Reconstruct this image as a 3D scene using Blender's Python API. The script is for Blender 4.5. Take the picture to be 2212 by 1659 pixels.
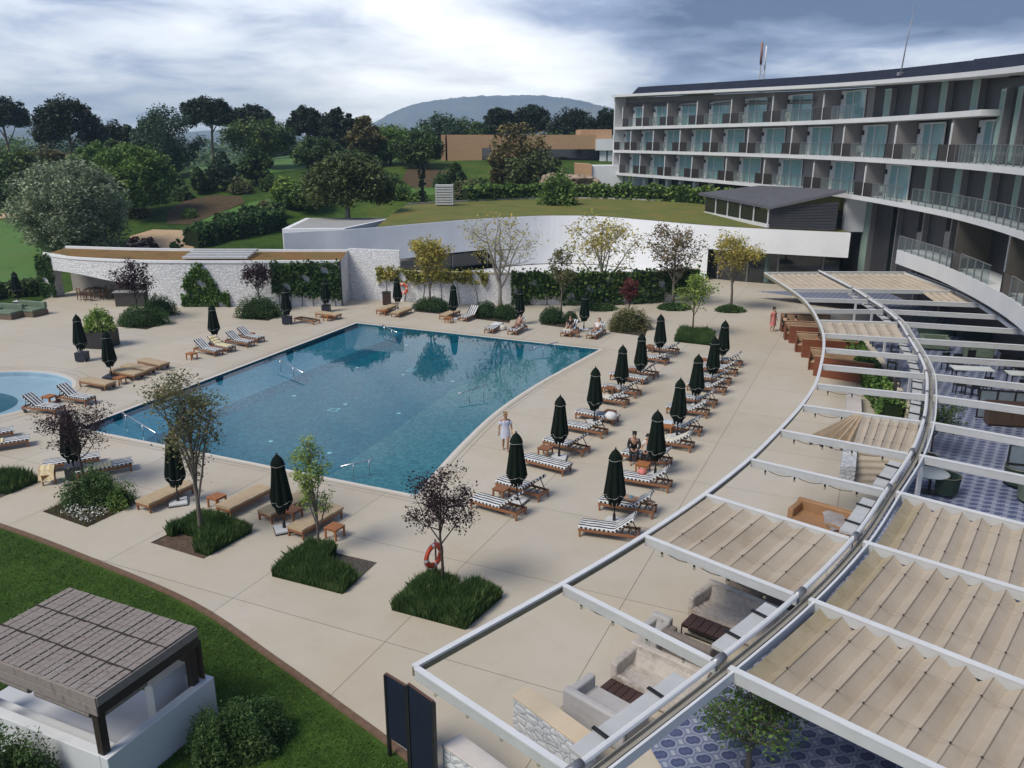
import bpy, bmesh, math, random
import numpy as np
from mathutils import Vector, Matrix
random.seed(7); RNG = np.random.default_rng(11)
R = math.radians
scene = bpy.context.scene
for o in list(bpy.data.objects): bpy.data.objects.remove(o)
COL = scene.collection

# ------------------------------------------------------------------ camera
CAMZ = 12.5; PITCH = 16.712; FPX = 1757.0      # site survey: eye height on the balcony, downward tilt, focal length
cam = bpy.data.cameras.new('camera'); camo = bpy.data.objects.new('camera', cam); COL.objects.link(camo)
cam.sensor_fit = 'HORIZONTAL'; cam.sensor_width = 36; cam.lens = 36 * FPX / 2212
cam.clip_start = .1; cam.clip_end = 60000
camo.location = (0, 0, CAMZ); camo.rotation_euler = (R(90 - PITCH), 0, 0)
scene.camera = camo

# ------------------------------------------------------------------ sky
SUN_EL, SUN_AZ = 52.0, -125.0       # veiled by cloud, behind the camera's left shoulder
w = bpy.data.worlds.new('World'); scene.world = w; w.use_nodes = True
nt = w.node_tree; N = nt.nodes; Lk = nt.links.new
for n in list(N): N.remove(n)
def wn(t, **k):
    n = N.new(t)
    for a, b in k.items(): setattr(n, a, b)
    return n
out = wn('ShaderNodeOutputWorld'); bg = wn('ShaderNodeBackground'); bg.inputs['Strength'].default_value = .1
sky = wn('ShaderNodeTexSky'); sky.sky_type = 'NISHITA'; sky.sun_disc = False
sky.sun_elevation = R(SUN_EL); sky.sun_rotation = R(SUN_AZ); sky.air_density = 1.2; sky.dust_density = 1.5
tc = wn('ShaderNodeTexCoord'); sep = wn('ShaderNodeSeparateXYZ'); Lk(tc.outputs['Generated'], sep.inputs[0])
def mth(op, a, b=None, c=None, clamp=False):
    n = wn('ShaderNodeMath', operation=op, use_clamp=clamp)
    for i, q in enumerate((a, b, c)):
        if q is None: continue
        if isinstance(q, (int, float)): n.inputs[i].default_value = q
        else: Lk(q, n.inputs[i])
    return n.outputs[0]
zc = mth('MAXIMUM', sep.outputs[2], 0.0); den = mth('ADD', zc, .15)
px = mth('DIVIDE', sep.outputs[0], den); py = mth('DIVIDE', sep.outputs[1], den)
cmb = wn('ShaderNodeCombineXYZ'); Lk(px, cmb.inputs[0]); Lk(py, cmb.inputs[1])
def noise(scale, detail, rough, off, dist=0.):
    mp = wn('ShaderNodeMapping'); mp.inputs['Location'].default_value = off; Lk(cmb.outputs[0], mp.inputs['Vector'])
    n = wn('ShaderNodeTexNoise'); n.inputs['Scale'].default_value = scale; n.inputs['Detail'].default_value = detail
    n.inputs['Roughness'].default_value = rough; n.inputs['Distortion'].default_value = dist
    Lk(mp.outputs[0], n.inputs['Vector']); return n.outputs[0]
def ramp(fac, stops):
    r = wn('ShaderNodeValToRGB'); e = r.color_ramp.elements
    while len(e) < len(stops): e.new(.5)
    for i, (p_, c_) in enumerate(stops): e[i].position = p_; e[i].color = (*c_, 1)
    Lk(fac, r.inputs[0]); return r.outputs[0]
def mix(f, a, b):
    n = wn('ShaderNodeMix', data_type='RGBA')
    if isinstance(f, (int, float)): n.inputs[0].default_value = f
    else: Lk(f, n.inputs[0])
    for i, q in ((6, a), (7, b)):
        if isinstance(q, tuple): n.inputs[i].default_value = (*q, 1)
        else: Lk(q, n.inputs[i])
    return n.outputs[2]
SKYO = (6.6, 5.5, 3)
big = noise(.62, 2.5, .5, SKYO); med = noise(1.9, 8.0, .6, (7.2, 2.1, 3.0), .35)
dens = mth('ADD', mth('MULTIPLY', big, .66), mth('MULTIPLY', med, .34))
# a cloud deck: thin bright sheets, thick slate-blue undersides; thinnest in a bright patch low ahead and towards the horizon
thin = mth('SUBTRACT', 1.0, mth('MULTIPLY', zc, 7.0), clamp=True)
vd = wn('ShaderNodeVectorMath', operation='DOT_PRODUCT'); Lk(tc.outputs['Generated'], vd.inputs[0]); vd.inputs[1].default_value = (-.05, .985, .13)
glow = mth('POWER', mth('MAXIMUM', vd.outputs['Value'], 0.0), 26.0)
bank = mth('ADD', mth('MULTIPLY', sep.outputs[0], .9), .12, clamp=True)      # a heavier bank stands in the east
lift = mth('MULTIPLY', mth('SUBTRACT', zc, .05), 9.0, clamp=True)
dens2 = mth('SUBTRACT', mth('SUBTRACT', mth('ADD', mth('ADD', dens, mth('MULTIPLY', bank, .21)), mth('MULTIPLY', lift, .08)), mth('MULTIPLY', thin, .07)), mth('MULTIPLY', glow, .20))
cloud = ramp(dens2, [(.24, (.95, .95, .94)), (.36, (.68, .685, .695)), (.46, (.45, .475, .53)), (.55, (.20, .24, .34)), (.66, (.055, .08, .145))])
cl10 = wn('ShaderNodeVectorMath', operation='SCALE'); cl10.inputs[3].default_value = 10.; Lk(cloud, cl10.inputs[0])
cover = ramp(med, [(.25, (.75,) * 3), (.45, (.98,) * 3)])
Lk(mix(cover, sky.outputs[0], cl10.outputs[0]), bg.inputs[0]); Lk(bg.outputs[0], out.inputs[0])

sun = bpy.data.lights.new('sun', 'SUN'); sun.energy = 1.4; sun.angle = R(24); sun.color = (1, .93, .82)
suno = bpy.data.objects.new('sun', sun); COL.objects.link(suno); suno.location = (-10, 60, 80)
suno.rotation_euler = (R(90 - SUN_EL), 0, R(180) + R(-SUN_AZ))
# sun above the scene ahead of the camera, shining back towards it
_d = Vector((math.sin(R(SUN_AZ)) * math.cos(R(SUN_EL)), math.cos(R(SUN_AZ)) * math.cos(R(SUN_EL)), math.sin(R(SUN_EL))))
suno.rotation_euler = _d.to_track_quat('Z', 'Y').to_euler()

vs = scene.view_settings; vs.view_transform = 'Standard'; vs.look = 'None'; vs.exposure = 1.24; vs.gamma = 1; vs.use_curve_mapping = False
cy = scene.cycles; cy.use_denoising = True; cy.max_bounces = 6; cy.diffuse_bounces = 3; cy.glossy_bounces = 3
cy.transmission_bounces = 4; cy.transparent_max_bounces = 12; cy.volume_bounces = 0; cy.caustics_reflective = False; cy.caustics_refractive = False
cy.sample_clamp_indirect = 6

# ------------------------------------------------------------------ survey helpers (picture position -> place on a level or a vertical plane)
_c, _s = math.cos(R(PITCH)), math.sin(R(PITCH))
def _ray(u, v):
    dx, dy = u - 1106, 829.5 - v
    return dx, FPX * _c + dy * _s, -FPX * _s + dy * _c
def P(u, v, z=0.):
    d = _ray(u, v); t = (z - CAMZ) / d[2]; return Vector((d[0] * t, d[1] * t, z))
def Q(u, v, Y):
    d = _ray(u, v); t = Y / d[1]; return Vector((d[0] * t, Y, CAMZ + d[2] * t))
def PJ(x, y, z):
    z -= CAMZ; dep = y * _c - z * _s
    return 1106 + FPX * x / dep, 829.5 - FPX * (y * _s + z * _c) / dep
def ZT(x, y, v):
    lo, hi = -5., 60.
    for _ in range(40):
        m_ = (lo + hi) / 2
        if PJ(x, y, m_)[1] > v: lo = m_
        else: hi = m_
    return lo
def crom(pts, n=10):
    o = []
    for i in range(len(pts) - 1):
        a, b, c, d = pts[max(i - 1, 0)], pts[i], pts[i + 1], pts[min(i + 2, len(pts) - 1)]
        for k in range(n):
            t = k / n
            o.append(tuple(.5 * (2 * b[j] + (c[j] - a[j]) * t + (2 * a[j] - 5 * b[j] + 4 * c[j] - d[j]) * t * t + (3 * b[j] - a[j] - 3 * c[j] + d[j]) * t ** 3) for j in range(len(b))))
    o.append(tuple(pts[-1])); return o

# ------------------------------------------------------------------ materials
MATS = {}
def new_mat(name):
    m = bpy.data.materials.new(name); m.use_nodes = True; t = m.node_tree
    return m, t, t.nodes, t.links.new, t.nodes['Principled BSDF']
def tex_noise(t, vec, scale, detail=4, rough=.6):
    n = t.nodes.new('ShaderNodeTexNoise'); n.inputs['Scale'].default_value = scale; n.inputs['Detail'].default_value = detail; n.inputs['Roughness'].default_value = rough
    if vec: t.links.new(vec, n.inputs['Vector'])
    return n.outputs[0]
def cramp(t, fac, stops):
    r = t.nodes.new('ShaderNodeValToRGB'); e = r.color_ramp.elements
    while len(e) < len(stops): e.new(.5)
    for i, (p_, c_) in enumerate(stops): e[i].position = p_; e[i].color = (*c_, 1)
    t.links.new(fac, r.inputs[0]); return r.outputs[0]
def bumpn(t, h, strength, dist=.02):
    b = t.nodes.new('ShaderNodeBump'); b.inputs['Strength'].default_value = strength; b.inputs['Distance'].default_value = dist
    t.links.new(h, b.inputs['Height']); t.links.new(b.outputs[0], t.nodes['Principled BSDF'].inputs['Normal'])
def mat(name, *cols, rough=.65, scale=3., detail=5, bump=0., bscale=None, metal=0., spec=.5, stretch=None, coord='Object', trans=0., dist=.02, sheen=0.):
    if name in MATS: return MATS[name]
    m, t, n, l, b = new_mat(name)
    c_ = n.new('ShaderNodeTexCoord'); vec = c_.outputs[coord]
    if coord == 'World':
        pass
    if stretch:
        mp = n.new('ShaderNodeMapping'); mp.inputs['Scale'].default_value = stretch; l(vec, mp.inputs[0]); vec = mp.outputs[0]
    if len(cols) == 1: cols = (tuple(q * .86 for q in cols[0]), tuple(min(1, q * 1.1) for q in cols[0]))
    k = len(cols); stops = [(.3 + .4 * i / (k - 1), c) for i, c in enumerate(cols)]
    l(cramp(t, tex_noise(t, vec, scale, detail), stops), b.inputs['Base Color'])
    b.inputs['Roughness'].default_value = rough; b.inputs['Metallic'].default_value = metal; b.inputs['Specular IOR Level'].default_value = spec
    if trans: b.inputs['Transmission Weight'].default_value = trans
    if sheen: b.inputs['Sheen Weight'].default_value = sheen
    if bump: bumpn(t, tex_noise(t, vec, bscale or scale * 6, 5), bump, dist)
    MATS[name] = m; return m
def leafmat(name, c0, c1, c2=None, scale=.9, transl=.3, gain=2.25):
    c0, c1 = tuple(q * gain for q in c0), tuple(q * gain for q in c1); c2 = tuple(q * gain for q in c2) if c2 else None
    # leaf colour varies clump by clump and leaf by leaf, a little light passes through
    if name in MATS: return MATS[name]
    m, t, n, l, b = new_mat(name)
    c_ = n.new('ShaderNodeTexCoord'); g = n.new('ShaderNodeNewGeometry')
    a = tex_noise(t, c_.outputs['Object'], scale, 3)
    ad = n.new('ShaderNodeMath'); ad.operation = 'MULTIPLY_ADD'; l(g.outputs['Random Per Island'], ad.inputs[0]); ad.inputs[1].default_value = .45; l(a, ad.inputs[2])
    st = [(.42, c0), (.88, c1)] + ([(1., c2)] if c2 else [])
    col = cramp(t, ad.outputs[0], st); l(col, b.inputs['Base Color']); b.inputs['Roughness'].default_value = .6; b.inputs['Specular IOR Level'].default_value = .25
    tr = n.new('ShaderNodeBsdfTranslucent'); l(col, tr.inputs[0]); mx = n.new('ShaderNodeMixShader'); mx.inputs[0].default_value = transl
    l(b.outputs[0], mx.inputs[1]); l(tr.outputs[0], mx.inputs[2]); l(mx.outputs[0], n['Material Output'].inputs[0])
    MATS[name] = m; return m
def glassmat(name, tint, alpha=.35, rough=.05):
    # pane: part mirror, part tinted see-through
    if name in MATS: return MATS[name]
    m, t, n, l, b = new_mat(name)
    b.inputs['Base Color'].default_value = (*tint, 1); b.inputs['Roughness'].default_value = rough; b.inputs['Specular IOR Level'].default_value = .8
    tr = n.new('ShaderNodeBsdfTransparent'); tr.inputs[0].default_value = (.75, .82, .82, 1); mx = n.new('ShaderNodeMixShader'); mx.inputs[0].default_value = alpha
    l(tr.outputs[0], mx.inputs[1]); l(b.outputs[0], mx.inputs[2]); l(mx.outputs[0], n['Material Output'].inputs[0])
    MATS[name] = m; return m

# ------------------------------------------------------------------ mesh builder
class MB:
    def __init__(s): s.v = []; s.f = []; s.m = []
    def face(s, pts, mi=0):
        i = len(s.v); s.v += [tuple(q) for q in pts]; s.f.append(tuple(range(i, i + len(pts)))); s.m.append(mi)
    def hexa(s, p, mi=0):                       # 8 corners: bottom ring, top ring
        i = len(s.v); s.v += [tuple(q) for q in p]
        for a in ((3, 2, 1, 0), (4, 5, 6, 7), (0, 1, 5, 4), (1, 2, 6, 5), (2, 3, 7, 6), (3, 0, 4, 7)):
            s.f.append(tuple(i + k for k in a)); s.m.append(mi)
    def box(s, c, d, rz=0., mi=0):
        x, y, z = d[0] / 2, d[1] / 2, d[2] / 2; ca, sa = math.cos(rz), math.sin(rz)
        s.hexa([(c[0] + a * ca - b * sa, c[1] + a * sa + b * ca, c[2] + e) for e in (-z, z) for a, b in ((-x, -y), (x, -y), (x, y), (-x, y))], mi); return s
    def beam(s, a, b, w_, h_, mi=0):            # bar from a to b, width w_ (level), height h_
        a, b = Vector(a), Vector(b); t = (b - a).normalized()
        sd = t.cross(Vector((0, 0, 1)))
        sd = Vector((1, 0, 0)) if sd.length < 1e-4 else sd.normalized()
        up = sd.cross(t).normalized(); sd = sd * w_ / 2; up = up * h_ / 2
        s.hexa([a - sd - up, a + sd - up, b + sd - up, b - sd - up, a - sd + up, a + sd + up, b + sd + up, b - sd + up], mi); return s
    def prism(s, poly, z0, z1, mi=0, cap=True):
        n = len(poly); i = len(s.v)
        s.v += [(q[0], q[1], z0) for q in poly] + [(q[0], q[1], z1) for q in poly]
        for k in range(n):
            j = (k + 1) % n; s.f.append((i + k, i + j, i + n + j, i + n + k)); s.m.append(mi)
        if cap: s.f.append(tuple(range(i + n, i + 2 * n))); s.m.append(mi); s.f.append(tuple(range(i + n - 1, i - 1, -1))); s.m.append(mi)
        return s
    def tube(s, pts, r, n=6, mi=0, cap=True):
        pts = [Vector(q) for q in pts]; rs = r if isinstance(r, (list, tuple)) else [r] * len(pts); base = len(s.v); px_ = None
        for k, q in enumerate(pts):
            t = (pts[min(k + 1, len(pts) - 1)] - pts[max(k - 1, 0)]).normalized()
            if px_ is None: px_ = t.orthogonal().normalized()
            else:
                px_ = px_ - t * px_.dot(t); px_ = px_.normalized() if px_.length > 1e-5 else t.orthogonal().normalized()
            py_ = t.cross(px_)
            for j in range(n):
                a = 2 * math.pi * j / n; s.v.append(tuple(q + (px_ * math.cos(a) + py_ * math.sin(a)) * rs[k]))
        for k in range(len(pts) - 1):
            for j in range(n):
                a = base + k * n + j; b = base + k * n + (j + 1) % n; s.f.append((a, b, b + n, a + n)); s.m.append(mi)
        if cap:
            s.f.append(tuple(base + j for j in reversed(range(n)))); s.m.append(mi)
            e = base + (len(pts) - 1) * n; s.f.append(tuple(e + j for j in range(n))); s.m.append(mi)
        return s
    def lathe(s, prof, n=16, c=(0, 0, 0), mi=0, mod=None, cap=True):
        base = len(s.v)
        for r_, z in prof:
            for j in range(n):
                a = 2 * math.pi * j / n; q = r_ * (mod(a, z) if mod else 1); s.v.append((c[0] + q * math.cos(a), c[1] + q * math.sin(a), c[2] + z))
        for k in range(len(prof) - 1):
            for j in range(n):
                a = base + k * n + j; b = base + k * n + (j + 1) % n; s.f.append((a, b, b + n, a + n)); s.m.append(mi)
        if cap:
            s.f.append(tuple(base + j for j in reversed(range(n)))); s.m.append(mi)
            e = base + (len(prof) - 1) * n; s.f.append(tuple(e + j for j in range(n))); s.m.append(mi)
        return s
    def ribbon(s, A, B, mi=0):                   # strip between two polylines
        i = len(s.v); n = len(A); s.v += [tuple(q) for q in A] + [tuple(q) for q in B]
        for k in range(n - 1): s.f.append((i + k, i + k + 1, i + n + k + 1, i + n + k)); s.m.append(mi)
        return s
    def sweep(s, line, prof, mi=0, cap=True):    # line: list of (point, side vector); prof: closed list of (side, up)
        i = len(s.v); n = len(prof)
        for q, sd in line:
            for a, b in prof: s.v.append((q[0] + sd[0] * a, q[1] + sd[1] * a, q[2] + b))
        for k in range(len(line) - 1):
            for j in range(n):
                a = i + k * n + j; b = i + k * n + (j + 1) % n; s.f.append((a, b, b + n, a + n)); s.m.append(mi)
        if cap:
            s.f.append(tuple(i + j for j in reversed(range(n)))); s.m.append(mi); e = i + (len(line) - 1) * n; s.f.append(tuple(e + j for j in range(n))); s.m.append(mi)
        return s
    def build(s, name, mats, parent=None, smooth=False, world=False, bevel=0.):
        me = bpy.data.meshes.new(name); v = s.v
        if world and parent:
            o = parent.location.copy(); q = parent.parent
            while q: o += q.location; q = q.parent
            v = [(a[0] - o.x, a[1] - o.y, a[2] - o.z) for a in v]
        me.from_pydata(v, [], s.f)
        mats = mats if isinstance(mats, (list, tuple)) else [mats]
        for q in mats: me.materials.append(q)
        if len(mats) > 1: me.polygons.foreach_set('material_index', s.m)
        if smooth: me.polygons.foreach_set('use_smooth', [True] * len(me.polygons))
        return link(name, me, parent, bevel)
def link(name, me, parent=None, bevel=0.):
    o = bpy.data.objects.new(name, me); COL.objects.link(o); o.parent = parent
    if bevel:
        b = o.modifiers.new('bevel', 'BEVEL'); b.width = bevel; b.segments = 2; b.limit_method = 'ANGLE'
    return o
def empty(name, loc=(0, 0, 0), rz=0.):
    o = bpy.data.objects.new(name, None); COL.objects.link(o); o.location = loc; o.rotation_euler = (0, 0, rz); o.empty_display_size = .2; return o
def tag(o, label=None, cat=None, group=None, kind=None):
    for k, q in (('label', label), ('category', cat), ('group', group), ('kind', kind)):
        if q: o[k] = q
    return o
def struct(o): o['kind'] = 'structure'; return o
def kids(o): return [q for q in COL.objects if q.parent == o]
CH = {}
def copy_tree(o, loc=None, rz=None, parent=None):
    c = o.copy(); COL.objects.link(c); c.parent = parent
    if loc is not None: c.location = loc
    if rz is not None: c.rotation_euler = (0, 0, rz)
    for q in o.children: copy_tree(q, parent=c)
    return c
def fill(name, loops, z, m, parent=None, thick=0.):
    # flat sheet bounded by the first loop with the other loops cut out
    cu = bpy.data.curves.new(name, 'CURVE'); cu.dimensions = '2D'; cu.fill_mode = 'BOTH' if thick == 0 else 'BOTH'; cu.extrude = thick / 2
    for lp in loops:
        sp = cu.splines.new('POLY'); sp.points.add(len(lp) - 1); sp.use_cyclic_u = True
        for q, pt in zip(sp.points, lp): q.co = (pt[0], pt[1], 0, 1)
    tmp = bpy.data.objects.new(name, cu); COL.objects.link(tmp); bpy.context.view_layer.update()
    me = bpy.data.meshes.new_from_object(tmp.evaluated_get(bpy.context.evaluated_depsgraph_get())); bpy.data.objects.remove(tmp)
    me.name = name; me.materials.clear(); me.materials.append(m)
    bm = bmesh.new(); bm.from_mesh(me); bmesh.ops.remove_doubles(bm, verts=bm.verts, dist=1e-4); bmesh.ops.recalc_face_normals(bm, faces=bm.faces)
    if thick == 0 and sum(f.normal.z for f in bm.faces) < 0: bmesh.ops.reverse_faces(bm, faces=bm.faces)
    for q in bm.verts: q.co.z += z - (thick / 2 if thick else 0)
    bm.to_mesh(me); bm.free()
    return link(name, me, parent)
def quads_obj(name, V, m, parent=None, per=4):
    # V: (n, per, 3) array of separate small faces
    n = len(V); me = bpy.data.meshes.new(name); me.vertices.add(n * per); me.vertices.foreach_set('co', np.ascontiguousarray(V, dtype=np.float32).ravel())
    me.loops.add(n * per); me.loops.foreach_set('vertex_index', np.arange(n * per, dtype=np.int32)); me.polygons.add(n)
    me.polygons.foreach_set('loop_start', np.arange(0, n * per, per, dtype=np.int32)); me.polygons.foreach_set('loop_total', np.full(n, per, dtype=np.int32))
    me.update(calc_edges=True); me.materials.append(m); return link(name, me, parent)
ORD = ['first', 'second', 'third', 'fourth', 'fifth', 'sixth', 'seventh', 'eighth', 'ninth', 'tenth', 'eleventh', 'twelfth', 'thirteenth', 'fourteenth']
# ================================================================== GROUND, DECK, POOL
def pip(x, y, poly):
    c = False; j = len(poly) - 1
    for i in range(len(poly)):
        a, b = poly[i], poly[j]
        if (a[1] > y) != (b[1] > y) and x < (b[0] - a[0]) * (y - a[1]) / (b[1] - a[1]) + a[0]: c = not c
        j = i
    return c
def offset(line, d, closed=True):
    o = []; n = len(line)
    for i in range(n):
        a = Vector(line[i - 1][:2]) if closed or i else Vector(line[i][:2]); b = Vector(line[(i + 1) % n][:2]) if closed or i < n - 1 else Vector(line[i][:2]); c_ = Vector(line[i][:2])
        t1 = (c_ - a); t2 = (b - c_)
        if t1.length < 1e-6: t1 = t2
        if t2.length < 1e-6: t2 = t1
        n1 = Vector((t1.y, -t1.x)).normalized(); n2 = Vector((t2.y, -t2.x)).normalized(); nn = n1 + n2
        nn = nn / max(.35, nn.length_squared / 2) if nn.length > 1e-6 else n1
        o.append(tuple(c_ + nn * d)) 
    return o
def smooth01(t): t = max(0., min(1., t)); return t * t * (3 - 2 * t)

LAWN = crom([(-62, 44.5), (-40, 34.2), (-25, 28.8), (-17.43, 25.16), (-13.09, 22.76), (-8.97, 20.24), (-5.91, 17.66), (-3.92, 15.9), (-2.01, 14.14), (.6, 11.4), (3.2, 7.5), (5, 3)], 5)
BACK = [P(110, 642), P(72, 657), P(0, 667), P(-160, 716)]
DECK = [tuple(q) for q in LAWN] + [(46, 3), (46, 79), (-37, 79)] + [(q.x, q.y) for q in BACK]
RC = crom([(-3.5, 27.42), (-3.02, 29.59), (-2.12, 32.91), (-.8, 36.96), (1.08, 41.16), (3.32, 45.31), (5.45, 49.1)], 5)
PA, PB, PC, PD = (-19.6, 34.7), (-3.5, 27.42), (5.45, 49.1), (-11.07, 56.7)
POOL = [PA] + [tuple(q) for q in RC] + [PD]
RND = [(-27.7 + 4.7 * math.cos(a * math.pi / 24), 39.6 + 4.5 * math.sin(a * math.pi / 24)) for a in range(48)]
AX = Vector((16.1, -7.28)).normalized(); AY = Vector((-AX.y, AX.x))       # pool axes
BEDS = {}                                                               # planting beds cut into the deck
def bed(key, p0, p1, p2):
    a, b, c_ = P(*p0), P(*p1), P(*p2); BEDS[key] = [(a.x, a.y), (b.x, b.y), (c_.x, c_.y), (a.x + c_.x - b.x, a.y + c_.y - b.y)]
bed('a', (92, 1105), (188, 1139), (288, 1092)); bed('b', (325, 1172), (440, 1207), (545, 1150)); bed('c', (587, 1245), (740, 1284), (815, 1215)); bed('d', (845, 1318), (1005, 1361), (1086, 1290))
bed('e', (-150, 1058), (0, 1076), (86, 1040))
bed('f', (254, 705), (316, 712), (362, 697)); bed('g', (516, 688), (580, 693), (606, 680)); bed('h', (893, 673), (966, 680), (975, 664)); bed('i', (1029, 689), (1100, 698), (1108, 680))
bed('j', (1167, 701), (1220, 708), (1230, 690)); bed('k', (1316, 717), (1394, 727), (1400, 705)); bed('l', (1456, 738), (1537, 747), (1545, 725))

# --- materials of the ground
def groundmat():
    m, t, n, l, b = new_mat('turf'); c_ = n.new('ShaderNodeTexCoord'); v = c_.outputs['Object']
    a = tex_noise(t, v, .09, 4); f = tex_noise(t, v, 1.3, 6, .7); fine = tex_noise(t, v, 22, 4, .7)
    c1 = cramp(t, a, [(.32, (.036, .072, .014)), (.5, (.055, .108, .02)), (.62, (.085, .135, .027)), (.75, (.125, .145, .038))])
    c2 = cramp(t, f, [(.3, (.55, .6, .5)), (.7, (1.3, 1.25, 1.1))]); c3 = cramp(t, fine, [(.3, (.5, .5, .5)), (.7, (1.35, 1.35, 1.35))])
    def mul(p_, q_):
        x = n.new('ShaderNodeMix'); x.data_type = 'RGBA'; x.blend_type = 'MULTIPLY'; x.inputs[0].default_value = 1; l(p_, x.inputs[6]); l(q_, x.inputs[7]); return x.outputs[2]
    l(mul(mul(c1, c2), c3), b.inputs['Base Color']); b.inputs['Roughness'].default_value = .9; b.inputs['Specular IOR Level'].default_value = .15
    bumpn(t, fine, .8, .05); return m
TURF = groundmat()
def deckmat():
    m, t, n, l, b = new_mat('pale_concrete'); c_ = n.new('ShaderNodeTexCoord'); v = c_.outputs['Object']
    a = tex_noise(t, v, .16, 5, .6); f = tex_noise(t, v, 1.1, 8, .72); g = tex_noise(t, v, 30, 3, .7)
    c1 = cramp(t, a, [(.34, (.475, .415, .322)), (.5, (.495, .445, .363)), (.66, (.505, .463, .398))])
    c2 = cramp(t, f, [(.25, (.93, .915, .89)), (.48, (1, 1, 1)), (.8, (1.04, 1.04, 1.04))]); c3 = cramp(t, g, [(.3, (.93, .93, .93)), (.7, (1.05, 1.05, 1.05))])
    def mul(p_, q_):
        x = n.new('ShaderNodeMix'); x.data_type = 'RGBA'; x.blend_type = 'MULTIPLY'; x.inputs[0].default_value = 1; l(p_, x.inputs[6]); l(q_, x.inputs[7]); return x.outputs[2]
    oi = n.new('ShaderNodeObjectInfo'); c4 = cramp(t, oi.outputs['Random'], [(0., (.955, .955, .955)), (1., (1.03, 1.025, 1.015))])
    l(mul(mul(mul(c1, c2), c3), c4), b.inputs['Base Color']); b.inputs['Roughness'].default_value = .62; b.inputs['Specular IOR Level'].default_value = .3
    bumpn(t, g, .15, .01); return m
DECKM = deckmat()
WHITE = mat('white_render', (.72, .73, .74), (.80, .81, .82), rough=.75, scale=.5, bump=.1, bscale=40)
SOIL = mat('dark_soil', (.028, .018, .012), (.06, .04, .028), rough=.95, scale=18, bump=.8, bscale=40)
CORTEN = mat('rusty_edging', (.11, .065, .04), (.18, .11, .07), rough=.9, scale=6, bump=.3)

# --- ground to the horizon, with the two pool basins left out of it
big = 14000
struct(fill('ground', [[(-big, -300), (big, -300), (big, 26000), (-big, 26000)], offset(POOL, .5), offset(RND, -.3) if False else [(-27.7 + 5.0 * math.cos(a * math.pi / 24), 39.6 + 4.8 * math.sin(a * math.pi / 24)) for a in range(48)]], -.05, TURF))
def hgt(x, y):
    y_ = y; y = y - 14 * smooth01((x + 30) / 8) * smooth01((34 - x) / 6) * smooth01((112 - y) / 20)      # the spa is cut into the slope
    a = 8.0 * smooth01((y - 76) / 70) * smooth01((x + 105) / 65) * smooth01((150 - x) / 60)
    b = 1.6 * smooth01((y - 80) / 120)
    n = .5 * math.sin(x * .07 + 1.3) * math.sin(y * .05) * smooth01((y - 85) / 40)
    e = min(x + 320, 150 - x, 520 - y_) / 60
    return (a + b + n) * smooth01(e) - .12 - .5 * (1 - smooth01(e * 4))
m = MB(); xs = [-320 + 4 * i for i in range(118)]; ys = [74 + 4 * i for i in range(112)]
m.v = [(x, y, hgt(x, y)) for y in ys for x in xs]
for j in range(len(ys) - 1):
    for i in range(len(xs) - 1): m.f.append((j * 118 + i, j * 118 + i + 1, (j + 1) * 118 + i + 1, (j + 1) * 118 + i)); m.m.append(0)
struct(m.build('hillside', TURF, smooth=True))
def patch(name, pts, m_, lift=.05, step=2.0):
    # ground cover lying on the slope: follows the terrain inside an outline
    x0, x1 = min(q[0] for q in pts), max(q[0] for q in pts); y0, y1 = min(q[1] for q in pts), max(q[1] for q in pts)
    bm = bmesh.new(); f = bm.faces.new([bm.verts.new((q[0], q[1], 0)) for q in pts])
    k = math.ceil(x0 / step) * step
    while k < x1: bmesh.ops.bisect_plane(bm, geom=bm.verts[:] + bm.edges[:] + bm.faces[:], plane_co=(k, 0, 0), plane_no=(1, 0, 0)); k += step
    k = math.ceil(y0 / step) * step
    while k < y1: bmesh.ops.bisect_plane(bm, geom=bm.verts[:] + bm.edges[:] + bm.faces[:], plane_co=(0, k, 0), plane_no=(0, 1, 0)); k += step
    for q in bm.verts: q.co.z = hz(q.co.x, q.co.y) + lift
    bmesh.ops.recalc_face_normals(bm, faces=bm.faces)
    if sum(f.normal.z for f in bm.faces) < 0: bmesh.ops.reverse_faces(bm, faces=bm.faces)
    me = bpy.data.meshes.new(name); bm.to_mesh(me); bm.free(); me.materials.append(m_); return struct(link(name, me))
def hz(x, y):                                        # terrain height as the mesh has it (bilinear on the 4 m grid)
    if y < 74 or x < -320 or x > 148: return -.05
    i = (x + 320) / 4; j = (y - 74) / 4; a, b = int(i), int(j); i -= a; j -= b; x0, y0 = -320 + 4 * a, 74 + 4 * b
    z = (hgt(x0, y0) * (1 - i) + hgt(x0 + 4, y0) * i) * (1 - j) + (hgt(x0, y0 + 4) * (1 - i) + hgt(x0 + 4, y0 + 4) * i) * j
    return max(z, -.05)
def onhill(u, v):                                    # where a line of sight meets the slope
    d = _ray(u, v); t = 40 / d[1]
    while t * d[1] < 600:
        if CAMZ + d[2] * t < hz(d[0] * t, d[1] * t): break
        t *= 1.004
    return Vector((d[0] * t, d[1] * t, hz(d[0] * t, d[1] * t)))
SAND = mat('sandy_path', (.42, .29, .17), (.52, .38, .24), rough=.95, scale=.6)
REDB = mat('reddish_groundcover', (.10, .035, .022), (.07, .06, .02), (.16, .06, .035), rough=.95, scale=1.5, bump=1, bscale=3, dist=.3)
BRIGHT = mat('bright_lawn', (.05, .13, .02), (.075, .165, .028), (.09, .15, .035), rough=.95, scale=.25, bump=.5, bscale=8)
def hp(*uv): return [tuple(onhill(u, v)[:2]) for u, v in uv]
patch('sand_path', hp((262, 545), (282, 512), (330, 497), (395, 500), (440, 516), (410, 545)), SAND)
patch('sand_track', hp((-60, 474), (0, 473), (66, 472), (70, 464), (0, 462), (-60, 462)), SAND)
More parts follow.
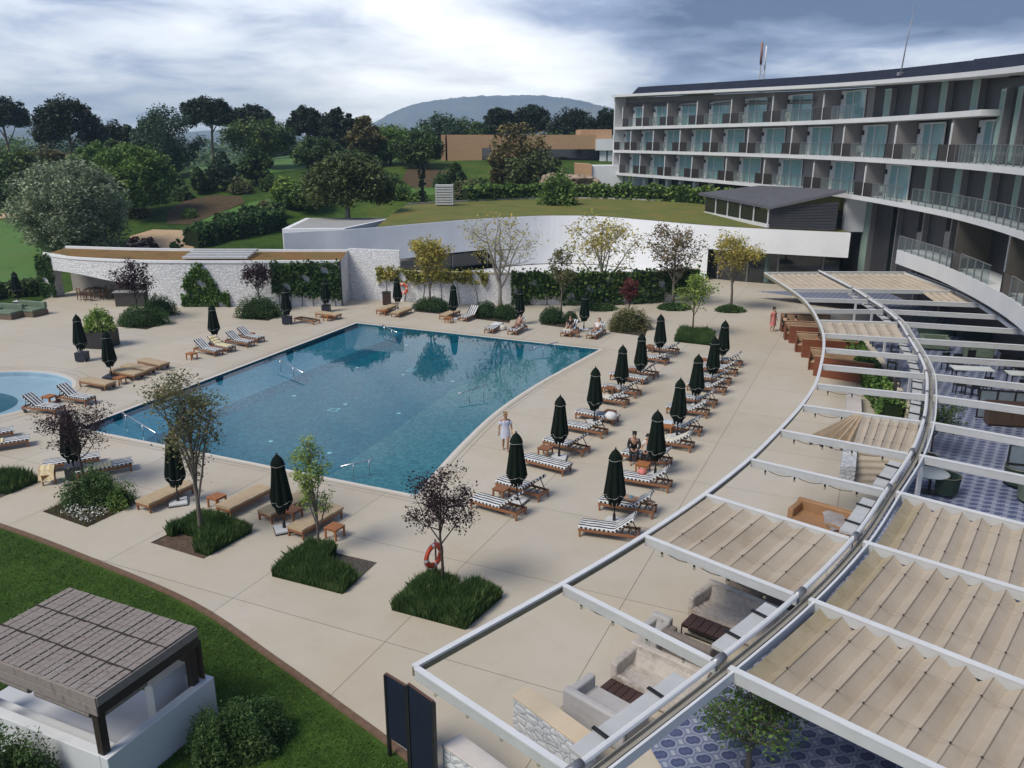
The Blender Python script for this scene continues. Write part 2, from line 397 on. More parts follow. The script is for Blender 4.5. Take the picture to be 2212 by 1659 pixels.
patch('flower_bank', hp((360, 486), (362, 458), (400, 435), (460, 424), (520, 425), (528, 440), (470, 462), (410, 488)), REDB)
patch('red_soil_slope', hp((868, 392), (880, 366), (930, 366), (985, 372), (960, 400), (900, 412)), REDB)
patch('slope_lawn', hp((400, 494), (470, 462), (540, 440), (660, 415), (700, 428), (620, 452), (560, 474), (480, 494)), BRIGHT)
patch('meadow', hp((410, 372), (420, 338), (520, 330), (640, 338), (660, 366), (560, 378)), BRIGHT, .06, 6)
patch('garden_lawn', hp((-80, 620), (-80, 482), (0, 480), (66, 478), (90, 540), (84, 610)), BRIGHT)
patch('lawn_terrace', hp((770, 424), (900, 408), (1000, 400), (1004, 412), (880, 432), (780, 440)), BRIGHT)

# --- deck: cast slabs with open joints
holes = [POOL, RND] + list(BEDS.values())
deck = tag(empty('pool_deck', (0, 30, 0)), kind='structure')
sheet = fill('sheet', [DECK] + holes, 0., DECKM)
bm = bmesh.new(); bm.from_mesh(sheet.data); bpy.data.objects.remove(sheet)
o0 = Vector((-19.6, 34.7)); JW = .006; SX, SY = 5.1, 4.55
def cut(co, no): bmesh.ops.bisect_plane(bm, geom=bm.verts[:] + bm.edges[:] + bm.faces[:], plane_co=(co.x, co.y, 0), plane_no=(no.x, no.y, 0))
IX, IY = range(-6, 13), range(-5, 11)
for i in IX:
    for e in (-JW, JW): cut(o0 + AX * (i * SX + e + 1.2), AX)
for j in IY:
    for e in (-JW, JW): cut(o0 + AY * (j * SY + e + .9), AY)
cells = {}
for f in bm.faces:
    q = f.calc_center_median(); d = Vector((q.x, q.y)) - o0; a = (d.dot(AX) - 1.2) / SX; b = (d.dot(AY) - .9) / SY
    ia, ib = math.floor(a), math.floor(b)
    gap = (min(a - ia, ia + 1 - a) * SX < JW and IX[0] <= round(a) <= IX[-1]) or (min(b - ib, ib + 1 - b) * SY < JW and IY[0] <= round(b) <= IY[-1])
    key = 'gap' if gap else (max(-7, min(ia, 12)), max(-6, min(ib, 10)))
    cells.setdefault(key, []).append([tuple(w_.co) for w_ in f.verts])
bm.free()
for key, fs in cells.items():
    mb = MB()
    for f in fs: mb.face([(a, b, -.022 if key == 'gap' else 0.) for a, b, _ in f])
    mb.build('joint_bed' if key == 'gap' else 'slab', mat('joint_dark', (.17, .15, .13), rough=.9) if key == 'gap' else DECKM, deck, world=True)  # joint bed has its own even dark grey-brown colour
e0 = [(q[0], q[1]) for q in LAWN]
m = MB(); m.ribbon([(a, b, .012) for a, b in offset(e0, -.0, False)], [(a, b, .012) for a, b in offset(e0, .15, False)]); m.ribbon([(a, b, .012) for a, b in offset(e0, .15, False)], [(a, b, -.05) for a, b in offset(e0, .16, False)])
tag(m.build('lawn_edging', CORTEN), 'rusty brown strip edging the lawn along the pale deck', 'edging')

# --- pool
def tilemat(name, c0, c1, c2):
    m, t, n, l, b = new_mat(name); c_ = n.new('ShaderNodeTexCoord')
    v = n.new('ShaderNodeTexVoronoi'); v.inputs['Scale'].default_value = 9; v.feature = 'F1'; l(c_.outputs['Object'], v.inputs['Vector'])
    sp = n.new('ShaderNodeSeparateColor'); l(v.outputs['Color'], sp.inputs[0])
    l(cramp(t, sp.outputs[0], [(.1, c0), (.5, c1), (.95, c2)]), b.inputs['Base Color']); b.inputs['Roughness'].default_value = .4; return m
TILE_D = tilemat('deep_pool_mosaic', (.009, .135, .195), (.018, .18, .25), (.04, .245, .325))
TILE_S = tilemat('shelf_mosaic', (.055, .185, .225), (.11, .25, .28), (.18, .32, .34))
TILE_L = tilemat('step_mosaic', (.075, .21, .30), (.115, .26, .36), (.16, .32, .41))
basin = tag(empty('swimming_pool', (-8, 42, 0)), 'large blue swimming pool with one curved side and shallow ledges', 'pool')
m = MB(); n_ = len(POOL)
for k in range(n_):
    a, b = POOL[k], POOL[(k + 1) % n_]; m.face([(a[0], a[1], -.64), (b[0], b[1], -.64), (b[0], b[1], -.0), (a[0], a[1], -.0)])
m.build('wall', TILE_D, basin, world=True)
m = MB(); m.face([(a, b, -.64) for a, b in POOL]); m.build('floor', TILE_D, basin, world=True)
SZ = -.30
lf = [P(u, v, SZ) for u, v in ((500, 872), (633, 817), (677, 796), (852, 727), (885, 712))]
f0 = lf[0] + (lf[0] - lf[1]) * 1.6
fr = lambda x: PA[1] + (PB[1] - PA[1]) / (PB[0] - PA[0]) * (x - PA[0])
bk = lambda x: PD[1] + (PC[1] - PD[1]) / (PC[0] - PD[0]) * (x - PD[0])
d1 = (lf[0] - lf[1]).normalized(); q = lf[0].copy()
while q.y > fr(q.x): q += d1 * .02
d2 = (lf[3] - lf[2]).normalized(); q2 = lf[3].copy()
while q2.y < bk(q2.x): q2 += d2 * .02
m = MB(); m.prism([PA, (q.x, q.y), (lf[1].x, lf[1].y), (lf[2].x, lf[2].y), (q2.x, q2.y), PD], -1.8, SZ); m.build('ledge', TILE_L, basin, world=True)['label'] = 'shallow ledge along the straight left side'; le = [(q.x, q.y), (lf[1].x, lf[1].y), (lf[2].x, lf[2].y), (q2.x, q2.y)]; lo2 = offset(le, .42, False); m = MB(); m.ribbon([(a, b, SZ + .002) for a, b in le], [(a, b, -.638) for a, b in lo2]); m.build('light_catching_slope', TILE_L, basin, world=True)  # sloped face added over the ledge riser so the drop catches light
rf = [P(u, v, SZ) for u, v in ((735, 1012), (975, 843), (1080, 790), (1180, 745))]
d1 = (rf[0] - rf[1]).normalized(); q = rf[0].copy()
while q.y > fr(q.x): q += d1 * .02
d2 = (rf[3] - rf[2]).normalized(); q2 = rf[3].copy()
while q2.y < bk(q2.x): q2 += d2 * .02
m = MB(); m.prism([(q.x, q.y), PB] + [tuple(z) for z in RC[1:-1]] + [PC, (q2.x, q2.y)] + [(z.x, z.y) for z in (rf[3], rf[2], rf[1], rf[0])], -1.8, SZ + .004); m.build('ledge', TILE_S, basin, world=True)['label'] = 'greenish ledge along the curved side'
def water(name, poly, z, parent, tint):
    m_, t, n, l, b = new_mat(name + '_water'); c_ = n.new('ShaderNodeTexCoord')
    gl = n.new('ShaderNodeBsdfGlossy'); gl.inputs['Roughness'].default_value = .015; tr = n.new('ShaderNodeBsdfTransparent'); tr.inputs[0].default_value = (*tint, 1)
    fz = n.new('ShaderNodeFresnel'); fz.inputs['IOR'].default_value = 1.33; mx = n.new('ShaderNodeMixShader')
    bp = n.new('ShaderNodeBump'); bp.inputs['Strength'].default_value = .06; bp.inputs['Distance'].default_value = .05; l(tex_noise(t, c_.outputs['Object'], 1.6, 3, .5), bp.inputs['Height'])
    l(bp.outputs[0], gl.inputs['Normal']); l(bp.outputs[0], fz.inputs['Normal']); l(fz.outputs[0], mx.inputs[0]); l(tr.outputs[0], mx.inputs[1]); l(gl.outputs[0], mx.inputs[2]); l(mx.outputs[0], n['Material Output'].inputs[0])
    q_ = MB(); q_.face([(a, b_, z) for a, b_ in poly]); return q_.build('water', m_, parent, world=True)
water('pool', POOL, -.07, basin, (.55, .88, .95))
COPE = mat('coping_stone', (.58, .53, .46), (.64, .60, .54), rough=.6, scale=2)
GUT = mat('gutter_slot', (.20, .17, .14), (.28, .24, .2), rough=.8)
def ring(line, d0, d1, z, name, m_, parent, closed=True):
    a, b = offset(line, d0, closed), offset(line, d1, closed)
    if closed: a.append(a[0]); b.append(b[0])
    q_ = MB(); q_.ribbon([(x, y, z) for x, y in a], [(x, y, z) for x, y in b]); q_.build(name, m_, parent, world=True)
ring(POOL, -.02, .16, .006, 'coping', COPE, basin); ring(POOL, .30, .335, .005, 'gutter', GUT, basin); ring(POOL, .52, .545, .005, 'gutter', GUT, basin)
ring(POOL, .02, -.02, -.05, 'tile_band', mat('waterline_tile', (.02, .07, .10), (.05, .12, .16), rough=.3, scale=9), basin)
for u, v in ((1195 * .2604 + 460.8, 1062 * .2604 + 518.4), (670 * .2604 + 460.8, 1295 * .2604 + 518.4), (1095 * .2604 + 460.8, 1365 * .2604 + 518.4), (1540 * .2604 + 460.8, 1440 * .2604 + 518.4), (1575 * .2604 + 460.8, 1120 * .2604 + 518.4), (1985 * .2604 + 460.8, 1175 * .2604 + 518.4), (1180 * .2604 + 460.8, 960 * .2604 + 518.4), (585, 954), (712, 979), (536, 860), (1600 * .2604 + 460.8, 875 * .2604 + 518.4)):
    c_ = P(u, v, -.63); MB().lathe([(.02, 0), (.10, .0), (.11, .02), (.05, .035), (.0, .04)], 10, c_, cap=False).build('inlet', mat('white_plastic', (.8, .82, .84), (.9, .92, .94), rough=.4), basin, world=True)
CYAN = mat('pale_cyan_tile', (.35, .75, .85), (.5, .88, .95), rough=.3)
for uv in (((705, 887), (716, 882), (736, 882), (726, 889)), ((876, 801), (886, 797), (902, 797), (892, 803))):
    pq = [P(u, v, -.63) for u, v in uv]; c_ = sum(pq, Vector()) / 4; m = MB()
    for k in range(4):
        a, b = pq[k], pq[(k + 1) % 4]; m.face([a, b, c_ + (b - c_) * .72, c_ + (a - c_) * .72])
    m.build('floor_drain_frame', CYAN, basin, world=True)
STEEL = mat('brushed_steel', (.62, .63, .64), (.74, .75, .76), rough=.28, metal=1., scale=8)
for (a, b, lab) in (((262, 890), (336, 935), 'steel handrail into the water at the near left corner of the pool'), ((598, 774), (655, 805), 'steel handrail halfway along the straight left side of the pool'), ((826, 702), (858, 718), 'steel handrail at the far left corner of the pool'),
                    ((1205, 739), (1154, 751), 'steel handrail at the far right corner of the pool'), ((1052, 832), (990, 850), 'steel handrail above the curved ledge beside the dark parasol reflections'), ((805, 991), (736, 1008), 'steel handrail on the near end of the curved pool ledge')):
    pa, pb = P(*a, .42), P(*b, .30); pa.z = .42; pb.z = .30
    t = tag(empty('pool_handrail', (pa.x, pa.y, 0)), lab, 'handrail'); d = (pb - pa)
    MB().tube([pa - d * .0 + Vector((0, 0, -.05)), pa, pa + d * .5, pb, pb + Vector((0, 0, -.08))], .03, 8).build('rail', STEEL, t, True, True)
    for k in (.12, .62):
        c_ = pa + d * k; MB().tube([c_, Vector((c_.x, c_.y, SZ))], .022, 6).build('post', STEEL, t, True, True)
rp = tag(empty('round_pool', (-27.7, 39.6, 0)), 'small round pale blue paddling pool cut off at the left edge', 'pool')
RS = mat('paddling_shelf', (.50, .60, .70), (.60, .69, .78), rough=.5, scale=1.2)
m = MB(); m.prism(RND, -.3, -.28); m.build('shelf', RS, rp, world=True)
m = MB()
for k in range(48): a, b = RND[k], RND[(k + 1) % 48]; m.face([(*a, -.3), (*b, -.3), (*b, 0), (*a, 0)])
m.build('wall', RS, rp, world=True)
m = MB(); m.face([(-28.4 + 3.5 * math.cos(a * math.pi / 20), 38.4 + 2.7 * math.sin(a * math.pi / 20), -.27) for a in range(40)]); m.build('deep_floor', tilemat('paddling_deep', (.02, .12, .16), (.03, .15, .2), (.05, .19, .24)), rp, world=True)
water('round', RND, -.06, rp, (.8, .92, .96)); ring(RND, .02, .2, .006, 'coping', COPE, rp); ring(RND, .5, .53, .005, 'gutter', GUT, rp); ring(RND, .95, .98, .005, 'gutter', GUT, rp)
# ================================================================== HOTEL
FAC = crom([(14.18, 119.07), (21.81, 100.21), (27.02, 82.12), (28.48, 68.91), (28.13, 56.4), (27.18, 48.84), (25.28, 40.61), (22.2, 32.5), (18.6, 26.2)], 24)
FS = [0.]
for i in range(1, len(FAC)): FS.append(FS[-1] + math.dist(FAC[i - 1], FAC[i]))
def fac(s, off=0., z=0.):
    s = max(0., min(s, FS[-1] - 1e-3)); i = max(0, np.searchsorted(FS, s) - 1); i = min(i, len(FAC) - 2)
    t = (s - FS[i]) / (FS[i + 1] - FS[i]); a, b = Vector(FAC[i]), Vector(FAC[i + 1]); q = a.lerp(b, t)
    a0, b0 = Vector(FAC[max(0, i - 3)]), Vector(FAC[min(len(FAC) - 1, i + 4)]); d = (b0 - a0).normalized(); n = Vector((d.y, -d.x))
    q = q + n * off; return Vector((q.x, q.y, z))
def fline(s0, s1, off, z, step=1.0):
    n = max(1, int((s1 - s0) / step)); return [fac(s0 + (s1 - s0) * k / n, off, z) for k in range(n + 1)]
def fwall(m_, s0, s1, off, z0, z1, mi=0, step=1.0):
    m_.ribbon(fline(s0, s1, off, z0, step), fline(s0, s1, off, z1, step), mi)
def fblock(m_, s0, s1, o0_, o1_, z0, z1, mi=0, step=1.5):
    n = max(1, int(math.ceil((s1 - s0) / step))); L = [s0 + (s1 - s0) * k / n for k in range(n + 1)]
    prof = [(o0_, z0), (o1_, z0), (o1_, z1), (o0_, z1)]; i = len(m_.v)
    for s_ in L:
        for a, b in prof: m_.v.append(tuple(fac(s_, a, b)))
    for k in range(n):
        for j in range(4): a = i + k * 4 + j; b = i + k * 4 + (j + 1) % 4; m_.f.append((a, b, b + 4, a + 4)); m_.m.append(mi)
    m_.f.append((i, i + 3, i + 2, i + 1)); m_.m.append(mi); e = i + n * 4; m_.f.append((e, e + 1, e + 2, e + 3)); m_.m.append(mi)
def s_at(u, z, off=0.):
    b = min((abs(PJ(*fac(k * .2, off, z))[0] - u), k * .2) for k in range(int(FS[-1] * 5))); return b[1]
TAUPE = mat('taupe_panel', (.20, .185, .185), (.25, .23, .225), rough=.6, scale=.8)
CHAR = mat('charcoal_cladding', (.030, .030, .036), (.048, .048, .055), rough=.55, scale=1.2)
SLATE = mat('slate_roofing', (.016, .02, .036), (.03, .036, .056), rough=.9, spec=.1, scale=2, bump=.2)
WFAS = mat('white_fascia', (.62, .63, .64), (.70, .70, .70), rough=.6, scale=.6)
DRAIL = mat('dark_bronze_screen', (.028, .022, .022), (.042, .034, .032), rough=.35, scale=3)
GREYM = mat('grey_metal', (.26, .26, .27), (.32, .32, .33), rough=.4, metal=.6, scale=4)
TEAL = glassmat('teal_glass', (.28, .47, .49), .93, .06)
RGLASS = glassmat('rail_glass', (.16, .22, .24), .30, .04)
DGLASS = glassmat('dark_glass', (.012, .016, .018), .93, .05)
CURT = mat('pale_curtain', (.20, .30, .27), (.30, .40, .36), rough=.8, scale=3, stretch=(6, 6, .3))
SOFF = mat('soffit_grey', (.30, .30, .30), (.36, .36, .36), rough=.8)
hotel = tag(empty('hotel', (*fac(45)[:2], 0)), 'long curved white and grey hotel with stacked balconies and a slate roof', 'building')
def hb(name, m_, mt, par=None, **k): return m_.build(name, mt, par or hotel, world=True, **k)
S1, S2, S3, S0 = 8.1, 11.13, 14.2, 4.75
SE = FS[-1]
m = MB(); fblock(m, 0, SE, -16, -2.6, 0, 4.3); hb('ground_floor_core', m, CHAR)
# slabs: pale fascia, grey underside
def slab(s0, s1, z, th=.35, back=-2.7, edge=0., name='floor_slab'):
    m_ = MB(); fblock(m_, s0, s1, back, edge, z - th, z); hb(name, m_, WFAS)
slab(-0., SE, S1); slab(0, SE, S2)
SEND3 = s_at(2121, S3); slab(0, SEND3, S3); S0B = s_at(1938, S0); slab(S0B, SE, S0 + .0, 1.0)
# inner walls, floor by floor
SDK = s_at(1848, S1 + 1.5)                      # from here on the front is charcoal instead of taupe
for z0, z1, s0, s1, off in ((S1, S2 - .35, 0, SE, -1.75), (S2, S3 - .35, 0, SE, -1.75)):
    m = MB(); fwall(m, s0, 56, off, z0, z1); hb('upper_wall', m, TAUPE); m = MB(); fwall(m, 56, s1, off, z0, z1); hb('upper_wall', m, CHAR)
rz = lambda s: 18.40 - 2.4 * min(1.1, s / 80) ** 1.25
def roofline(off, dz, s0=0, s1=None): return [fac(k, off, rz(k) + dz) for k in np.linspace(s0, s1 or SE, 60)]
m = MB(); m.ribbon([fac(k, -1.75, S3) for k in np.linspace(0, 50, 40)], [fac(k, -1.75, rz(k) - .4) for k in np.linspace(0, 50, 40)]); hb('top_wall', m, TAUPE)
m = MB(); m.ribbon([fac(k, -1.75, S3) for k in np.linspace(49.9, SEND3, 30)], [fac(k, -1.75, rz(k) - .3) for k in np.linspace(49.9, SEND3, 30)]); m.ribbon([fac(k, -1.2, S2) for k in np.linspace(SEND3, SE, 30)], [fac(k, -1.2, rz(k) - .4) for k in np.linspace(SEND3, SE, 30)])
m.face([fac(SEND3, -1.75, S3), fac(SEND3, -1.2, S3), fac(SEND3, -1.2, rz(SEND3)), fac(SEND3, -1.75, rz(SEND3))]); hb('top_wall', m, CHAR)
m = MB()                                          # louvred band under the eaves of the far half
for k in range(5): m.ribbon([fac(s_, -1.9 + .12 * k, rz(s_) - .55 - .22 * k) for s_ in np.linspace(0, 40, 30)], [fac(s_, -1.9 + .12 * k - .1, rz(s_) - .72 - .22 * k) for s_ in np.linspace(0, 40, 30)])
hb('eaves_louvre', m, GREYM)
m = MB(); A = roofline(.5, 0); B = roofline(.5, -.30); Cc = roofline(-3, -.30); D = roofline(-3, 0)
m.ribbon(A, B); m.ribbon(B, Cc); m.ribbon(D, A); hb('roof_fascia', m, WFAS)
m = MB(); m.ribbon([fac(k, -.6, rz(k) + .02) for k in np.linspace(3.5, SE, 60)], [fac(k, -1.6, rz(k) + .95 - .1 * k / 80) for k in np.linspace(3.5, SE, 60)]); m.ribbon([fac(k, -1.6, rz(k) + .95 - .1 * k / 80) for k in np.linspace(3.5, SE, 60)], [fac(k, -14, rz(k) + 1.15) for k in np.linspace(3.5, SE, 60)])
m.face([fac(3.5, -.6, rz(3.5)), fac(3.5, -14, rz(3.5)), fac(3.5, -14, rz(3.5) + 1.15), fac(3.5, -1.6, rz(3.5) + .95)]); hb('roof', m, SLATE)
m = MB(); m.ribbon([fac(k, -5, rz(k) + .7) for k in np.linspace(58, 66, 6)], [fac(k, -5, rz(k) + 1.3) for k in np.linspace(58, 66, 6)]); m.ribbon([fac(k, -5, rz(k) + 1.3) for k in np.linspace(58, 66, 6)], [fac(k, -9, rz(k) + 1.35) for k in np.linspace(58, 66, 6)]); hb('roof_hatch', m, SLATE)
# far gable end and the cross walls that close the front
m = MB(); a, b = fac(0, .0), fac(0, -16); g = (b - a).normalized()
m.beam((a.x, a.y, 0) if False else (*fac(.12, -.0)[:2], (S1 + 17.8) / 2), (*fac(.12, -15.5)[:2], (S1 + 17.8) / 2), .25, 17.8 - S1 + 1.0); hb('end_wall', m, WFAS)
m = MB(); m.beam((*fac(1.2, -2.4)[:2], 4), (*fac(1.2, -15)[:2], 4), .3, 8); hb('end_wall', m, WHITE)
BLK = mat('black_metal', (.012, .012, .013), (.025, .025, .027), rough=.4, scale=6)
def rail(s0, s1, z, off=-.06, panels=None, gap=.0, h=1.08, dark=False, glass=None):
    n = max(1, round((s1 - s0) / 1.15)); L = np.linspace(s0, s1, n + 1)
    for k in range(n):
        r_ = MB(); r_.ribbon([fac(L[k] + .03, off, z + .05), fac(L[k + 1] - .03, off, z + .05)], [fac(L[k] + .03, off, z + h), fac(L[k + 1] - .03, off, z + h)])
        pn = hb('balustrade_screen' if dark else 'balustrade_pane', r_, DRAIL if dark else (glass or RGLASS))
        f_ = MB(); f_.beam(fac(L[k], off, z), fac(L[k], off, z + h + .02), .05, .05) if False else f_.box((*fac(L[k], off)[:2], z + h / 2), (.06, .06, h))
        if not dark: f_.beam(fac(L[k], off, z + h + .02), fac(L[k + 1], off, z + h + .02), .05, .04)
        q_ = f_.build('rail_post', GREYM if not dark else BLK, pn, world=True)
def bays(parts, z, ceil, s_first, s_last):
    for i, sp in enumerate(parts):
        sn = parts[i + 1] if i + 1 < len(parts) else s_last; w_ = sn - sp; zc_ = ceil(sp)
        m_ = MB(); fblock(m_, sp - .1, sp + .1, -1.75, -.12, z, zc_ - .02); pw = hb('balcony_partition', m_, TAUPE)
        e_ = MB(); fblock(e_, sp + .0, sp + .13, -.12, -.04, z, zc_ - .25); e_.build('edge_trim', WFAS, pw, world=True)
        a0 = sp + .25; gw = min(3.6, w_ * .6)
        m_ = MB(); fblock(m_, a0, a0 + .75, -1.75, -1.6, z, min(zc_, z + 2.55)); wp = hb('white_panel', m_, WHITE)
        l_ = MB(); l_.box((*fac(a0 + .3, -1.54)[:2], z + 1.95), (.16, .16, .36)); l_.build('wall_lamp', BLK, wp, world=True)
        g_ = MB(); fwall(g_, a0 + .62, a0 + .62 + gw, -1.68, z + .05, min(zc_ - .1, z + 2.5)); wd = hb('sliding_door', g_, TEAL)
        f_ = MB(); zt = min(zc_ - .1, z + 2.5)
        for k in (a0 + .66, a0 + .62 + gw * .42, a0 + .62 + gw): f_.box((*fac(k, -1.62)[:2], z + (zt - z) / 2), (.08, .1, zt - z))
        f_.beam(fac(a0 + .6, -1.6, zt), fac(a0 + .62 + gw, -1.6, zt), .1, .1); f_.build('door_frame', WFAS, wd, world=True)
        # balustrade: dark screens each side of the partition, glass between
        rail(sp + .15, sp + 1.8, z, dark=True); rail(sp + 1.8, sn - 1.5, z); rail(sn - 1.5, sn - .1, z, dark=True) if i + 1 < len(parts) else None
CR = lambda k: 1290.3 + k * .2604
p1_ = [s_at(CR(k), S1 + 1.3, -.1) for k in (185, 350, 555, 785, 1065, 1385, 1790)] + [s_at(1635.9 + 885 * .2604, S1 + 1.3, -.1)]
p2_ = [s_at(CR(k), S2 + 1.3, -.1) for k in (120, 275, 465, 680, 940, 1250, 1610, 2040)] + [s_at(1635.9 + k * .2604, S2 + 1.3, -.1) for k in (1140, 1600)]
p3_ = [s_at(CR(k), S3 + 1.3, -.1) for k in (210, 375, 580, 825, 1110, 1450, 1875)]
e1 = s_at(1635.9 + 1290 * .2604, S1 + 1.3, -1.5); e2 = s_at(1635.9 + 1840 * .2604, S2 + 1.3, -1); e3 = s_at(1635.9 + 930 * .2604, S3 + 1.3, -.5)
bays(p1_, S1, lambda s: S2 - .42, 0, p1_[-1] + 9.0); bays(p2_, S2, lambda s: S3 - .42, 0, p2_[-1] + 5.5); bays(p3_, S3, lambda s: min(rz(s) - .6, S3 + 2.75), 0, e3)
# charcoal half: upright windows with pale fins
def windows(us, zref, z0, z1, off, wd, fin=True, curtain=True):
    for u in us:
        s_ = s_at(u, zref, off); g_ = MB(); fwall(g_, s_, s_ + wd, off + .06, z0, z1); wn_ = hb('window', g_, DGLASS if not curtain else TEAL)
        c_ = MB(); n = 14; L = np.linspace(s_ + .1, s_ + wd * .8, n); c_.ribbon([fac(k, off + .1 + .04 * (j % 2), z0 + .1) for j, k in enumerate(L)], [fac(k, off + .1 + .04 * (j % 2), z1 - .1) for j, k in enumerate(L)])
        if curtain: c_.build('curtain', CURT, wn_, world=True)
        if fin: f_ = MB(); fblock(f_, s_ + wd, s_ + wd + .14, off, off + .42, z0, z1); f_.build('fin', GREYM, wn_, world=True)
K5 = lambda k: 1635.9 + k * .2604
windows([K5(k) for k in (1060, 1285, 1525, 1790)], S3 + 1.5, S3 + .1, S3 + 2.2, -1.75, 1.7)
windows([K5(1990), 2190], S2 + 2, S2 + .1, S2 + 4.2, -1.2, 1.6)
windows([K5(k) for k in (1400, 1640, 1890, 2130)], S1 + 1.5, S1 + .1, S2 - .5, -1.75, 1.7)
rail(p1_[-1] + 9.0, SE, S1); rail(p2_[-1] + 1.2, SE, S2)
# storey above the terrace and the double-height front
m = MB(); fwall(m, 47, SE, -2.2, 0, S1 - .4); hb('lower_wall', m, CHAR)
K6 = lambda k: 1635.9 + k * .2604
windows([K6(885)], S1 - 2, .5, S1 - .5, -2.2, 1.9); windows([K6(1120), K6(1340), K6(1560)], S1 - 2, S0 + .1 if False else .6, S1 - .5, -2.2, 1.5, curtain=False)
windows([K6(1690), K6(2150)], S0 + 1.5, S0 + .1, S1 - .5, -2.2, 2.6, curtain=False)
rail(s_at(K6(1180), S0 + 1, -.06), s_at(K6(1640), S0 + 1, -.06), S0 + .0, h=1.0)
sq = [s_at(K6(k), S0 + 1.5, -.1) for k in (1640, 2060)]
for k, sp in enumerate(sq):
    m = MB(); fblock(m, sp - .1, sp + .1, -2.2, -.12, S0, S1 - .45); hb('balcony_partition', m, mat('olive_panel', (.06, .055, .045), (.08, .072, .06), rough=.6))
    g_ = MB(); fwall(g_, sp + 3.0, sp + 6.2, -2.12, S0 + .05, S0 + 2.6); wd = hb('sliding_door', g_, TEAL)
    f_ = MB(); [f_.box((*fac(q_, -2.06)[:2], S0 + 1.3), (.1, .12, 2.6)) for q_ in (sp + 3.0, sp + 6.2)]; f_.beam(fac(sp + 3, -2.06, S0 + 2.6), fac(sp + 6.2, -2.06, S0 + 2.6), .12, .12); f_.build('door_frame', WFAS, wd, world=True)
    rail(sp, sp + 1.5, S0, dark=True); rail(sp + 1.5, sp + 6.5, S0)
rail(sq[-1] + 6.5, SE, S0)
# far ground storey: white piers and dark panes under the lowest balcony
m = MB(); fwall(m, 5, 47, -2.0, 0, S1 - .4); hb('lower_glazing', m, DGLASS)
for u in (1352, 1371, 1394, 1417, 1443, 1472, 1502, 1536):
    s_ = s_at(u, 6.8, -1.6); m = MB(); m.box((*fac(s_, -1.6)[:2], 3.85), (.55, .7, 7.65), .3); hb('pier', m, WHITE)
m = MB(); a = Q(1806, 434, 71.2); m.box((29.6, 71.6, 6.3), (1.7, .6, 2.9), -.1); hb('white_pier', m, WHITE, bevel=.02)
# roof masts
def lattice(name, x, y, z0, z1, w_, lab):
    t = tag(empty(name, (x, y, z0)), lab, 'mast'); m_ = MB()
    for i in (-1, 1): m_.tube([(x + i * w_, y, z0), (x + i * w_, y, z1 - .5)], .07, 6)
    m_.build('legs', mat('mast_steel', (.42, .40, .40), (.5, .48, .48), rough=.5, scale=4), t, world=True); k = z0; m_ = MB(); i = 1
    while k < z1 - 1: m_.tube([(x - i * w_, y, k), (x + i * w_, y, k + .55)], .035, 5); k += .55; i = -i
    m_.build('bracing', MATS['mast_steel'], t, world=True); MB().tube([(x - w_, y, z1 - 2.6), (x - w_, y, z1)], .16, 8).build('antenna', mat('rusty_red_antenna', (.22, .10, .08), (.3, .16, .13), rough=.6), t, True, True)
    MB().tube([(x + w_, y, z1 - 3.2), (x + w_, y, z1 - .4)], .09, 8).build('antenna', WHITE, t, True, True); return t
q = Q(1645, 175, 112); lattice('radio_mast', q.x, 112, 17.5, ZT(q.x, 112, 92), .28, 'thin lattice radio mast with red antenna behind the hotel roof')
q = Q(1948, 140, 66); t = tag(empty('roof_aerial', (q.x, 66, 17.2)), 'single thin whip aerial standing on the slate hotel roof', 'aerial'); MB().tube([(q.x, 66, 17.2), (q.x + .15, 66, 19.5), (q.x + .45, 66, ZT(q.x, 66, 6))], [.05, .04, .02], 6).build('rod', GREYM, t, True, True); MB().box((q.x, 66, 17.3), (.4, .4, .25)).build('foot', GREYM, t, world=True)

# ================================================================== SPA WITH GREEN ROOF
ZR = 5.0
SP = [P(u, v, ZR) for u, v in ((612, 503), (690, 499), (770, 495), (900, 484), (1010, 475), (1130, 468), (1215, 466), (1300, 468), (1400, 476), (1500, 485), (1600, 492), (1700, 497), (1838, 503))]
spl = crom([(q.x, q.y) for q in SP], 6); G_ = crom([(-13.25, 66.0), (-9.5, 64.9), (-6.2, 64.35), (-1, 63.6), (5, 63.35), (10, 64.0), (15.2, 65.9)], 6)
spa = tag(empty('spa_building', (5, 84, 0)), 'low white curved building with a grass roof behind the pool', 'building')
def sb(name, m_, mt, par=None, **k): return m_.build(name, mt, par or spa, world=True, **k)
iR = max(i for i, q in enumerate(spl) if PJ(q[0], q[1], 4)[0] < 1538)
def zb(i): return 2.45 if i > iR else 0.
def wlow(x, y):
    u = PJ(x, y, 2)[0]
    return 1.95 if 782 < u < 1062 else .1
lo_ = [(x, y, wlow(x, y)) for x, y in spl[:iR + 1]]
m = MB(); m.ribbon(lo_, [(x, y, ZR) for x, y in spl[:iR + 1]]); sb('wall', m, WHITE)
m = MB(); m.ribbon([(x, y, 2.9) for x, y in spl[iR:]], [(x, y, ZR) for x, y in spl[iR:]]); m.face([(*spl[iR], 0), (*spl[iR], 2.9), (spl[iR][0] + .1, spl[iR][1] + 1.5, 2.9), (spl[iR][0] + .1, spl[iR][1] + 1.5, 0)]); sb('wall', m, WHITE)
m = MB(); m.ribbon([(x, y, ZR) for x, y in spl], [(x, y + .35, ZR + .0) for x, y in spl]); sb('parapet_cap', m, WFAS)
bk_ = [(x, y + 1.6) for x, y in spl]
m = MB(); m.ribbon([(x, y, 0) for x, y in bk_], [(x, y, 2.95) for x, y in bk_]); sb('window_band', m, DGLASS)
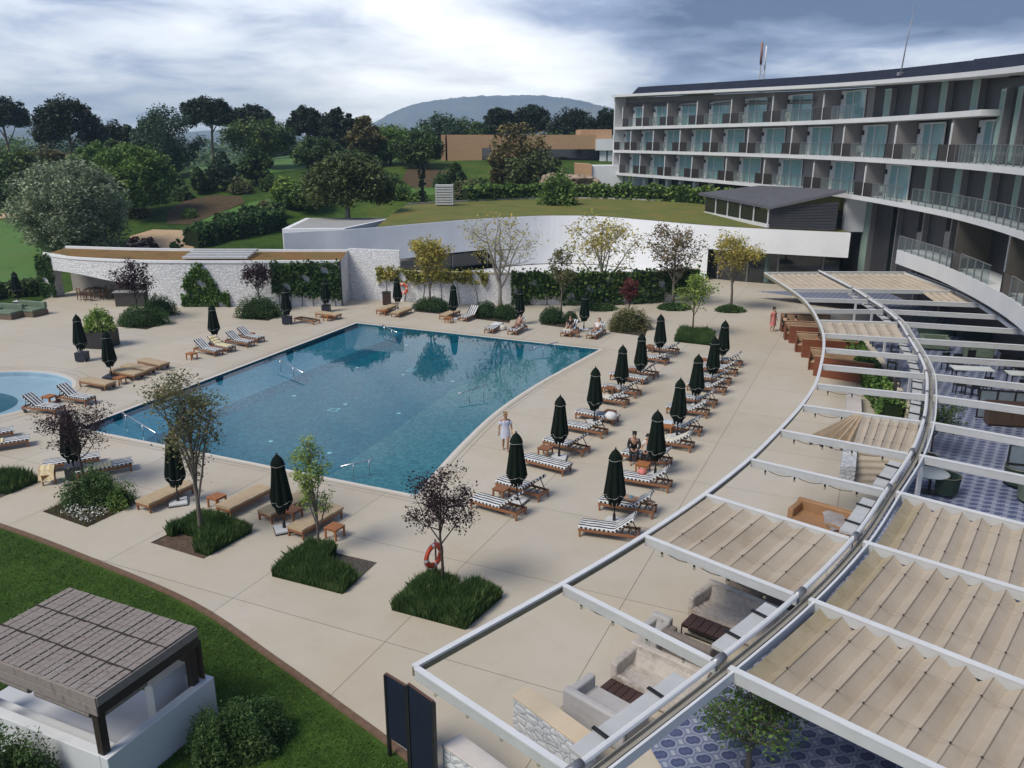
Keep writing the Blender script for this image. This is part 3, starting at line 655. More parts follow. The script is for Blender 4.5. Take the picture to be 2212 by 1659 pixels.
m = MB(); m.ribbon([(x, y, 2.9) for x, y in spl[iR:]], [(x, y, 2.9) for x, y in bk_[iR:]]); m.ribbon([(x, y, 1.75) for x, y in spl[:iR + 1]], [(x, y, 1.75) for x, y in bk_[:iR + 1]]); sb('soffit', m, SOFF)
for k, i in enumerate(range(2, len(bk_), 4)): sb('mullion', MB().box((bk_[i][0], bk_[i][1] - .1, 1.45), (.12, .12, 2.9)), GREYM)
for u0, u1 in ((1545, 1562), (1600, 1640), (1655, 1672), (1770, 1808)):
    c_ = MB(); n = 16; pts = [Q(u, 600, 72.5 + 0) for u in np.linspace(u0, u1, n)]; c_.ribbon([(q.x, 73.3 + .12 * (j % 2) if u0 > 1640 else 76.5 + .12 * (j % 2), .1) for j, q in enumerate(pts)], [(q.x, 73.3 + .12 * (j % 2) if u0 > 1640 else 76.5 + .12 * (j % 2), 2.8) for j, q in enumerate(pts)]); sb('curtain', c_, CURT)
SEDUM = mat('sedum_roof', (.09, .12, .018), (.14, .15, .025), (.20, .15, .035), rough=.95, scale=.35, bump=.8, bscale=6, dist=.1)
SEDUM2 = mat('rusty_sedum', (.10, .085, .02), (.22, .115, .03), (.13, .12, .028), rough=.95, scale=.5, bump=.8, bscale=6, dist=.1)
backline = [(-12, 94), (-2, 101.5), (6, 104.5), (13, 103), (20, 98), (27.5, 88)]
m = MB(); n = len(spl) - 1; bl = crom(backline, 4); f_ = [(x, y + .36) for x, y in spl[14:]]
BL = [tuple(np.array(bl[min(int(t * (len(bl) - 1)), len(bl) - 2)]) * (1 - (t * (len(bl) - 1) - min(int(t * (len(bl) - 1)), len(bl) - 2))) + np.array(bl[min(int(t * (len(bl) - 1)), len(bl) - 2) + 1]) * (t * (len(bl) - 1) - min(int(t * (len(bl) - 1)), len(bl) - 2))) for t in np.linspace(0, 1, len(f_))]
m.ribbon([(x, y, ZR + .03) for x, y in f_], [(a[0] * .5 + b[0] * .5, a[1] * .5 + b[1] * .5, ZR + .35) for a, b in zip(f_, BL)]); m.ribbon([(a[0] * .5 + b[0] * .5, a[1] * .5 + b[1] * .5, ZR + .35) for a, b in zip(f_, BL)], [(x, y, ZR + .45) for x, y in BL]); m.ribbon([(x, y, ZR + .45) for x, y in BL], [(x, y + .1, 0) for x, y in BL]); sb('grass_roof', m, SEDUM)
m = MB(); m.ribbon([(x, y - .25, ZR + .62) for x, y in BL], [(x, y, ZR + .62) for x, y in BL]); m.ribbon([(x, y - .25, ZR + .4) for x, y in BL], [(x, y - .25, ZR + .62) for x, y in BL]); sb('roof_kerb', m, mat('weathered_concrete', (.32, .31, .29), (.42, .41, .39), rough=.8, scale=1.5))
m = MB(); m.face([(x, y + .5, .04) for x, y in G_] + [(x, y - .05, .04) for x, y in reversed(spl) if x < 15.3]); sb('service_court', m, WFAS)
# left end: stepped white parapet and the lower court behind it
a, b, c_, d = P(612, 478, 6), P(770, 448, 6), P(1000, 437, 6), P(612, 500, 5.2)
m = MB(); w0 = Q(611, 466, 74); w1 = Q(780, 446, 88); m.prism([(w0.x, 73.4), (w0.x + 5.5, 73.8), (w1.x + 4, 84), (w1.x - 5, 84)], 3, 4.9); sb('upper_block', m, WHITE, bevel=.03); m = MB(); m.prism([(w0.x + .5, 73.9), (w0.x + 5.2, 74.2), (w1.x + 3.5, 83.6), (w1.x - 4.4, 83.6)], 4.8, 4.92); sb('gravel_roof', m, mat('roof_gravel', (.30, .30, .29), (.38, .38, .37), rough=.95, scale=2, bump=.4, bscale=30))
m = MB(); a, b = P(616, 520, 2), P(736, 540, 1.6); m.prism([(-21.6, 69.2), (-14.6, 70.6), (-14.6, 72), (-21.6, 71)], .0, 1.8); sb('low_wall', m, WHITE)
# little white vent stack on the roof
q = P(961, 442, ZR + .5); vt = tag(empty('vent_housing', q), 'pale slatted vent box standing on the grass roof', 'vent')
for k in range(8): MB().box((0, 0, .12 + .28 * k), (2.0, 1.4, .2)).build('slat', mat('vent_slat', (.45, .46, .46), (.55, .56, .56), rough=.6), vt)
for i in (-1, 1):
    for j in (-1, 1): MB().box((i * .92, j * .62, 1.12), (.12, .12, 2.24)).build('corner_post', MATS['vent_slat'], vt)
# dark annex with a tilted slate roof
ZA = ZR + .1
annex = tag(empty('dark_annex', (*P(1659, 491.6, ZA)[:2], ZA)), 'dark clad pavilion with a tilted slate roof joined to the hotel', 'building')
d0 = P(1659, 491.6, ZA); a0 = P(1522, 463, ZA); c0 = P(1805, 498, ZA); vb = (c0 - d0); va = (a0 - d0)
b0 = a0 + vb; zd, za_, zc2 = ZT(d0.x, d0.y, 448) , ZT(a0.x, a0.y, 421), ZT(c0.x, c0.y, 436)
for fc in ([d0, c0, (c0.x, c0.y, zc2), (d0.x, d0.y, zd)], [b0, a0, (a0.x, a0.y, za_), (b0.x, b0.y, zc2)]): m = MB(); m.face(fc); m.build('cladding', CHAR, annex, world=True)
m = MB()
for k in range(1, 9):
    f = k / 9.; m.beam((d0.x - .0, d0.y - .03, d0.z + (zd - d0.z) * f), (c0.x, c0.y - .03, c0.z + (zc2 - c0.z) * f), .03, .03)
m.build('cladding_ridge', SLATE, annex, world=True)
ex = va.normalized() * 1.2; ey = vb.normalized() * .3
m = MB(); rr = [d0 - ex * .6 - ey, a0 + ex - ey, b0 + ex + ey, c0 - ex * .3 + ey]; zz = [zd, za_, za_ + .9, zc2 + .9]
m.hexa([(q.x, q.y, z - .12) for q, z in zip(rr, zz)] + [(q.x, q.y, z + .12) for q, z in zip(rr, zz)]); m.build('roof', mat('zinc_roof', (.085, .085, .10), (.12, .12, .14), rough=.5, scale=2), annex, world=True)
for k in range(5):
    f0_, f1_ = k / 5 + .012, (k + 1) / 5 - .012; A_, B_ = d0 + va * f0_, d0 + va * f1_; zt0, zt1 = zd + (za_ - zd) * f0_ - .25, zd + (za_ - zd) * f1_ - .25
    g_ = MB(); g_.face([(A_.x, A_.y, ZA + .35), (B_.x, B_.y, ZA + .35), (B_.x, B_.y, zt1), (A_.x, A_.y, zt0)]); wn_ = g_.build('window', DGLASS, annex, world=True)
    f_ = MB(); f_.box((A_.x, A_.y, (ZA + zt0) / 2 + .2), (.1, .1, zt0 - ZA)); f_.build('frame', WFAS, wn_, world=True)
m = MB(); m.beam(d0 + Vector((0, -.05, .15)), a0 + Vector((0, -.05, .15)), .25, .3); m.build('sill', WFAS, annex, world=True)

# ================================================================== WHITE STONE BAR AND GARDEN WALL
def stonemat(name, c0, c1, joint, sc=3.2):
    m, t, n, l, b = new_mat(name); c_ = n.new('ShaderNodeTexCoord'); v = n.new('ShaderNodeTexVoronoi'); v.feature = 'DISTANCE_TO_EDGE'; v.inputs['Scale'].default_value = sc
    mp = n.new('ShaderNodeMapping'); mp.inputs['Scale'].default_value = (1, 1, 1.5); l(c_.outputs['Object'], mp.inputs[0]); l(mp.outputs[0], v.inputs['Vector'])
    ns = tex_noise(t, c_.outputs['Object'], 3, 4); cc = cramp(t, ns, [(.35, c0), (.65, c1)]); j = cramp(t, v.outputs['Distance'], [(.01, (0, 0, 0)), (.05, (1, 1, 1))])
    x = n.new('ShaderNodeMix'); x.data_type = 'RGBA'; l(j, x.inputs[0]); x.inputs[6].default_value = (*joint, 1); l(cc, x.inputs[7]); l(x.outputs[2], b.inputs['Base Color']); b.inputs['Roughness'].default_value = .85
    bumpn(t, v.outputs['Distance'], .6, .08); return m
STONE = stonemat('white_painted_stone', (.64, .645, .66), (.75, .75, .75), (.36, .365, .39))
bar = tag(empty('stone_bar', (-25, 64, 0)), 'curved white stone bar building with a rusty grass roof and open left bay', 'building')
FW = crom([(P(108, 640).x, P(108, 640).y), (-35.2, 65.0), (-31, 63.6), (-27.5, 62.9), (-22, 62.7), (P(738, 661).x, P(738, 661).y)], 8)
HB = 3.45
def zlow(i): x = FW[i][0]; return 2.35 - 1.0 * smooth01((x + 36.5) / 7) if x < -28.8 else 0.
i0 = min(i for i, q in enumerate(FW) if q[0] > -28.8)
m = MB(); A = [(x, y, 1.75 + .55 * smooth01((-30 - x) / 6)) for x, y in FW[:i0 + 1]]; m.ribbon(A, [(x, y, HB + .25 * smooth01((-33 - x) / 4)) for x, y in FW[:i0 + 1]]); m.build('wall_band', STONE, bar, world=True)
m = MB(); m.ribbon([(x, y, 0) for x, y in FW[i0:]], [(x, y, HB) for x, y in FW[i0:]]); m.build('wall', STONE, bar, world=True)
m = MB(); q = FW[0]; m.box((q[0] + .35, q[1] + .2, 1.7), (.75, 1.2, 3.4), -.3); m.build('pier', STONE, bar, world=True)
bk2 = [(-37.9, 69.6), (-30, 68.0), (-20, 67.3), (-13.2, 67.2)]; bkc = crom(bk2, 12)
bkc = [tuple(np.array(bkc[int(t * (len(bkc) - 1))])) for t in np.linspace(0, 1, len(FW))]
m = MB(); m.ribbon([(x, y + .25, HB + .02) for x, y in FW], [(x, y, HB + .25) for x, y in bkc]); m.build('grass_roof', SEDUM2, bar, world=True)
m = MB(); m.ribbon([(x, y - .06, HB + .12) for x, y in FW], [(x, y + .26, HB + .12) for x, y in FW]); m.ribbon([(x, y - .06, HB - .05) for x, y in FW], [(x, y - .06, HB + .12) for x, y in FW]); m.build('roof_edge', WHITE, bar, world=True)
m = MB(); m.ribbon([(x, y - .2, HB + .2) for x, y in bkc], [(x, y - .2, HB + .42) for x, y in bkc]); m.ribbon([(x, y - .2, HB + .42) for x, y in bkc], [(x, y + .1, HB + .42) for x, y in bkc]); m.build('back_parapet', WHITE, bar, world=True)
m = MB(); m.ribbon([(x, y, 0) for x, y in bkc], [(x, y, HB + .2) for x, y in bkc]); m.build('back_wall', mat('grey_plaster', (.30, .28, .26), (.36, .34, .31), rough=.85), bar, world=True)  # back wall in one even warm grey plaster
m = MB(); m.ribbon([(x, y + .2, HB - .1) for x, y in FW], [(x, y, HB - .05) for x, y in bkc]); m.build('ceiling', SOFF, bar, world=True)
m = MB(); x, y = FW[i0]; m.box((x + .2, y + 2.6, 1.6), (.5, 5.0, 3.2), .1); m.build('cross_wall', STONE, bar, world=True)
for i in range(4):
    a, b = P(382, 560, HB + .3), P(521, 562, HB + .3); y_ = 63.6 + i * .8; MB().box(((a.x + b.x) / 2, y_, HB + .28 + .08 * i), (b.x - a.x, .55, .16)).build('skylight_slat', mat('vent_slat', (.45, .46, .46), (.55, .56, .56), rough=.6), bar, world=True)
gw = tag(empty('garden_wall', (5, 64.5, 0)), 'white painted stone wall running behind the far loungers, partly under creeper', 'wall')
G = crom([(-13.25, 66.0), (-9.5, 64.9), (-6.2, 64.35), (-1, 63.6), (5, 63.35), (10, 64.0), (15.2, 65.9)], 6)
def gtop(x): return 3.6 if x < -10.6 else 2.45
m = MB(); m.sweep([((x, y, 0), (0, 1)) for x, y in G], [(0, 0), (.45, 0), (.45, 2.4), (0, 2.4)]); m.build('wall', STONE, gw, world=True)
m = MB(); m.sweep([((x, y, 2.39), (0, 1)) for x, y in G if x < -8.8], [(.01, 0), (.44, 0), (.44, 1.7), (.01, 1.7)]); m.build('tall_end', STONE, gw, world=True)
m = MB(); m.face([(-13.3, 63.13, 0), (-13.25, 66.1, 0), (-13.25, 66.1, 4.0), (-13.3, 63.13, HB)]); m.build('return', STONE, gw, world=True)
m = MB(); m.sweep([((x, y, 2.41), (0, 1)) for x, y in G if x > -9.2], [(-.04, 0), (.5, 0), (.5, .07), (-.04, .07)]); m.build('cap', mat('yellowed_cap', (.42, .38, .22), (.5, .46, .32), rough=.8), gw, world=True)

# ================================================================== BRICK BUILDING
BRK = mat('brick_cladding', (.34, .20, .105), (.44, .275, .155), (.52, .35, .215), rough=.9, scale=5, detail=8, bump=.4, bscale=9, dist=.05)
YB = 146.; bx = lambda u: Q(u, 320, YB).x
brick = tag(empty('brick_building', (bx(1140), YB, hz(bx(1140), YB))), 'flat roofed tan brick building beyond the garden trees', 'building')
zt_ = Q(953, 291, YB).z; zb_ = Q(953, 356, YB).z; zo = Q(1240, 322, YB).z
m = MB(); m.prism([(bx(953), YB), (bx(962), YB), (bx(962), YB + 14), (bx(953), YB + 14)], zb_ - 3, zt_); m.build('wall', BRK, brick, world=True)
m = MB(); m.prism([(bx(966), YB), (bx(1041), YB), (bx(1041), YB + 14), (bx(966), YB + 14)], zb_ - 3, zt_); m.build('wall', BRK, brick, world=True)
m = MB(); m.prism([(bx(1062), YB), (bx(1115), YB), (bx(1115), YB + 14), (bx(1062), YB + 14)], zb_ - 3, zt_ - .02); m.build('wall', BRK, brick, world=True)
m = MB(); m.prism([(bx(1041), YB + .02), (bx(1062), YB + .02), (bx(1062), YB + 14), (bx(1041), YB + 14)], zo + .2, zt_ - .01); m.build('lintel', BRK, brick, world=True)
m = MB(); m.prism([(bx(1115), YB - 2), (bx(1284), YB - 2), (bx(1284), YB + 14), (bx(1115), YB + 14)], zo, zt_ - .03); m.build('wall', BRK, brick, world=True)
m = MB(); m.prism([(bx(1256), YB + 3), (bx(1325), YB + 3), (bx(1325), YB + 14), (bx(1256), YB + 14)], zo + 1, zt_ + .9); m.build('wall', BRK, brick, world=True)
m = MB(); m.prism([(bx(963.5), YB + .5), (bx(1330), YB + .5), (bx(1330), YB + 10), (bx(963.5), YB + 10)], zb_ - 2.5, zo + 1); m.build('window_wall', DGLASS, brick, world=True)
m = MB(); m.prism([(bx(1284), YB - 2.3), (bx(1334), YB - 2.3), (bx(1334), YB + 6), (bx(1284), YB + 6)], zo - .2, zt_ - .7); m.build('white_block', WHITE, brick, world=True)
for k in (1301, 1318): m = MB(); m.box((bx(k), YB - 1.2, zo - 3), (1.1, 1.1, 7)); m.build('pier', WHITE, brick, world=True)
YT = 118.; tx = lambda u: Q(u, 380, YT).x
tw = tag(empty('retaining_wall', (tx(1300), YT, 3)), 'white and brick retaining wall at the far foot of the hotel', 'wall')
m = MB(); m.prism([(tx(1278), YT), (tx(1345), YT), (tx(1345), YT + 5), (tx(1278), YT + 5)], 2, Q(1300, 358, YT).z); m.build('white_wall', WHITE, tw, world=True)
m = MB(); m.prism([(tx(1247), YT + 4), (tx(1277.5), YT - .3), (tx(1277.5), YT + 5), (tx(1250), YT + 9)], 2, Q(1260, 355, YT).z); m.build('brick_wall', BRK, tw, world=True)

# ================================================================== MOUNTAINS AND AIR
MTN = mat('haze_paled_mountain', (.13, .15, .16), (.18, .20, .21), (.24, .25, .255), rough=1, scale=.008, detail=8)  # ridge colour paled to imitate more distance haze than the air gives
def ridge(name, Y, pts, depth, base=-20, jag=.04):
    xs_ = crom([(Q(u, v, Y).x, Q(u, v, Y).z) for u, v in pts], 14); m_ = MB(); n = len(xs_); rr = random.Random(name)
    prev = [(x, Y - depth, base) for x, z in xs_]
    rows = [prev]
    for k in range(1, 9):
        f = k / 8.; g = smooth01(f); rows.append([(x, Y - depth + depth * f, base + (z - base) * g * (1 + rr.uniform(-jag, jag) * (1 - .3 * f))) for x, z in xs_])
    rows.append([(x, Y + depth, base) for x, z in xs_])
    for a, b in zip(rows, rows[1:]): m_.ribbon(a, b)
    return struct(m_.build(name, MTN, smooth=True))
ridge('mountain', 3300, [(600, 330), (740, 290), (812, 264), (850, 243), (900, 224), (960, 214), (1020, 208), (1110, 206), (1180, 207), (1260, 219), (1330, 238), (1430, 262), (1560, 285), (1800, 320)], 600, -4, jag=.02)
ridge('hill_range', 2500, [(700, 320), (790, 292), (860, 286), (930, 280), (985, 268), (1040, 270), (1100, 265), (1160, 262), (1230, 250), (1330, 245), (1460, 270), (1700, 300)], 400, -4)
ridge('near_hill', 1750, [(1050, 310), (1150, 290), (1210, 262), (1255, 236), (1290, 228), (1330, 237), (1400, 262), (1520, 290), (1650, 310)], 260, -4)
ridge('western_hills', 3100, [(-1200, 300), (-700, 275), (-300, 262), (-60, 262), (60, 262), (140, 272), (220, 283), (300, 290), (380, 288), (470, 282), (560, 290), (640, 288), (740, 300), (860, 310)], 500, -4)
ridge('western_ridge', 2100, [(-900, 305), (-300, 292), (-80, 284), (40, 281), (130, 287), (230, 293), (340, 296), (520, 294), (700, 300), (830, 308)], 350, -4)
hz_ = MB(); hz_.box((0, 1850, 96.4), (9000, 4700, 200)); ho = tag(hz_.build('haze', mat('air', (1, 1, 1))), kind='stuff')
mh = bpy.data.materials.new('haze_air'); mh.use_nodes = True; t = mh.node_tree
for n in list(t.nodes): t.nodes.remove(n)
o_ = t.nodes.new('ShaderNodeOutputMaterial'); pv = t.nodes.new('ShaderNodeVolumePrincipled'); pv.inputs['Color'].default_value = (.54, .78, 1, 1); pv.inputs['Density'].default_value = 3.1e-4; pv.inputs['Anisotropy'].default_value = .1
t.links.new(pv.outputs[0], o_.inputs['Volume']); ho.data.materials.clear(); ho.data.materials.append(mh)
# ================================================================== PERGOLA
ZP = 3.3
OUT = [(893, 1437), (1213, 1260), (1390, 1155), (1522, 1066), (1618, 990), (1682.8, 927.3), (1731, 874), (1761, 828.4), (1773, 786.7), (1779, 751), (1778, 719.7), (1767, 691), (1754, 667.7), (1733.5, 644), (1706, 623.4), (1651.5, 588)]
MID = [(1240, 1668), (1552, 1432), (1727, 1287), (1845, 1165), (1918, 1059), (1969, 980.7), (1995, 910.4), (2002, 853), (2000.5, 807.5), (1985, 768), (1963, 731.5), (1940.6, 696), (1909, 669), (1875.5, 647), (1841.6, 624.7), (1770, 587.5)]
INN = [None, (2016, 1656), (2212, 1477), (2212, 1276.6), (2212, 1134), (2212, 1030), (2212, 949.5), (2212, 881.8), (2212, 831), (2212, 782), (2212, 747), (2209, 713), (2159, 682), (2117.7, 656), (2065.6, 628.6), (1956, 588)]
PW = mat('white_steel', (.60, .61, .62), (.68, .69, .70), rough=.5, scale=1.5, bump=.05)
PG = mat('pale_grey_steel', (.44, .45, .45), (.52, .53, .53), rough=.5, scale=2)
OLIVE = mat('weathered_channel', (.15, .13, .075), (.27, .24, .16), (.2, .18, .13), rough=.8, scale=3, stretch=(1, 1, 4))
FABM = mat('cream_awning_fabric', (.38, .315, .235), (.46, .39, .30), (.35, .28, .20), rough=.9, scale=.45, detail=8, bump=.12, bscale=60, sheen=.2)
FABY = mat('stained_awning_fabric', (.32, .265, .16), (.42, .36, .26), rough=.9, scale=2, detail=8)
WIRE = mat('dark_cable', (.03, .028, .026), (.05, .045, .04), rough=.6)
o_ = [P(u, v, ZP) for u, v in OUT]; i_ = [P(u, v, ZP) for u, v in MID]
x_ = []
for k, q in enumerate(INN):
    if q is None: x_.append(i_[k] + (i_[k] - o_[k]) * 1.2); continue
    e = P(*q, ZP); d = (e - i_[k]); L = max(d.length, 7.4) if 0 < k < 11 else d.length; x_.append(i_[k] + d.normalized() * L)
perg = tag(empty('pergola', (i_[5].x, i_[5].y, 0)), 'curved white steel pergola with radial beams and cream awnings over the terrace', 'pergola')
def pb(name, m_, mt, par=None, **k): return m_.build(name, mt, par or perg, world=True, **k)
def rline(pts, n=6): return [Vector(q) for q in crom([tuple(q) for q in pts], n)]
def rsweep(pts, prof, dz=0.):
    L = []
    for k, q in enumerate(pts):
        t = (pts[min(k + 1, len(pts) - 1)] - pts[max(k - 1, 0)]).normalized(); L.append((q + Vector((0, 0, dz)), (t.y, -t.x)))
    m_ = MB(); m_.sweep(L, prof); return m_
ol = rline(o_); ml = rline(i_); il = rline(x_[1:]) 
pb('outer_rail', rsweep(ol, [(-.05, -.05), (.07, -.05), (.07, 0), (-.05, 0)]), PW)
pb('outer_channel', rsweep(ol, [(-.045, -.24), (-.005, -.24), (-.005, -.052), (-.045, -.052)]), OLIVE)
pb('mid_tube', rsweep(ml, [(.06 * math.cos(a), .06 * math.sin(a)) for a in np.linspace(0, 2 * math.pi, 9)[:-1]], .07), PW)
pb('mid_gutter', rsweep(ml, [(.08, -.16), (.20, -.16), (.20, -.10), (.185, -.10), (.185, -.13), (.10, -.13), (.10, -.05), (.08, -.05)]), mat('grey_gutter', (.27, .255, .215), (.36, .34, .30), rough=.7, scale=2))
pb('mid_rail', rsweep(ml, [(.30, -.2), (.35, -.2), (.35, .01), (.30, .01)]), PW)
pb('inner_rail', rsweep(il, [(-.1, -.2), (.0, -.2), (.0, .0), (-.1, .0)]), PW); pb('inner_tube', rsweep(il, [(.2 + .05 * math.cos(a), .05 * math.sin(a)) for a in np.linspace(0, 2 * math.pi, 7)[:-1]], .03), PG)
for k in range(16):
    a, b, c = o_[k], i_[k], x_[k]; d = (b - a).normalized()
    m = MB(); m.beam(a + d * .08 - Vector((0, 0, .13)), b - d * .02 - Vector((0, 0, .13)), .10, .22); bm_ = pb('beam', m, PG, bevel=.008)
    t = MB(); t.beam(a + d * .08 - Vector((0, 0, .01)), b - d * .02 - Vector((0, 0, .01)), .12, .03); t.build('beam_cap', PW, bm_, world=True)
    if k:
        d = (c - b).normalized(); s_ = b + d * .22
        m = MB(); m.beam(s_ - Vector((0, 0, .11)), c - Vector((0, 0, .11)), .11, .24); bm_ = pb('beam', m, PG, bevel=.008); t = MB(); t.beam(s_ + Vector((0, 0, .022)), c + Vector((0, 0, .022)), .13, .03); t.build('beam_cap', PW, bm_, world=True)
    # clamp where tube and beam meet
    m = MB(); t_ = (ml[min(k * 6 + 1, len(ml) - 1)] - ml[max(k * 6 - 1, 0)]).normalized(); m.tube([b + Vector((0, 0, .07)) - t_ * .16, b + Vector((0, 0, .07)) + t_ * .16], .085, 8); pb('clamp', m, GREYM, smooth=True)
ZT_ = .62
for k in (5, 7, 8, 9, 10, 11, 12, 13, 14):
    t_ = (o_[k] - i_[k]).normalized(); q = i_[k] - t_ * .32; m = MB(); m.box((q.x, q.y, (ZP - .2 + .0) / 2), (.11, .11, ZP - .2)); pb('post', m, PW)
def awning(a0, b0, a1, b1, side, span=.6, sag=.16, n_wire=2, name='awning', stain=True, drop=.06):
    # fabric hung in scallops between battens; a0->b0 and a1->b1 lie on neighbouring beams
    L = ((b0 - a0).length + (b1 - a1).length) / 2; n = max(2, round(L / span)); R_ = 6; rows = []; mi = []; rr = random.Random(str(a0))
    for k in range(n * R_ + 1):
        f = k / (n * R_); g = (k % R_) / R_ if k < n * R_ else 0.; j = min(int(k / R_), n - 1)
        z = -sag * (1 + .2 * math.sin(j * 2.3)) * ((1 - abs(2 * g - 1)) * .8 + .2 * math.sin(math.pi * g))
        p0_, p1_ = a0.lerp(b0, f), a1.lerp(b1, f); row = []
        for h in range(7): q = p0_.lerp(p1_, .02 + .96 * h / 6); row.append((q.x, q.y, q.z - drop + z * (1 - .10 * abs(h - 3) / 3) - .015 * math.sin(math.pi * h / 6)))
        rows.append(row)
    m_ = MB()
    for k in range(len(rows) - 1): m_.ribbon(rows[k], rows[k + 1], 1 if stain and k < R_ else 0)
    aw = pb(name, m_, [FABM, FABY]); 
    for j in range(1, n):
        f = j / n; p0_, p1_ = a0.lerp(b0, f), a1.lerp(b1, f); w_ = MB(); w_.beam(p0_.lerp(p1_, .02) + Vector((0, 0, -drop - .008)), p0_.lerp(p1_, .98) + Vector((0, 0, -drop - .004)), .016, .012); w_.build('batten', mat('tan_batten', (.20, .15, .10), (.26, .2, .14), rough=.7), aw, world=True)
        for h in (.25, .75): q = p0_.lerp(p1_, h) + Vector((0, 0, -drop + .012)); w_ = MB(); w_.box(q, (.026, .026, .03)); w_.build('clip', WIRE, aw, world=True)
    for h in (.25, .75):
        w_ = MB(); w_.tube([a0.lerp(a1, h) + Vector((0, 0, -drop + .01)), b0.lerp(b1, h) + Vector((0, 0, -drop + .01))], .004, 4); w_.build('wire', mat('awning_wire', (.26, .21, .16), (.32, .26, .2), rough=.6), aw, world=True)
def inset(a, b, f): return a + (b - a).normalized() * f
for k in (2, 14): awning(inset(o_[k], i_[k], .12), inset(i_[k], o_[k], .12), inset(o_[k + 1], i_[k + 1], .12), inset(i_[k + 1], o_[k + 1], .12), 0, .5 if k == 2 else .45, .15, stain=False)
awning(inset(o_[10], i_[10], .15), inset(i_[10], o_[10], .15), inset(o_[11], i_[11], .15), inset(i_[11], o_[11], .15), 0, .55, .1, stain=False)
for k in (1, 2, 3): awning(inset(i_[k], x_[k], .48), x_[k], inset(i_[k + 1], x_[k + 1], .48), x_[k + 1], 1, .47, .20)
awning(inset(i_[14], x_[14], .5), x_[14], inset(i_[15], x_[15], .5), x_[15], 1, .55, .1, stain=False); awning(i_[13].lerp(x_[13], .62), x_[13], i_[14].lerp(x_[14], .66), x_[14], 1, .5, .14, stain=False)
# half-drawn awning that hangs in a fan by the steps
a0, b0, a1, b1 = o_[6].lerp(i_[6], .52), inset(i_[6], o_[6], .12), o_[5].lerp(i_[5], .22), inset(i_[5], o_[5], .12)
awning(a0, b0, o_[5].lerp(i_[5], .58), b1, 0, .3, .10, stain=False)
m = MB(); n = 9; hub = [o_[6].lerp(i_[6], .45 + .08 * j / n) for j in range(n + 1)]; tip = [o_[5].lerp(i_[5], .22 + .36 * j / n) for j in range(n + 1)]
for j in range(n):
    mid_ = (hub[j] + hub[j + 1] + tip[j] + tip[j + 1]) / 4 - Vector((0, 0, .35)); tj = tip[j] - Vector((0, 0, .1 + .25 * (j % 2))); tk = tip[j + 1] - Vector((0, 0, .1 + .25 * ((j + 1) % 2)))
    m.face([hub[j] - Vector((0, 0, .08)), tj, tk, hub[j + 1] - Vector((0, 0, .08))])
pb('gathered_awning', m, mat('tan_fabric', (.40, .30, .19), (.50, .40, .28), rough=.9))  # gathered cloth in its own plain tan
# flat cassettes of the drawn-back awnings, lying along the mid tube
for k in (0, 1, 3, 4, 6, 7, 8, 9, 11, 12, 13):
    j0, j1 = k * 6 + 1, min(k * 6 + 6, len(ml) - 1); L = ml[j0:j1]
    pr = [(-.50, -.20), (-.17, -.20), (-.17, -.15), (-.50, -.12)]
    q = pb('awning_cassette', rsweep(L, pr), PG)
    for jj in (1, len(L) - 2): s_ = L[jj]; t_ = (L[jj + 1] - L[jj - 1]).normalized(); w_ = MB(); n_ = Vector((t_.y, -t_.x, 0)); w_.beam(s_ - n_ * .54 + Vector((0, 0, -.09)), s_ - n_ * .14 + Vector((0, 0, -.12)), .07, .03); w_.build('strap', BLK, q, world=True)
# string lights under the near beams
def strings(k, a, b, lab):
    t = tag(empty('string_lights', (a.x, a.y, ZP - .3)), lab, 'string lights', 'string lights hung under the pergola beams'); n = max(3, round((b - a).length / 1.05)); pts = []
    for j in range(n * 4 + 1):
        f = j / (n * 4); g = (j % 4) / 4; q = a.lerp(b, f); pts.append(q + Vector((0, 0, -.26 - .10 * 4 * g * (1 - g))))
    MB().tube(pts, .010, 4).build('cable', WIRE, t, world=True)
    for j in range(n + 1):
        q = a.lerp(b, j / n) + Vector((0, 0, -.26)); bl_ = MB().lathe([(.012, 0), (.03, -.02), (.03, -.1), (.015, -.11)], 8, q).build('socket', BLK, t, world=True)
        MB().lathe([(.02, -.10), (.035, -.14), (.036, -.17), (.012, -.2)], 8, q).build('bulb', glassmat('bulb_glass', (.7, .6, .4), .35), bl_, True, True)
BN = ['first', 'second', 'third', 'fourth', 'fifth', 'sixth', 'seventh', 'eighth']
for k in (0, 1, 2, 3, 4, 5, 6, 7): sd = ((o_[k] - i_[k]).normalized()); n_ = Vector((-sd.y, sd.x, 0)) * -.09; strings(k, o_[k] - sd * .5 + n_, i_[k] + sd * .8 + n_, 'string of bulbs under the %s pergola beam counted from its near corner' % BN[k])

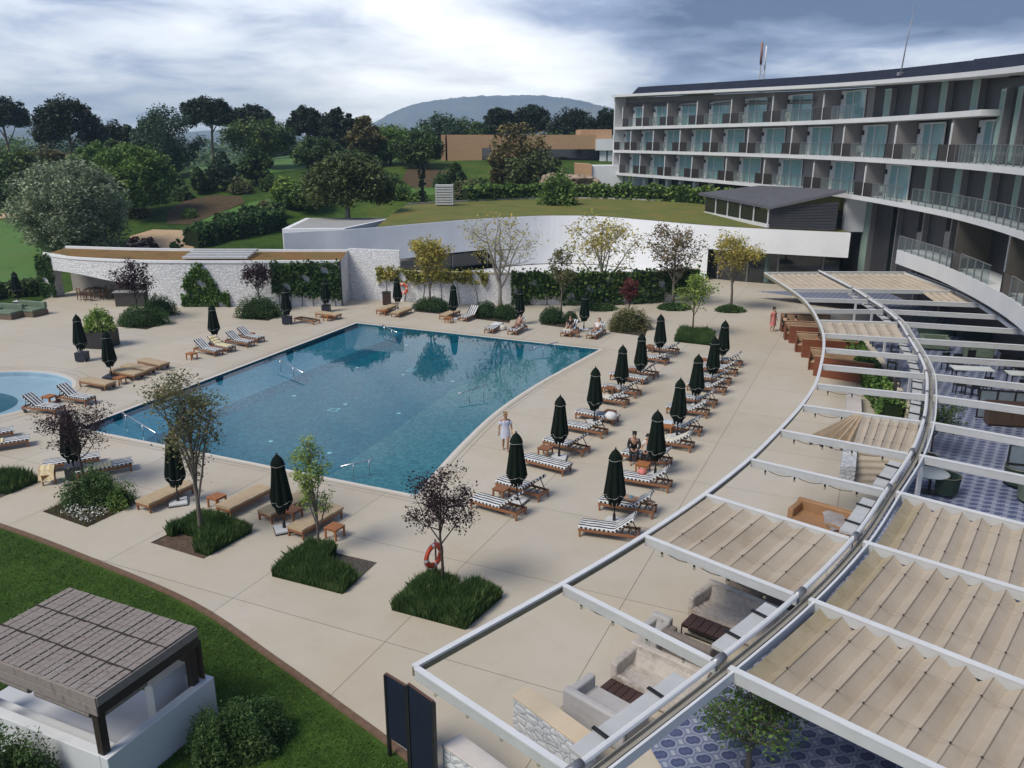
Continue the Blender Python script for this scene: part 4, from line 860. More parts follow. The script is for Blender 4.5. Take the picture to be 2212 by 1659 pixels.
# ================================================================== TERRACE
def tilefloor():
    m, t, n, l, b = new_mat('blue_patterned_tile'); c_ = n.new('ShaderNodeTexCoord'); mp = n.new('ShaderNodeMapping'); mp.inputs['Rotation'].default_value = (0, 0, .6); mp.inputs['Scale'].default_value = (2.6, 2.6, 1); l(c_.outputs['Object'], mp.inputs[0])
    sp = n.new('ShaderNodeSeparateXYZ'); l(mp.outputs[0], sp.inputs[0])
    def mt(op, a, b_=None):
        q = n.new('ShaderNodeMath'); q.operation = op
        for i, z in enumerate((a, b_)):
            if z is None: continue
            if isinstance(z, (int, float)): q.inputs[i].default_value = z
            else: l(z, q.inputs[i])
        return q.outputs[0]
    sx = mt('SINE', mt('MULTIPLY', sp.outputs[0], math.pi)); sy = mt('SINE', mt('MULTIPLY', sp.outputs[1], math.pi)); pr = mt('ABSOLUTE', mt('MULTIPLY', sx, sy))
    d = mt('ABSOLUTE', mt('SINE', mt('MULTIPLY', mt('ADD', sp.outputs[0], sp.outputs[1]), math.pi * 1.0)))
    v = mt('ADD', mt('MULTIPLY', pr, .75), mt('MULTIPLY', d, .25))
    l(cramp(t, v, [(.10, (.36, .38, .44)), (.22, (.12, .145, .25)), (.45, (.31, .34, .42)), (.62, (.05, .062, .14)), (.85, (.10, .12, .22))]), b.inputs['Base Color']); b.inputs['Roughness'].default_value = .4; return m
TFL = tilefloor()
tl = [P(u, v, ZT_) for u, v in ((1888, 662), (1872, 700), (1872, 737), (1907, 779), (1940, 832), (1972, 888), (1985, 930), (1962, 985), (1925, 1068), (1850, 1172), (1735, 1300), (1560, 1450), (1390, 1590))]
tp = [(q.x, q.y) for q in tl] + [(4.2, 8.2), (6.5, 4), (18, 4), (21.5, 26), (26, 38.5), (29.5, 49), (30.4, 57), (30.5, 66), (20, 66)]
terr = struct(empty('terrace', (16, 30, 0)))
fill('paving', [tp], ZT_, TFL).parent = terr; terr.children[0].location = (-16, -30, 0) if False else (0, 0, 0)
terr.location = (0, 0, 0)
CRM = mat('cream_stone_cap', (.50, .44, .34), (.57, .51, .42), rough=.7, scale=2)
m = MB(); m.sweep([((q.x, q.y, 0), (1, 0)) for q in tl[2:7]], [(-.32, 0), (.02, 0), (.02, .74), (-.32, .74)]); tw2 = tag(m.build('planter_wall', CRM), 'cream stone kerb between the booth hedge and the tiled terrace', 'wall')
m = MB()
for a, b in zip(tl[6:], tl[7:]): m.face([(a.x, a.y, 0), (b.x, b.y, 0), (b.x, b.y, ZT_), (a.x, a.y, ZT_)])
m.build('terrace_face', STONE, terr, world=True)
# steps up to the terrace, with stone cheek walls
st = tag(empty('terrace_steps', P(1900, 1030)), 'five pale stone steps rising to the tiled terrace beside a white pier', 'steps')
a, b = P(1846, 1042), P(1948, 1046); dirx = (b - a).normalized(); diry = Vector((-dirx.y, dirx.x, 0))
for k in range(5):
    c = (a + b) / 2 + diry * (.38 * k + .19 + .38 * (5 - k) / 2 - .19); d_ = .38 * (5 - k); m = MB(); m.box((c.x, c.y, .125 * (k + .5)), ((b - a).length, d_, .125), math.atan2(dirx.y, dirx.x)); m.build('step', mat('step_stone', (.42, .36, .28), (.48, .42, .34), rough=.75, scale=2), st, world=True, bevel=.01)
STONEN = stonemat('near_white_stone', (.52, .54, .56), (.64, .65, .66), (.24, .26, .28), 4.2)
def stonewall(foot, h, lab, cap=True, capm=None):
    q = [P(*f) for f in foot]; t = tag(empty('low_stone_wall', q[0]), lab, 'wall'); MB().prism([(z.x, z.y) for z in q], 0, h).build('body', STONEN, t, world=True)
    if cap:
        c = sum(q, Vector()) / len(q); MB().prism([tuple((c + (z - c) * 1.03)[:2]) for z in q], h, h + .06).build('cap', capm or CRM, t, world=True, bevel=.01)
def shift(px, h):                                  # picture corners of a wall top -> corners of its foot
    o = []
    for u, v in px: q = P(u, v, h); o.append(PJ(q.x, q.y, 0))
    return o
PINK = mat('pinkish_stone_cap', (.52, .47, .43), (.60, .55, .51), rough=.7, scale=2)
stonewall(shift([(1816, 1008), (1820, 968), (1852, 968), (1849, 1008)], .75), .75, 'square white stone pier left of the terrace steps', False)
stonewall(shift([(1828, 915), (1829, 846), (1859, 846), (1862, 916)], .5), .5, 'low stone wall with pale cap below the half drawn awning', True, PINK)
stonewall(shift([(1255, 1617), (1289, 1594), (1141, 1487), (1109, 1508)], 1.0), 1.0, 'white stone wall with cream cap beside the grey corner sofa', True, mat('warm_cap', (.56, .45, .31), (.62, .52, .39), rough=.7, scale=1.5))
stonewall(shift([(1140, 1745), (1180, 1725), (997, 1591), (956, 1614)], 1.0), 1.0, 'white stone wall with pink cap at the bottom edge beside the navy boards', True, PINK)
stonewall(shift([(1290, 1700), (1450, 1560), (1520, 1600), (1380, 1720)], .5), .5, 'cream topped wall under the mid rail beside the bushy tree', True)
# ================================================================== SEATING
WOODR = mat('reddish_teak', (.15, .042, .018), (.22, .068, .028), rough=.55, scale=2, stretch=(1, 1, 8))
TAN = mat('tan_cushion', (.34, .225, .135), (.42, .29, .18), rough=.9, scale=2)
COVER = mat('crumpled_cover', (.48, .42, .36), (.58, .52, .455), (.42, .355, .295), rough=.9, scale=2.5, bump=1., bscale=4, dist=.08)
GREYC = mat('grey_cover', (.40, .385, .38), (.47, .455, .45), rough=.9, scale=1.5, bump=.4, bscale=5, dist=.05)
DKTOP = mat('dark_walnut', (.045, .022, .016), (.075, .038, .028), rough=.5, scale=2, stretch=(1, 8, 1))
def rbox(c, d, n=3, r=.06, wob=0.): # soft cushion block, rounded by bevel modifier
    m_ = MB(); m_.box(c, d); return m_
def sofa(name, foot, right, back, depth, lab, cat, m_, seat=.42, bh=.8, arm=(1, 1), frame=None, sag=True, z0=0.):
    # foot: picture point of back-left corner on the floor; right: back-right corner; depth towards the front
    a, b = P(*foot, z0), P(*right, z0); L = (b - a).length; rz_ = math.atan2((b - a).y, (b - a).x)
    t = tag(empty(name, a, rz_), lab, cat); sgn = back
    y = lambda v: v * sgn
    MB().box((L / 2, y(depth / 2), seat / 2 + .03), (L - .02, depth - .02, seat - .06)).build('base', frame or m_, t, bevel=.03)
    n = 10; g = MB(); W = .2
    rows = []
    for i in range(n + 1):
        row = []
        for j in range(9):
            x = .2 + (L - .4) * j / 8; yy = W + (depth - W) * i / n; row.append((x, y(yy), seat + .02 + (random.uniform(-.035, .03) if sag and 0 < i < n else 0) - (.10 if sag else .0) * math.sin(math.pi * i / n) * math.sin(math.pi * j / 8)))
        rows.append(row)
    rows.append([(q[0], y(depth + .012), .12) for q in rows[-1]])
    for r0, r1 in zip(rows, rows[1:]): g.ribbon(r0, r1) if sgn > 0 else g.ribbon(r1, r0)
    g.build('seat', m_, t, smooth=True)
    MB().box((L / 2, y(W / 2), bh / 2 + .02), (L, W, bh)).build('backrest', m_, t, bevel=.05)
    if sag:
        g = MB(); rows = [[(.2 + (L - .4) * j / 14, y(W + .01 + .22 * (1 - i / 4) ** 2 + .025 * (j % 2)), seat - .02 + (bh - seat) * i / 4) for j in range(15)] for i in range(5)]
        for r0, r1 in zip(rows, rows[1:]): g.ribbon(r0, r1)
        g.build('back_drape', m_, t, smooth=True)
    for f, x in ((arm[0], .1), (arm[1], L - .1)):
        if f: MB().box((x, y(depth / 2), (bh - .08) / 2 + .02), (.2, depth - .01, bh - .1)).build('armrest', m_, t, bevel=.05)
    return t
sofa('covered_sofa', (1368, 1440), (1532, 1516), -1, 1.1, 'sofa under a crumpled beige cover beside the nearer dark coffee table', 'sofa', COVER)
sofa('covered_sofa', (1530, 1303), (1730, 1390), -1, 1.15, 'longer sofa under a creased beige cover beside the farther dark coffee table', 'sofa', COVER)
sofa('corner_sofa', (1213, 1553), (1345, 1632), 1, 1.0, 'grey covered corner sofa beside the white stone wall', 'sofa', GREYC, sag=False)
sofa('tan_sofa', (1722, 1118), (1850, 1156), -1, 1.0, 'tan leather sofa with dark frame standing alone under the pergola', 'sofa', mat('tan_leather', (.30, .16, .075), (.38, .215, .11), rough=.6, scale=1.5), sag=False, frame=mat('dark_frame', (.035, .022, .018), (.05, .03, .025), rough=.5))
sofa('covered_armchair', (1412, 1372), (1452, 1390), -1, .8, 'small armchair under a pale cover between the two covered sofas', 'armchair', GREYC, seat=.4, bh=.75)
st_ = sofa('back_bench', (1565, 1262), (1700, 1325), 1, .6, 'grey weathered bench back standing behind the longer covered sofa', 'bench', mat('weathered_wicker', (.16, .135, .12), (.24, .21, .19), rough=.9, scale=6), sag=False, bh=.72)
sofa('back_bench', (1425, 1412), (1530, 1462), 1, .5, 'grey weathered bench back standing behind the nearer covered sofa', 'bench', MATS['weathered_wicker'], sag=False, bh=.7)
def wtable(c4, h, lab, leg=4):
    q = [P(u, v, h) for u, v in c4]; c = sum(q, Vector()) / 4; t = tag(empty('coffee_table', (c.x, c.y, 0)), lab, 'table'); n = 5
    for k in range(n):
        a, b, e, f = q[0].lerp(q[3], k / n + .01), q[1].lerp(q[2], k / n + .01), q[1].lerp(q[2], (k + 1) / n - .01), q[0].lerp(q[3], (k + 1) / n - .01); dz = Vector((0, 0, -.035)); m_ = MB(); m_.hexa([a + dz, b + dz, e + dz, f + dz, a, b, e, f]); m_.build('plank', DKTOP, t, world=True)
    for k in range(4): z = c + (q[k] - c) * .96; MB().box((z.x, z.y, (h - .04) / 2), (.03, .03, h - .04)).build('leg', BLK, t, world=True)
    for k in range(4): z, y = c + (q[k] - c) * .96, c + (q[(k + 1) % 4] - c) * .96; MB().beam((z.x, z.y, h - .06), (y.x, y.y, h - .06), .03, .03).build('apron', BLK, t, world=True)
    for k in (.33, .66): z, y = c + (q[0].lerp(q[1], k) - c) * .95, c + (q[3].lerp(q[2], k) - c) * .95; MB().beam((z.x, z.y, .03), (y.x, y.y, .03), .03, .03).build('foot_bar', BLK, t, world=True)
wtable(((1286, 1491), (1320, 1464), (1394, 1500), (1363, 1530)), .42, 'dark slatted coffee table between the grey corner sofa and the nearer covered sofa')
wtable(((1471, 1347), (1494, 1324), (1578, 1357), (1558, 1380)), .42, 'dark slatted coffee table in front of the longer covered sofa')
wb = MB(); 
# striped throw lying over the end of the tan sofa
q = P(1822, 1128, .55); th = MB(); rows = [[(q.x - .55 + 1.1 * j / 8, q.y - .45 + .9 * i / 6, .46 + .05 * math.sin(j * 1.3 + i) + (.25 if i > 4 else 0)) for j in range(9)] for i in range(7)]
for r0, r1 in zip(rows, rows[1:]): th.ribbon(r0, r1)
tag(th.build('throw', mat('grey_striped_throw', (.22, .20, .21), (.34, .32, .33), (.16, .15, .16), rough=.9, scale=9, stretch=(1, 12, 1)), smooth=True), 'grey striped throw lying over the end of the tan sofa', 'throw')
# wooden booths in a row along the hedge
BO = [((1684, 712), (1790, 716)), ((1691.7, 729), (1800, 734)), ((1704, 741), (1818, 748)), ((1716, 755), (1832, 762)), ((1731, 772), (1850, 780)), ((1745, 792), (1866, 802)), ((1756, 811), (1884, 832))]
for k, (l0, r0) in enumerate(BO):
    a, b = P(*l0), P(*r0); L = min((b - a).length, 4.2); rz_ = math.atan2((b - a).y, (b - a).x); fw = 1 if k % 2 == 0 else -1
    t = tag(empty('booth_bench', a, rz_), '%s teak booth bench counted from the far end of the row by the hedge' % ORD[k], 'bench', 'teak booth benches along the terrace hedge')
    MB().box((L / 2, 0, .56), (L, .07, 1.12)).build('back_panel', WOODR, t); y = .36 * (1 if k in (1, 3, 5) else -1) * -1
    y = .36 if k in (6, 4, 2) else -.36
    MB().box((.03, y, .5), (.06, .72, 1.0)).build('end_panel', WOODR, t); MB().box((L / 2, y, .2), (L - .14, .6, .4)).build('seat_box', WOODR, t); MB().box((L / 2, y, .46), (L - .2, .62, .12)).build('seat_cushion', TAN, t, bevel=.03); MB().box((L / 2, y * .18, .82), (L - .1, .12, .5)).build('back_cushion', TAN, t, bevel=.03); MB().box((L / 2, 0, 1.14), (L, .1, .04)).build('cap_rail', TAN, t)
for k, (u, v) in enumerate(((1770, 728), (1785, 757), (1805, 790))):
    q = P(u, v); t = tag(empty('booth_table', q, -.1), '%s narrow table between the booth benches, counted from the far end' % ORD[k], 'table', 'tables between booth benches'); MB().box((0, 0, .73), (2.4, .55, .05)).build('table_top', DKTOP, t); 
    for x in (-.9, .9): MB().box((x, 0, .35), (.08, .4, .7)).build('leg', BLK, t)
    for (x, y), wh in zip(((-.7, .1), (.2, -.1), (.8, .1)), ('left', 'middle', 'right')): pl = tag(MB().lathe([(.0, 0), (.08, .0), (.12, .02), (.11, .025), (.0, .012)], 12, (0, 0, 0), cap=False).build('plate', MATS['white_plastic']), 'small white plate at the %s of the %s narrow booth table' % (wh, ORD[k]), 'plate', 'plates on the booth tables'); pl.location = (q.x + x, q.y + y - x * .1, .757)
# terrace furniture
GRN = mat('sage_green_upholstery', (.085, .12, .085), (.13, .165, .12), rough=.85, scale=3)
DGRN = mat('dark_green_upholstery', (.012, .028, .02), (.022, .045, .032), rough=.8, scale=3)
def tubchair(u, v, rz_, lab, m_, group=None, s=1.):
    q = P(u, v, ZT_); t = tag(empty('tub_chair', q, rz_), lab, 'armchair', group); pr = [(math.cos(a), math.sin(a)) for a in np.linspace(-.25 * math.pi, 1.25 * math.pi, 15)]
    m2 = MB(); A = [(.42 * s * x, .40 * s * y, .12) for x, y in pr]; B = [(.47 * s * x, .45 * s * y, .72) for x, y in pr]; C_ = [(.38 * s * x, .36 * s * y, .72) for x, y in pr]; D_ = [(.35 * s * x, .33 * s * y, .12) for x, y in pr]
    m2.ribbon(A, B); m2.ribbon(B, C_); m2.ribbon(C_, D_); m2.build('shell', m_, t, True); MB().box((0, -.02, .36), (.64 * s, .6 * s, .16)).build('seat', m_, t, bevel=.04)
    MB().tube([(.48 * s * x, .46 * s * y, .74) for x, y in pr], .012, 5).build('rim', mat('brass_rim', (.42, .36, .22), (.5, .43, .28), rough=.35, metal=.8), t)
    for x in (-.28, .28):
        for y in (-.25, .25): MB().box((x * s, y * s, .06), (.04, .04, .12)).build('leg', BLK, t)
tubchair(1992, 1024, .3, 'black tub chair behind the round marble table', BLK); tubchair(2040, 1068, -2.2, 'dark green tub chair in front of the round marble table', DGRN)
q = P(2005, 1063, ZT_); t = tag(empty('round_table', q), 'round white marble table on a dark foot by the terrace edge', 'table'); MB().lathe([(.0, .72), (.58, .72), (.60, .735), (.58, .75), (.0, .75)], 28, cap=False).build('table_top', mat('white_marble', (.42, .47, .47), (.52, .57, .57), rough=.3, scale=3, detail=8), t, True); MB().lathe([(.28, 0), (.28, .03), (.05, .05), (.05, .7), (.2, .72)], 14).build('pedestal', BLK, t)
tubchair(2195, 1050, 2.0, 'dark green tub chair beside the lower grid screen', DGRN); tubchair(2225, 1085, 1.6, 'sage green tub chair cut by the right edge of the picture', GRN)
def gridscreen(u, v, L, h, rz_, nx, ny, lab):
    q = P(u, v, ZT_); t = tag(empty('grid_screen', q, rz_), lab, 'screen')
    for i in range(nx + 1): MB().box((L * i / nx, 0, h / 2), (.06, .06, h)).build('bar', BLK, t)
    for j in range(ny + 1): MB().box((L / 2, 0, .03 + (h - .06) * j / ny), (L, .05, .06)).build('cross_bar', BLK, t)
    for i in range(nx):
        for j in range(ny): MB().box((L * (i + .5) / nx, 0, h * (j + .5) / ny), (L / nx - .08, .012, h / ny - .08)).build('pane', glassmat('ribbed_glass', (.25, .30, .34), .6, .25), t)
gridscreen(2108, 902, 4.2, 1.35, -.28, 6, 2, 'black grid screen with glass panes behind the wooden sideboard'); gridscreen(2168, 1042, 3.6, 1.5, -.35, 5, 2, 'black grid screen with glass panes beside the dark green chairs')
q = P(2128, 915, ZT_); t = tag(empty('sideboard', q, -.22), 'long dark wooden sideboard in front of the black grid screen', 'sideboard'); MB().box((1.8, 0, .5), (3.6, .6, .9)).build('cabinet', mat('brown_sideboard', (.055, .035, .02), (.085, .055, .032), rough=.6, scale=2, stretch=(8, 1, 1)), t); MB().box((1.8, 0, .975), (3.7, .7, .05)).build('top', DKTOP, t)
for i in range(4): MB().box((.45 + .9 * i, -.31, .5), (.84, .02, .8)).build('door', MATS['brown_sideboard'], t)
for k, (u, v, lab) in enumerate(((1982, 748, 'pale green sofa nearest the mid rail at the far end of the terrace'), (2075, 765, 'pale green sofa right of its twin on the far terrace'))):
    sofa('green_sofa', (u, v), (u + 62, v + 4), -1, .9, lab, 'sofa', GRN, sag=False, z0=ZT_)
for k, (u, v, lab) in enumerate(((1985, 722, 'dark green sofa behind the pale green sofa by the mid rail'), (2085, 735, 'dark green sofa behind the right pale green sofa'))): sofa('green_sofa', (u, v), (u + 80, v + 5), 1, .8, lab, 'sofa', DGRN, sag=False, z0=ZT_, bh=.7)
for k, (u, v, n_, lab) in enumerate(((2095, 826, 'a', 'white rectangular terrace table between black chairs'), (2215, 838, 'b', 'white rectangular terrace table cut by the right edge'), (1912, 752, 'c', 'small white table beside the hedge kerb'))):
    q = P(u, v, ZT_); t = tag(empty('terrace_table', q, -.2), lab, 'table'); MB().box((0, 0, .74), (1.9, .85, .04)).build('table_top', mat('white_tabletop', (.58, .62, .62), (.66, .7, .7), rough=.4), t)
    for x in (-.8, .8):
        for y in (-.32, .32): MB().box((x, y, .36), (.05, .05, .72)).build('leg', BLK, t)
def blackchair(u, v, rz_, lab):
    q = P(u, v, ZT_); t = tag(empty('black_chair', q, rz_), lab, 'chair', 'black dining chairs on the terrace'); MB().box((0, 0, .45), (.46, .46, .05)).build('seat', BLK, t); MB().box((0, .22, .72), (.46, .04, .45)).build('backrest', BLK, t)
    for x in (-.2, .2):
        for y in (-.2, .2): MB().box((x, y, .22), (.04, .04, .44)).build('leg', BLK, t)
for k, (u, v, r_) in enumerate(((2045, 800, .2), (2068, 803, -.1), (2100, 795, .1), (2070, 850, 3.0), (2098, 856, 3.3), (2125, 852, 3.1), (2170, 803, .1), (2196, 812, -.2), (2200, 858, 3.1), (1925, 800, 1.2), (1930, 840, 1.5), (1940, 868, 1.4), (1932, 778, 1.0))):
    blackchair(u, v, r_, ['black dining chair left behind the white terrace table', 'black dining chair second behind the white terrace table', 'black dining chair third behind the white terrace table', 'black dining chair left in front of the white terrace table', 'black dining chair middle in front of the white terrace table', 'black dining chair right in front of the white terrace table', 'black dining chair left behind the table at the right edge', 'black dining chair right behind the table at the right edge', 'black dining chair in front of the table at the right edge', 'black chair second by the cream kerb from the far end', 'black chair third by the cream kerb from the far end', 'black chair nearest by the cream kerb', 'black chair farthest by the cream kerb'][k])
# ================================================================== PARASOLS
CANV = mat('dark_green_canvas', (.0035, .008, .0055), (.007, .015, .0095), rough=.9, spec=.15, scale=3, stretch=(6, 6, .5), bump=.2, bscale=12)
PIPE = mat('pale_piping', (.30, .31, .29), (.42, .43, .40), rough=.8)
PBAS = mat('white_base_slab', (.52, .53, .53), (.64, .65, .65), rough=.5, scale=4)
NAVY = mat('navy_pot', (.013, .017, .03), (.022, .027, .045), rough=.45, scale=3)
def make_parasol(seed, base):
    rr = random.Random(seed); t = empty('parasol')
    ph = [rr.uniform(.75, 1.2) for _ in range(8)]
    def mod(a, z):
        k = a / (2 * math.pi) * 8; i = int(k) % 8; f = k - int(k); amp = .30 * min(1, max(0, (2.45 - z) / .5)); return 1 - amp * (1 - math.sin(math.pi * f)) + amp * .35 * (ph[i] - 1) * math.sin(math.pi * f)
    lean = rr.uniform(-.04, .04)
    W = 1.4
    prof = [(a_ * (W if z_ < 2.62 else 1.15), z_) for a_, z_ in [(.0, 2.70), (.045, 2.66), (.10, 2.56), (.145, 2.45), (.165, 2.36), (.17, 2.33), (.155, 2.31), (.175, 2.1), (.205, 1.8), (.235, 1.5), (.262, 1.25), (.275, 1.12), (.255, 1.0), (.19, .88), (.12, .80), (.07, .76)]]
    m_ = MB(); m_.lathe(list(reversed(prof)), 48, mod=mod, cap=False); cv = m_.build('canopy', CANV, t, True)
    def ring_(z, r, amp): return [(r * mod(a, z) * 1.02 * math.cos(a), r * mod(a, z) * 1.02 * math.sin(a), z + amp * math.sin(a * 4 + ph[0] * 5)) for a in np.linspace(0, 2 * math.pi, 33)]
    MB().tube(ring_(2.325, .172 * W, .012), .008, 4).build('vent_piping', PIPE, cv); MB().tube(ring_(1.06, .272 * W, .05), .008, 4).build('hem_piping', PIPE, cv)
    m_ = MB()                                      # loose flaps of the valance
    for k in range(8):
        a = (k + .5) * math.pi / 4 + rr.uniform(-.1, .1); r_ = .28; w_ = .13; z = 1.0; c_, s_ = math.cos(a), math.sin(a)
        m_.face([(r_ * c_ - w_ * s_, r_ * s_ + w_ * c_, z + .06), (r_ * c_ + w_ * s_, r_ * s_ - w_ * c_, z + .06), (.6 * r_ * c_ + w_ * .6 * s_, .6 * r_ * s_ - w_ * .6 * c_, z - .28 - rr.uniform(0, .1)), (.55 * r_ * c_, .55 * r_ * s_, z - .34)])
    m_.build('valance', CANV, cv)
    MB().tube([(0, 0, .05), (0, 0, 2.7)], .028, 8).build('pole', BLK, t); MB().lathe([(.03, 2.68), (.025, 2.73), (.0, 2.76)], 8, cap=False).build('finial', BLK, t)
    if base == 'slab':
        MB().box((0, 0, .07), (.62, .62, .08)).build('base_slab', PBAS, t, bevel=.015); MB().box((0, 0, .02), (.66, .66, .04)).build('base_frame', BLK, t); MB().lathe([(.06, .1), (.05, .35), (.035, .36)], 10).build('pole_sleeve', BLK, t)
    elif base == 'flat':
        MB().box((0, 0, .09), (.75, .75, .16)).build('base_block', NAVY, t, bevel=.02); MB().lathe([(.06, .16), (.05, .4), (.035, .42)], 10).build('pole_sleeve', BLK, t)
    else:
        MB().box((0, 0, .29), (.6, .6, .46)).build('pot', NAVY, t, bevel=.02); MB().box((0, 0, .525), (.62, .62, .02)).build('pot_rim', BLK, t)
        for x in (-.24, .24):
            for y in (-.24, .24): MB().lathe([(.04, 0), (.05, .03), (.04, .06)], 8, (x, y, 0)).build('castor', PBAS, t)
    return t
PAR = {(b, s): None for b in ('slab', 'flat', 'pot') for s in (0, 1, 2)}
def parasol(x, y, base, lab, grp, k, h=2.75, rz_=0.):
    key = (base, k % 3)
    o = make_parasol('%s%d' % key, base) if PAR[key] is None else copy_tree(PAR[key])
    if PAR[key] is None: PAR[key] = o
    o.location = (x, y, 0); o.rotation_euler = (random.uniform(-.02, .02), random.uniform(-.02, .02), rz_); f = h / 2.75; o.scale = (1, 1, f); tag(o, lab, 'parasol', grp); return o
gA, gB = 'closed parasols in the poolside row', 'closed parasols in the row nearest the pergola'
for k, (u, v) in enumerate(((1117, 930), (1210, 852), (1287, 790), (1345, 743), (1387, 718), (1430, 677))):
    q = P(u, v, 2.75); parasol(q.x, q.y, 'slab', 'closed dark green parasol, %s from the near end of the poolside lounger row' % ORD[k], gA, k, rz_=-.5 + k * .3)
for k, (u, v) in enumerate(((1333, 967), (1423, 883), (1470, 815), (1510, 763), (1545, 725), (1566, 690))):
    q = P(u, v, 2.75); parasol(q.x, q.y, 'slab', 'closed dark green parasol, %s from the near end of the row nearest the pergola' % ORD[k], gB, k + 1, rz_=-.4 + k * .4)
for k, (u, v) in enumerate(((857, 597), (978, 613), (1123, 622), (1263, 632))):
    q = P(u, v, 2.6); parasol(q.x, q.y, 'slab', 'closed dark green parasol, %s from the left along the far pool end' % ORD[k], 'closed parasols beyond the far pool end', k, 2.6)
for k, (u, v, b, h, lab) in enumerate(((179, 780, 'pot', 2.85, 'closed parasol in a navy pot standing alone left of the cubic planter'), (242, 817, 'flat', 2.7, 'closed parasol on a flat dark base among the beige loungers'), (466, 744, 'flat', 2.65, 'closed parasol on a flat dark base among the left striped loungers'), (621, 700, 'pot', 2.7, 'closed parasol in a navy pot left of the far bare lounger frame'), (705, 673, 'pot', 2.55, 'closed parasol in a navy pot against the creeper covered stone wall'), (40, 652, 'slab', 2.5, 'closed dark parasol standing in the dark garden at the left edge'))):
    q = P(u, v); parasol(q.x, q.y, b, lab, 'closed parasols left of the pool', k, h)
for k, (u, v, b, lab) in enumerate(((138, 885, 'pot', 'closed parasol in a navy pot half hidden by the front purple tree'), (365, 930, 'slab', 'closed parasol on a white base left of the slim olive coloured tree'), (600, 978, 'slab', 'closed parasol on a white base between the two front beige loungers'))):
    q = P(u, v, 2.78); parasol(q.x, q.y, b, lab, 'closed parasols along the near pool end', k, 2.78, .4)

# ================================================================== LOUNGERS
def stripemat(name, axis, period, duty, c0, c1):
    m, t, n, l, b = new_mat(name); uv = n.new('ShaderNodeUVMap'); sp = n.new('ShaderNodeSeparateXYZ'); l(uv.outputs[0], sp.inputs[0])
    d = n.new('ShaderNodeMath'); d.operation = 'DIVIDE'; l(sp.outputs[axis], d.inputs[0]); d.inputs[1].default_value = period
    f = n.new('ShaderNodeMath'); f.operation = 'FRACT'; l(d.outputs[0], f.inputs[0]); g = n.new('ShaderNodeMath'); g.operation = 'GREATER_THAN'; l(f.outputs[0], g.inputs[0]); g.inputs[1].default_value = duty
    x = n.new('ShaderNodeMix'); x.data_type = 'RGBA'; l(g.outputs[0], x.inputs[0]); x.inputs[6].default_value = (*c0, 1); x.inputs[7].default_value = (*c1, 1); l(x.outputs[2], b.inputs['Base Color']); b.inputs['Roughness'].default_value = .9; b.inputs['Specular IOR Level'].default_value = .15; return m
STT = stripemat('striped_canvas_top', 1, .165, .58, (.66, .67, .67), (.012, .013, .016)); STS = stripemat('striped_canvas_border', 0, .150, .5, (.66, .67, .67), (.010, .011, .013))
BEI = mat('beige_cover', (.40, .30, .185), (.47, .36, .235), rough=.9, scale=1.5, bump=.25, bscale=6, dist=.04)
TEAK = mat('teak', (.185, .072, .028), (.27, .115, .048), (.215, .088, .036), rough=.55, scale=3, stretch=(2, 8, 8))
def mattress(pts, w_, th, parent, mats, name='mattress'):
    # pts: (x, z) line of the underside; top quilted a little
    me = bpy.data.meshes.new(name); V = []; Fc = []; UV = []; MI = []; S = [0.]
    for a, b in zip(pts, pts[1:]): S.append(S[-1] + math.dist(a, b))
    NS = 5; top = []; 
    for k, (x, z) in enumerate(pts):
        a, b = pts[max(0, k - 1)], pts[min(len(pts) - 1, k + 1)]; d = Vector((b[0] - a[0], b[1] - a[1])).normalized(); nx, nz = -d.y, d.x; row = []
        for j in range(NS):
            y = -w_ / 2 + w_ * j / (NS - 1); e = th - (.018 if j in (0, NS - 1) else 0) + .008 * math.sin(k * 2.1 + j); V.append((x + nx * e, y * (.985 if j in (0, NS - 1) else 1), z + nz * e)); row.append(len(V) - 1)
        V.append((x, -w_ / 2 * .97, z)); row.append(len(V) - 1); V.append((x, w_ / 2 * .97, z)); row.append(len(V) - 1); top.append(row)
    def F_(ids, uvs, mi): Fc.append(ids); UV.extend(uvs); MI.append(mi)
    for k in range(len(pts) - 1):
        r0, r1 = top[k], top[k + 1]
        for j in range(NS - 1): y0, y1 = w_ * j / (NS - 1), w_ * (j + 1) / (NS - 1); F_((r0[j], r1[j], r1[j + 1], r0[j + 1]), [(S[k], y0), (S[k + 1], y0), (S[k + 1], y1), (S[k], y1)], 0)
        F_((r0[NS], r1[NS], r1[0], r0[0]), [(S[k], 0), (S[k + 1], 0), (S[k + 1], .1), (S[k], .1)], 1); F_((r0[NS - 1], r1[NS - 1], r1[NS + 1], r0[NS + 1]), [(S[k], 0), (S[k + 1], 0), (S[k + 1], .1), (S[k], .1)], 1); F_((r0[NS], r0[NS + 1], r1[NS + 1], r1[NS]), [(S[k], 0)] * 4, 1)
    for r, s in ((top[0], 1), (top[-1], -1)):
        ids = [r[NS]] + r[:NS] + [r[NS + 1]]; F_(tuple(ids), [(w_ * i / len(ids), 0) for i in range(len(ids))], 1)
    me.from_pydata(V, [], Fc); u = me.uv_layers.new(); u.data.foreach_set('uv', [c for q in UV for c in q])
    for q in mats: me.materials.append(q)
    me.polygons.foreach_set('material_index', MI); bm = bmesh.new(); bm.from_mesh(me); bmesh.ops.recalc_face_normals(bm, faces=bm.faces); bm.to_mesh(me); bm.free(); return link(name, me, parent)
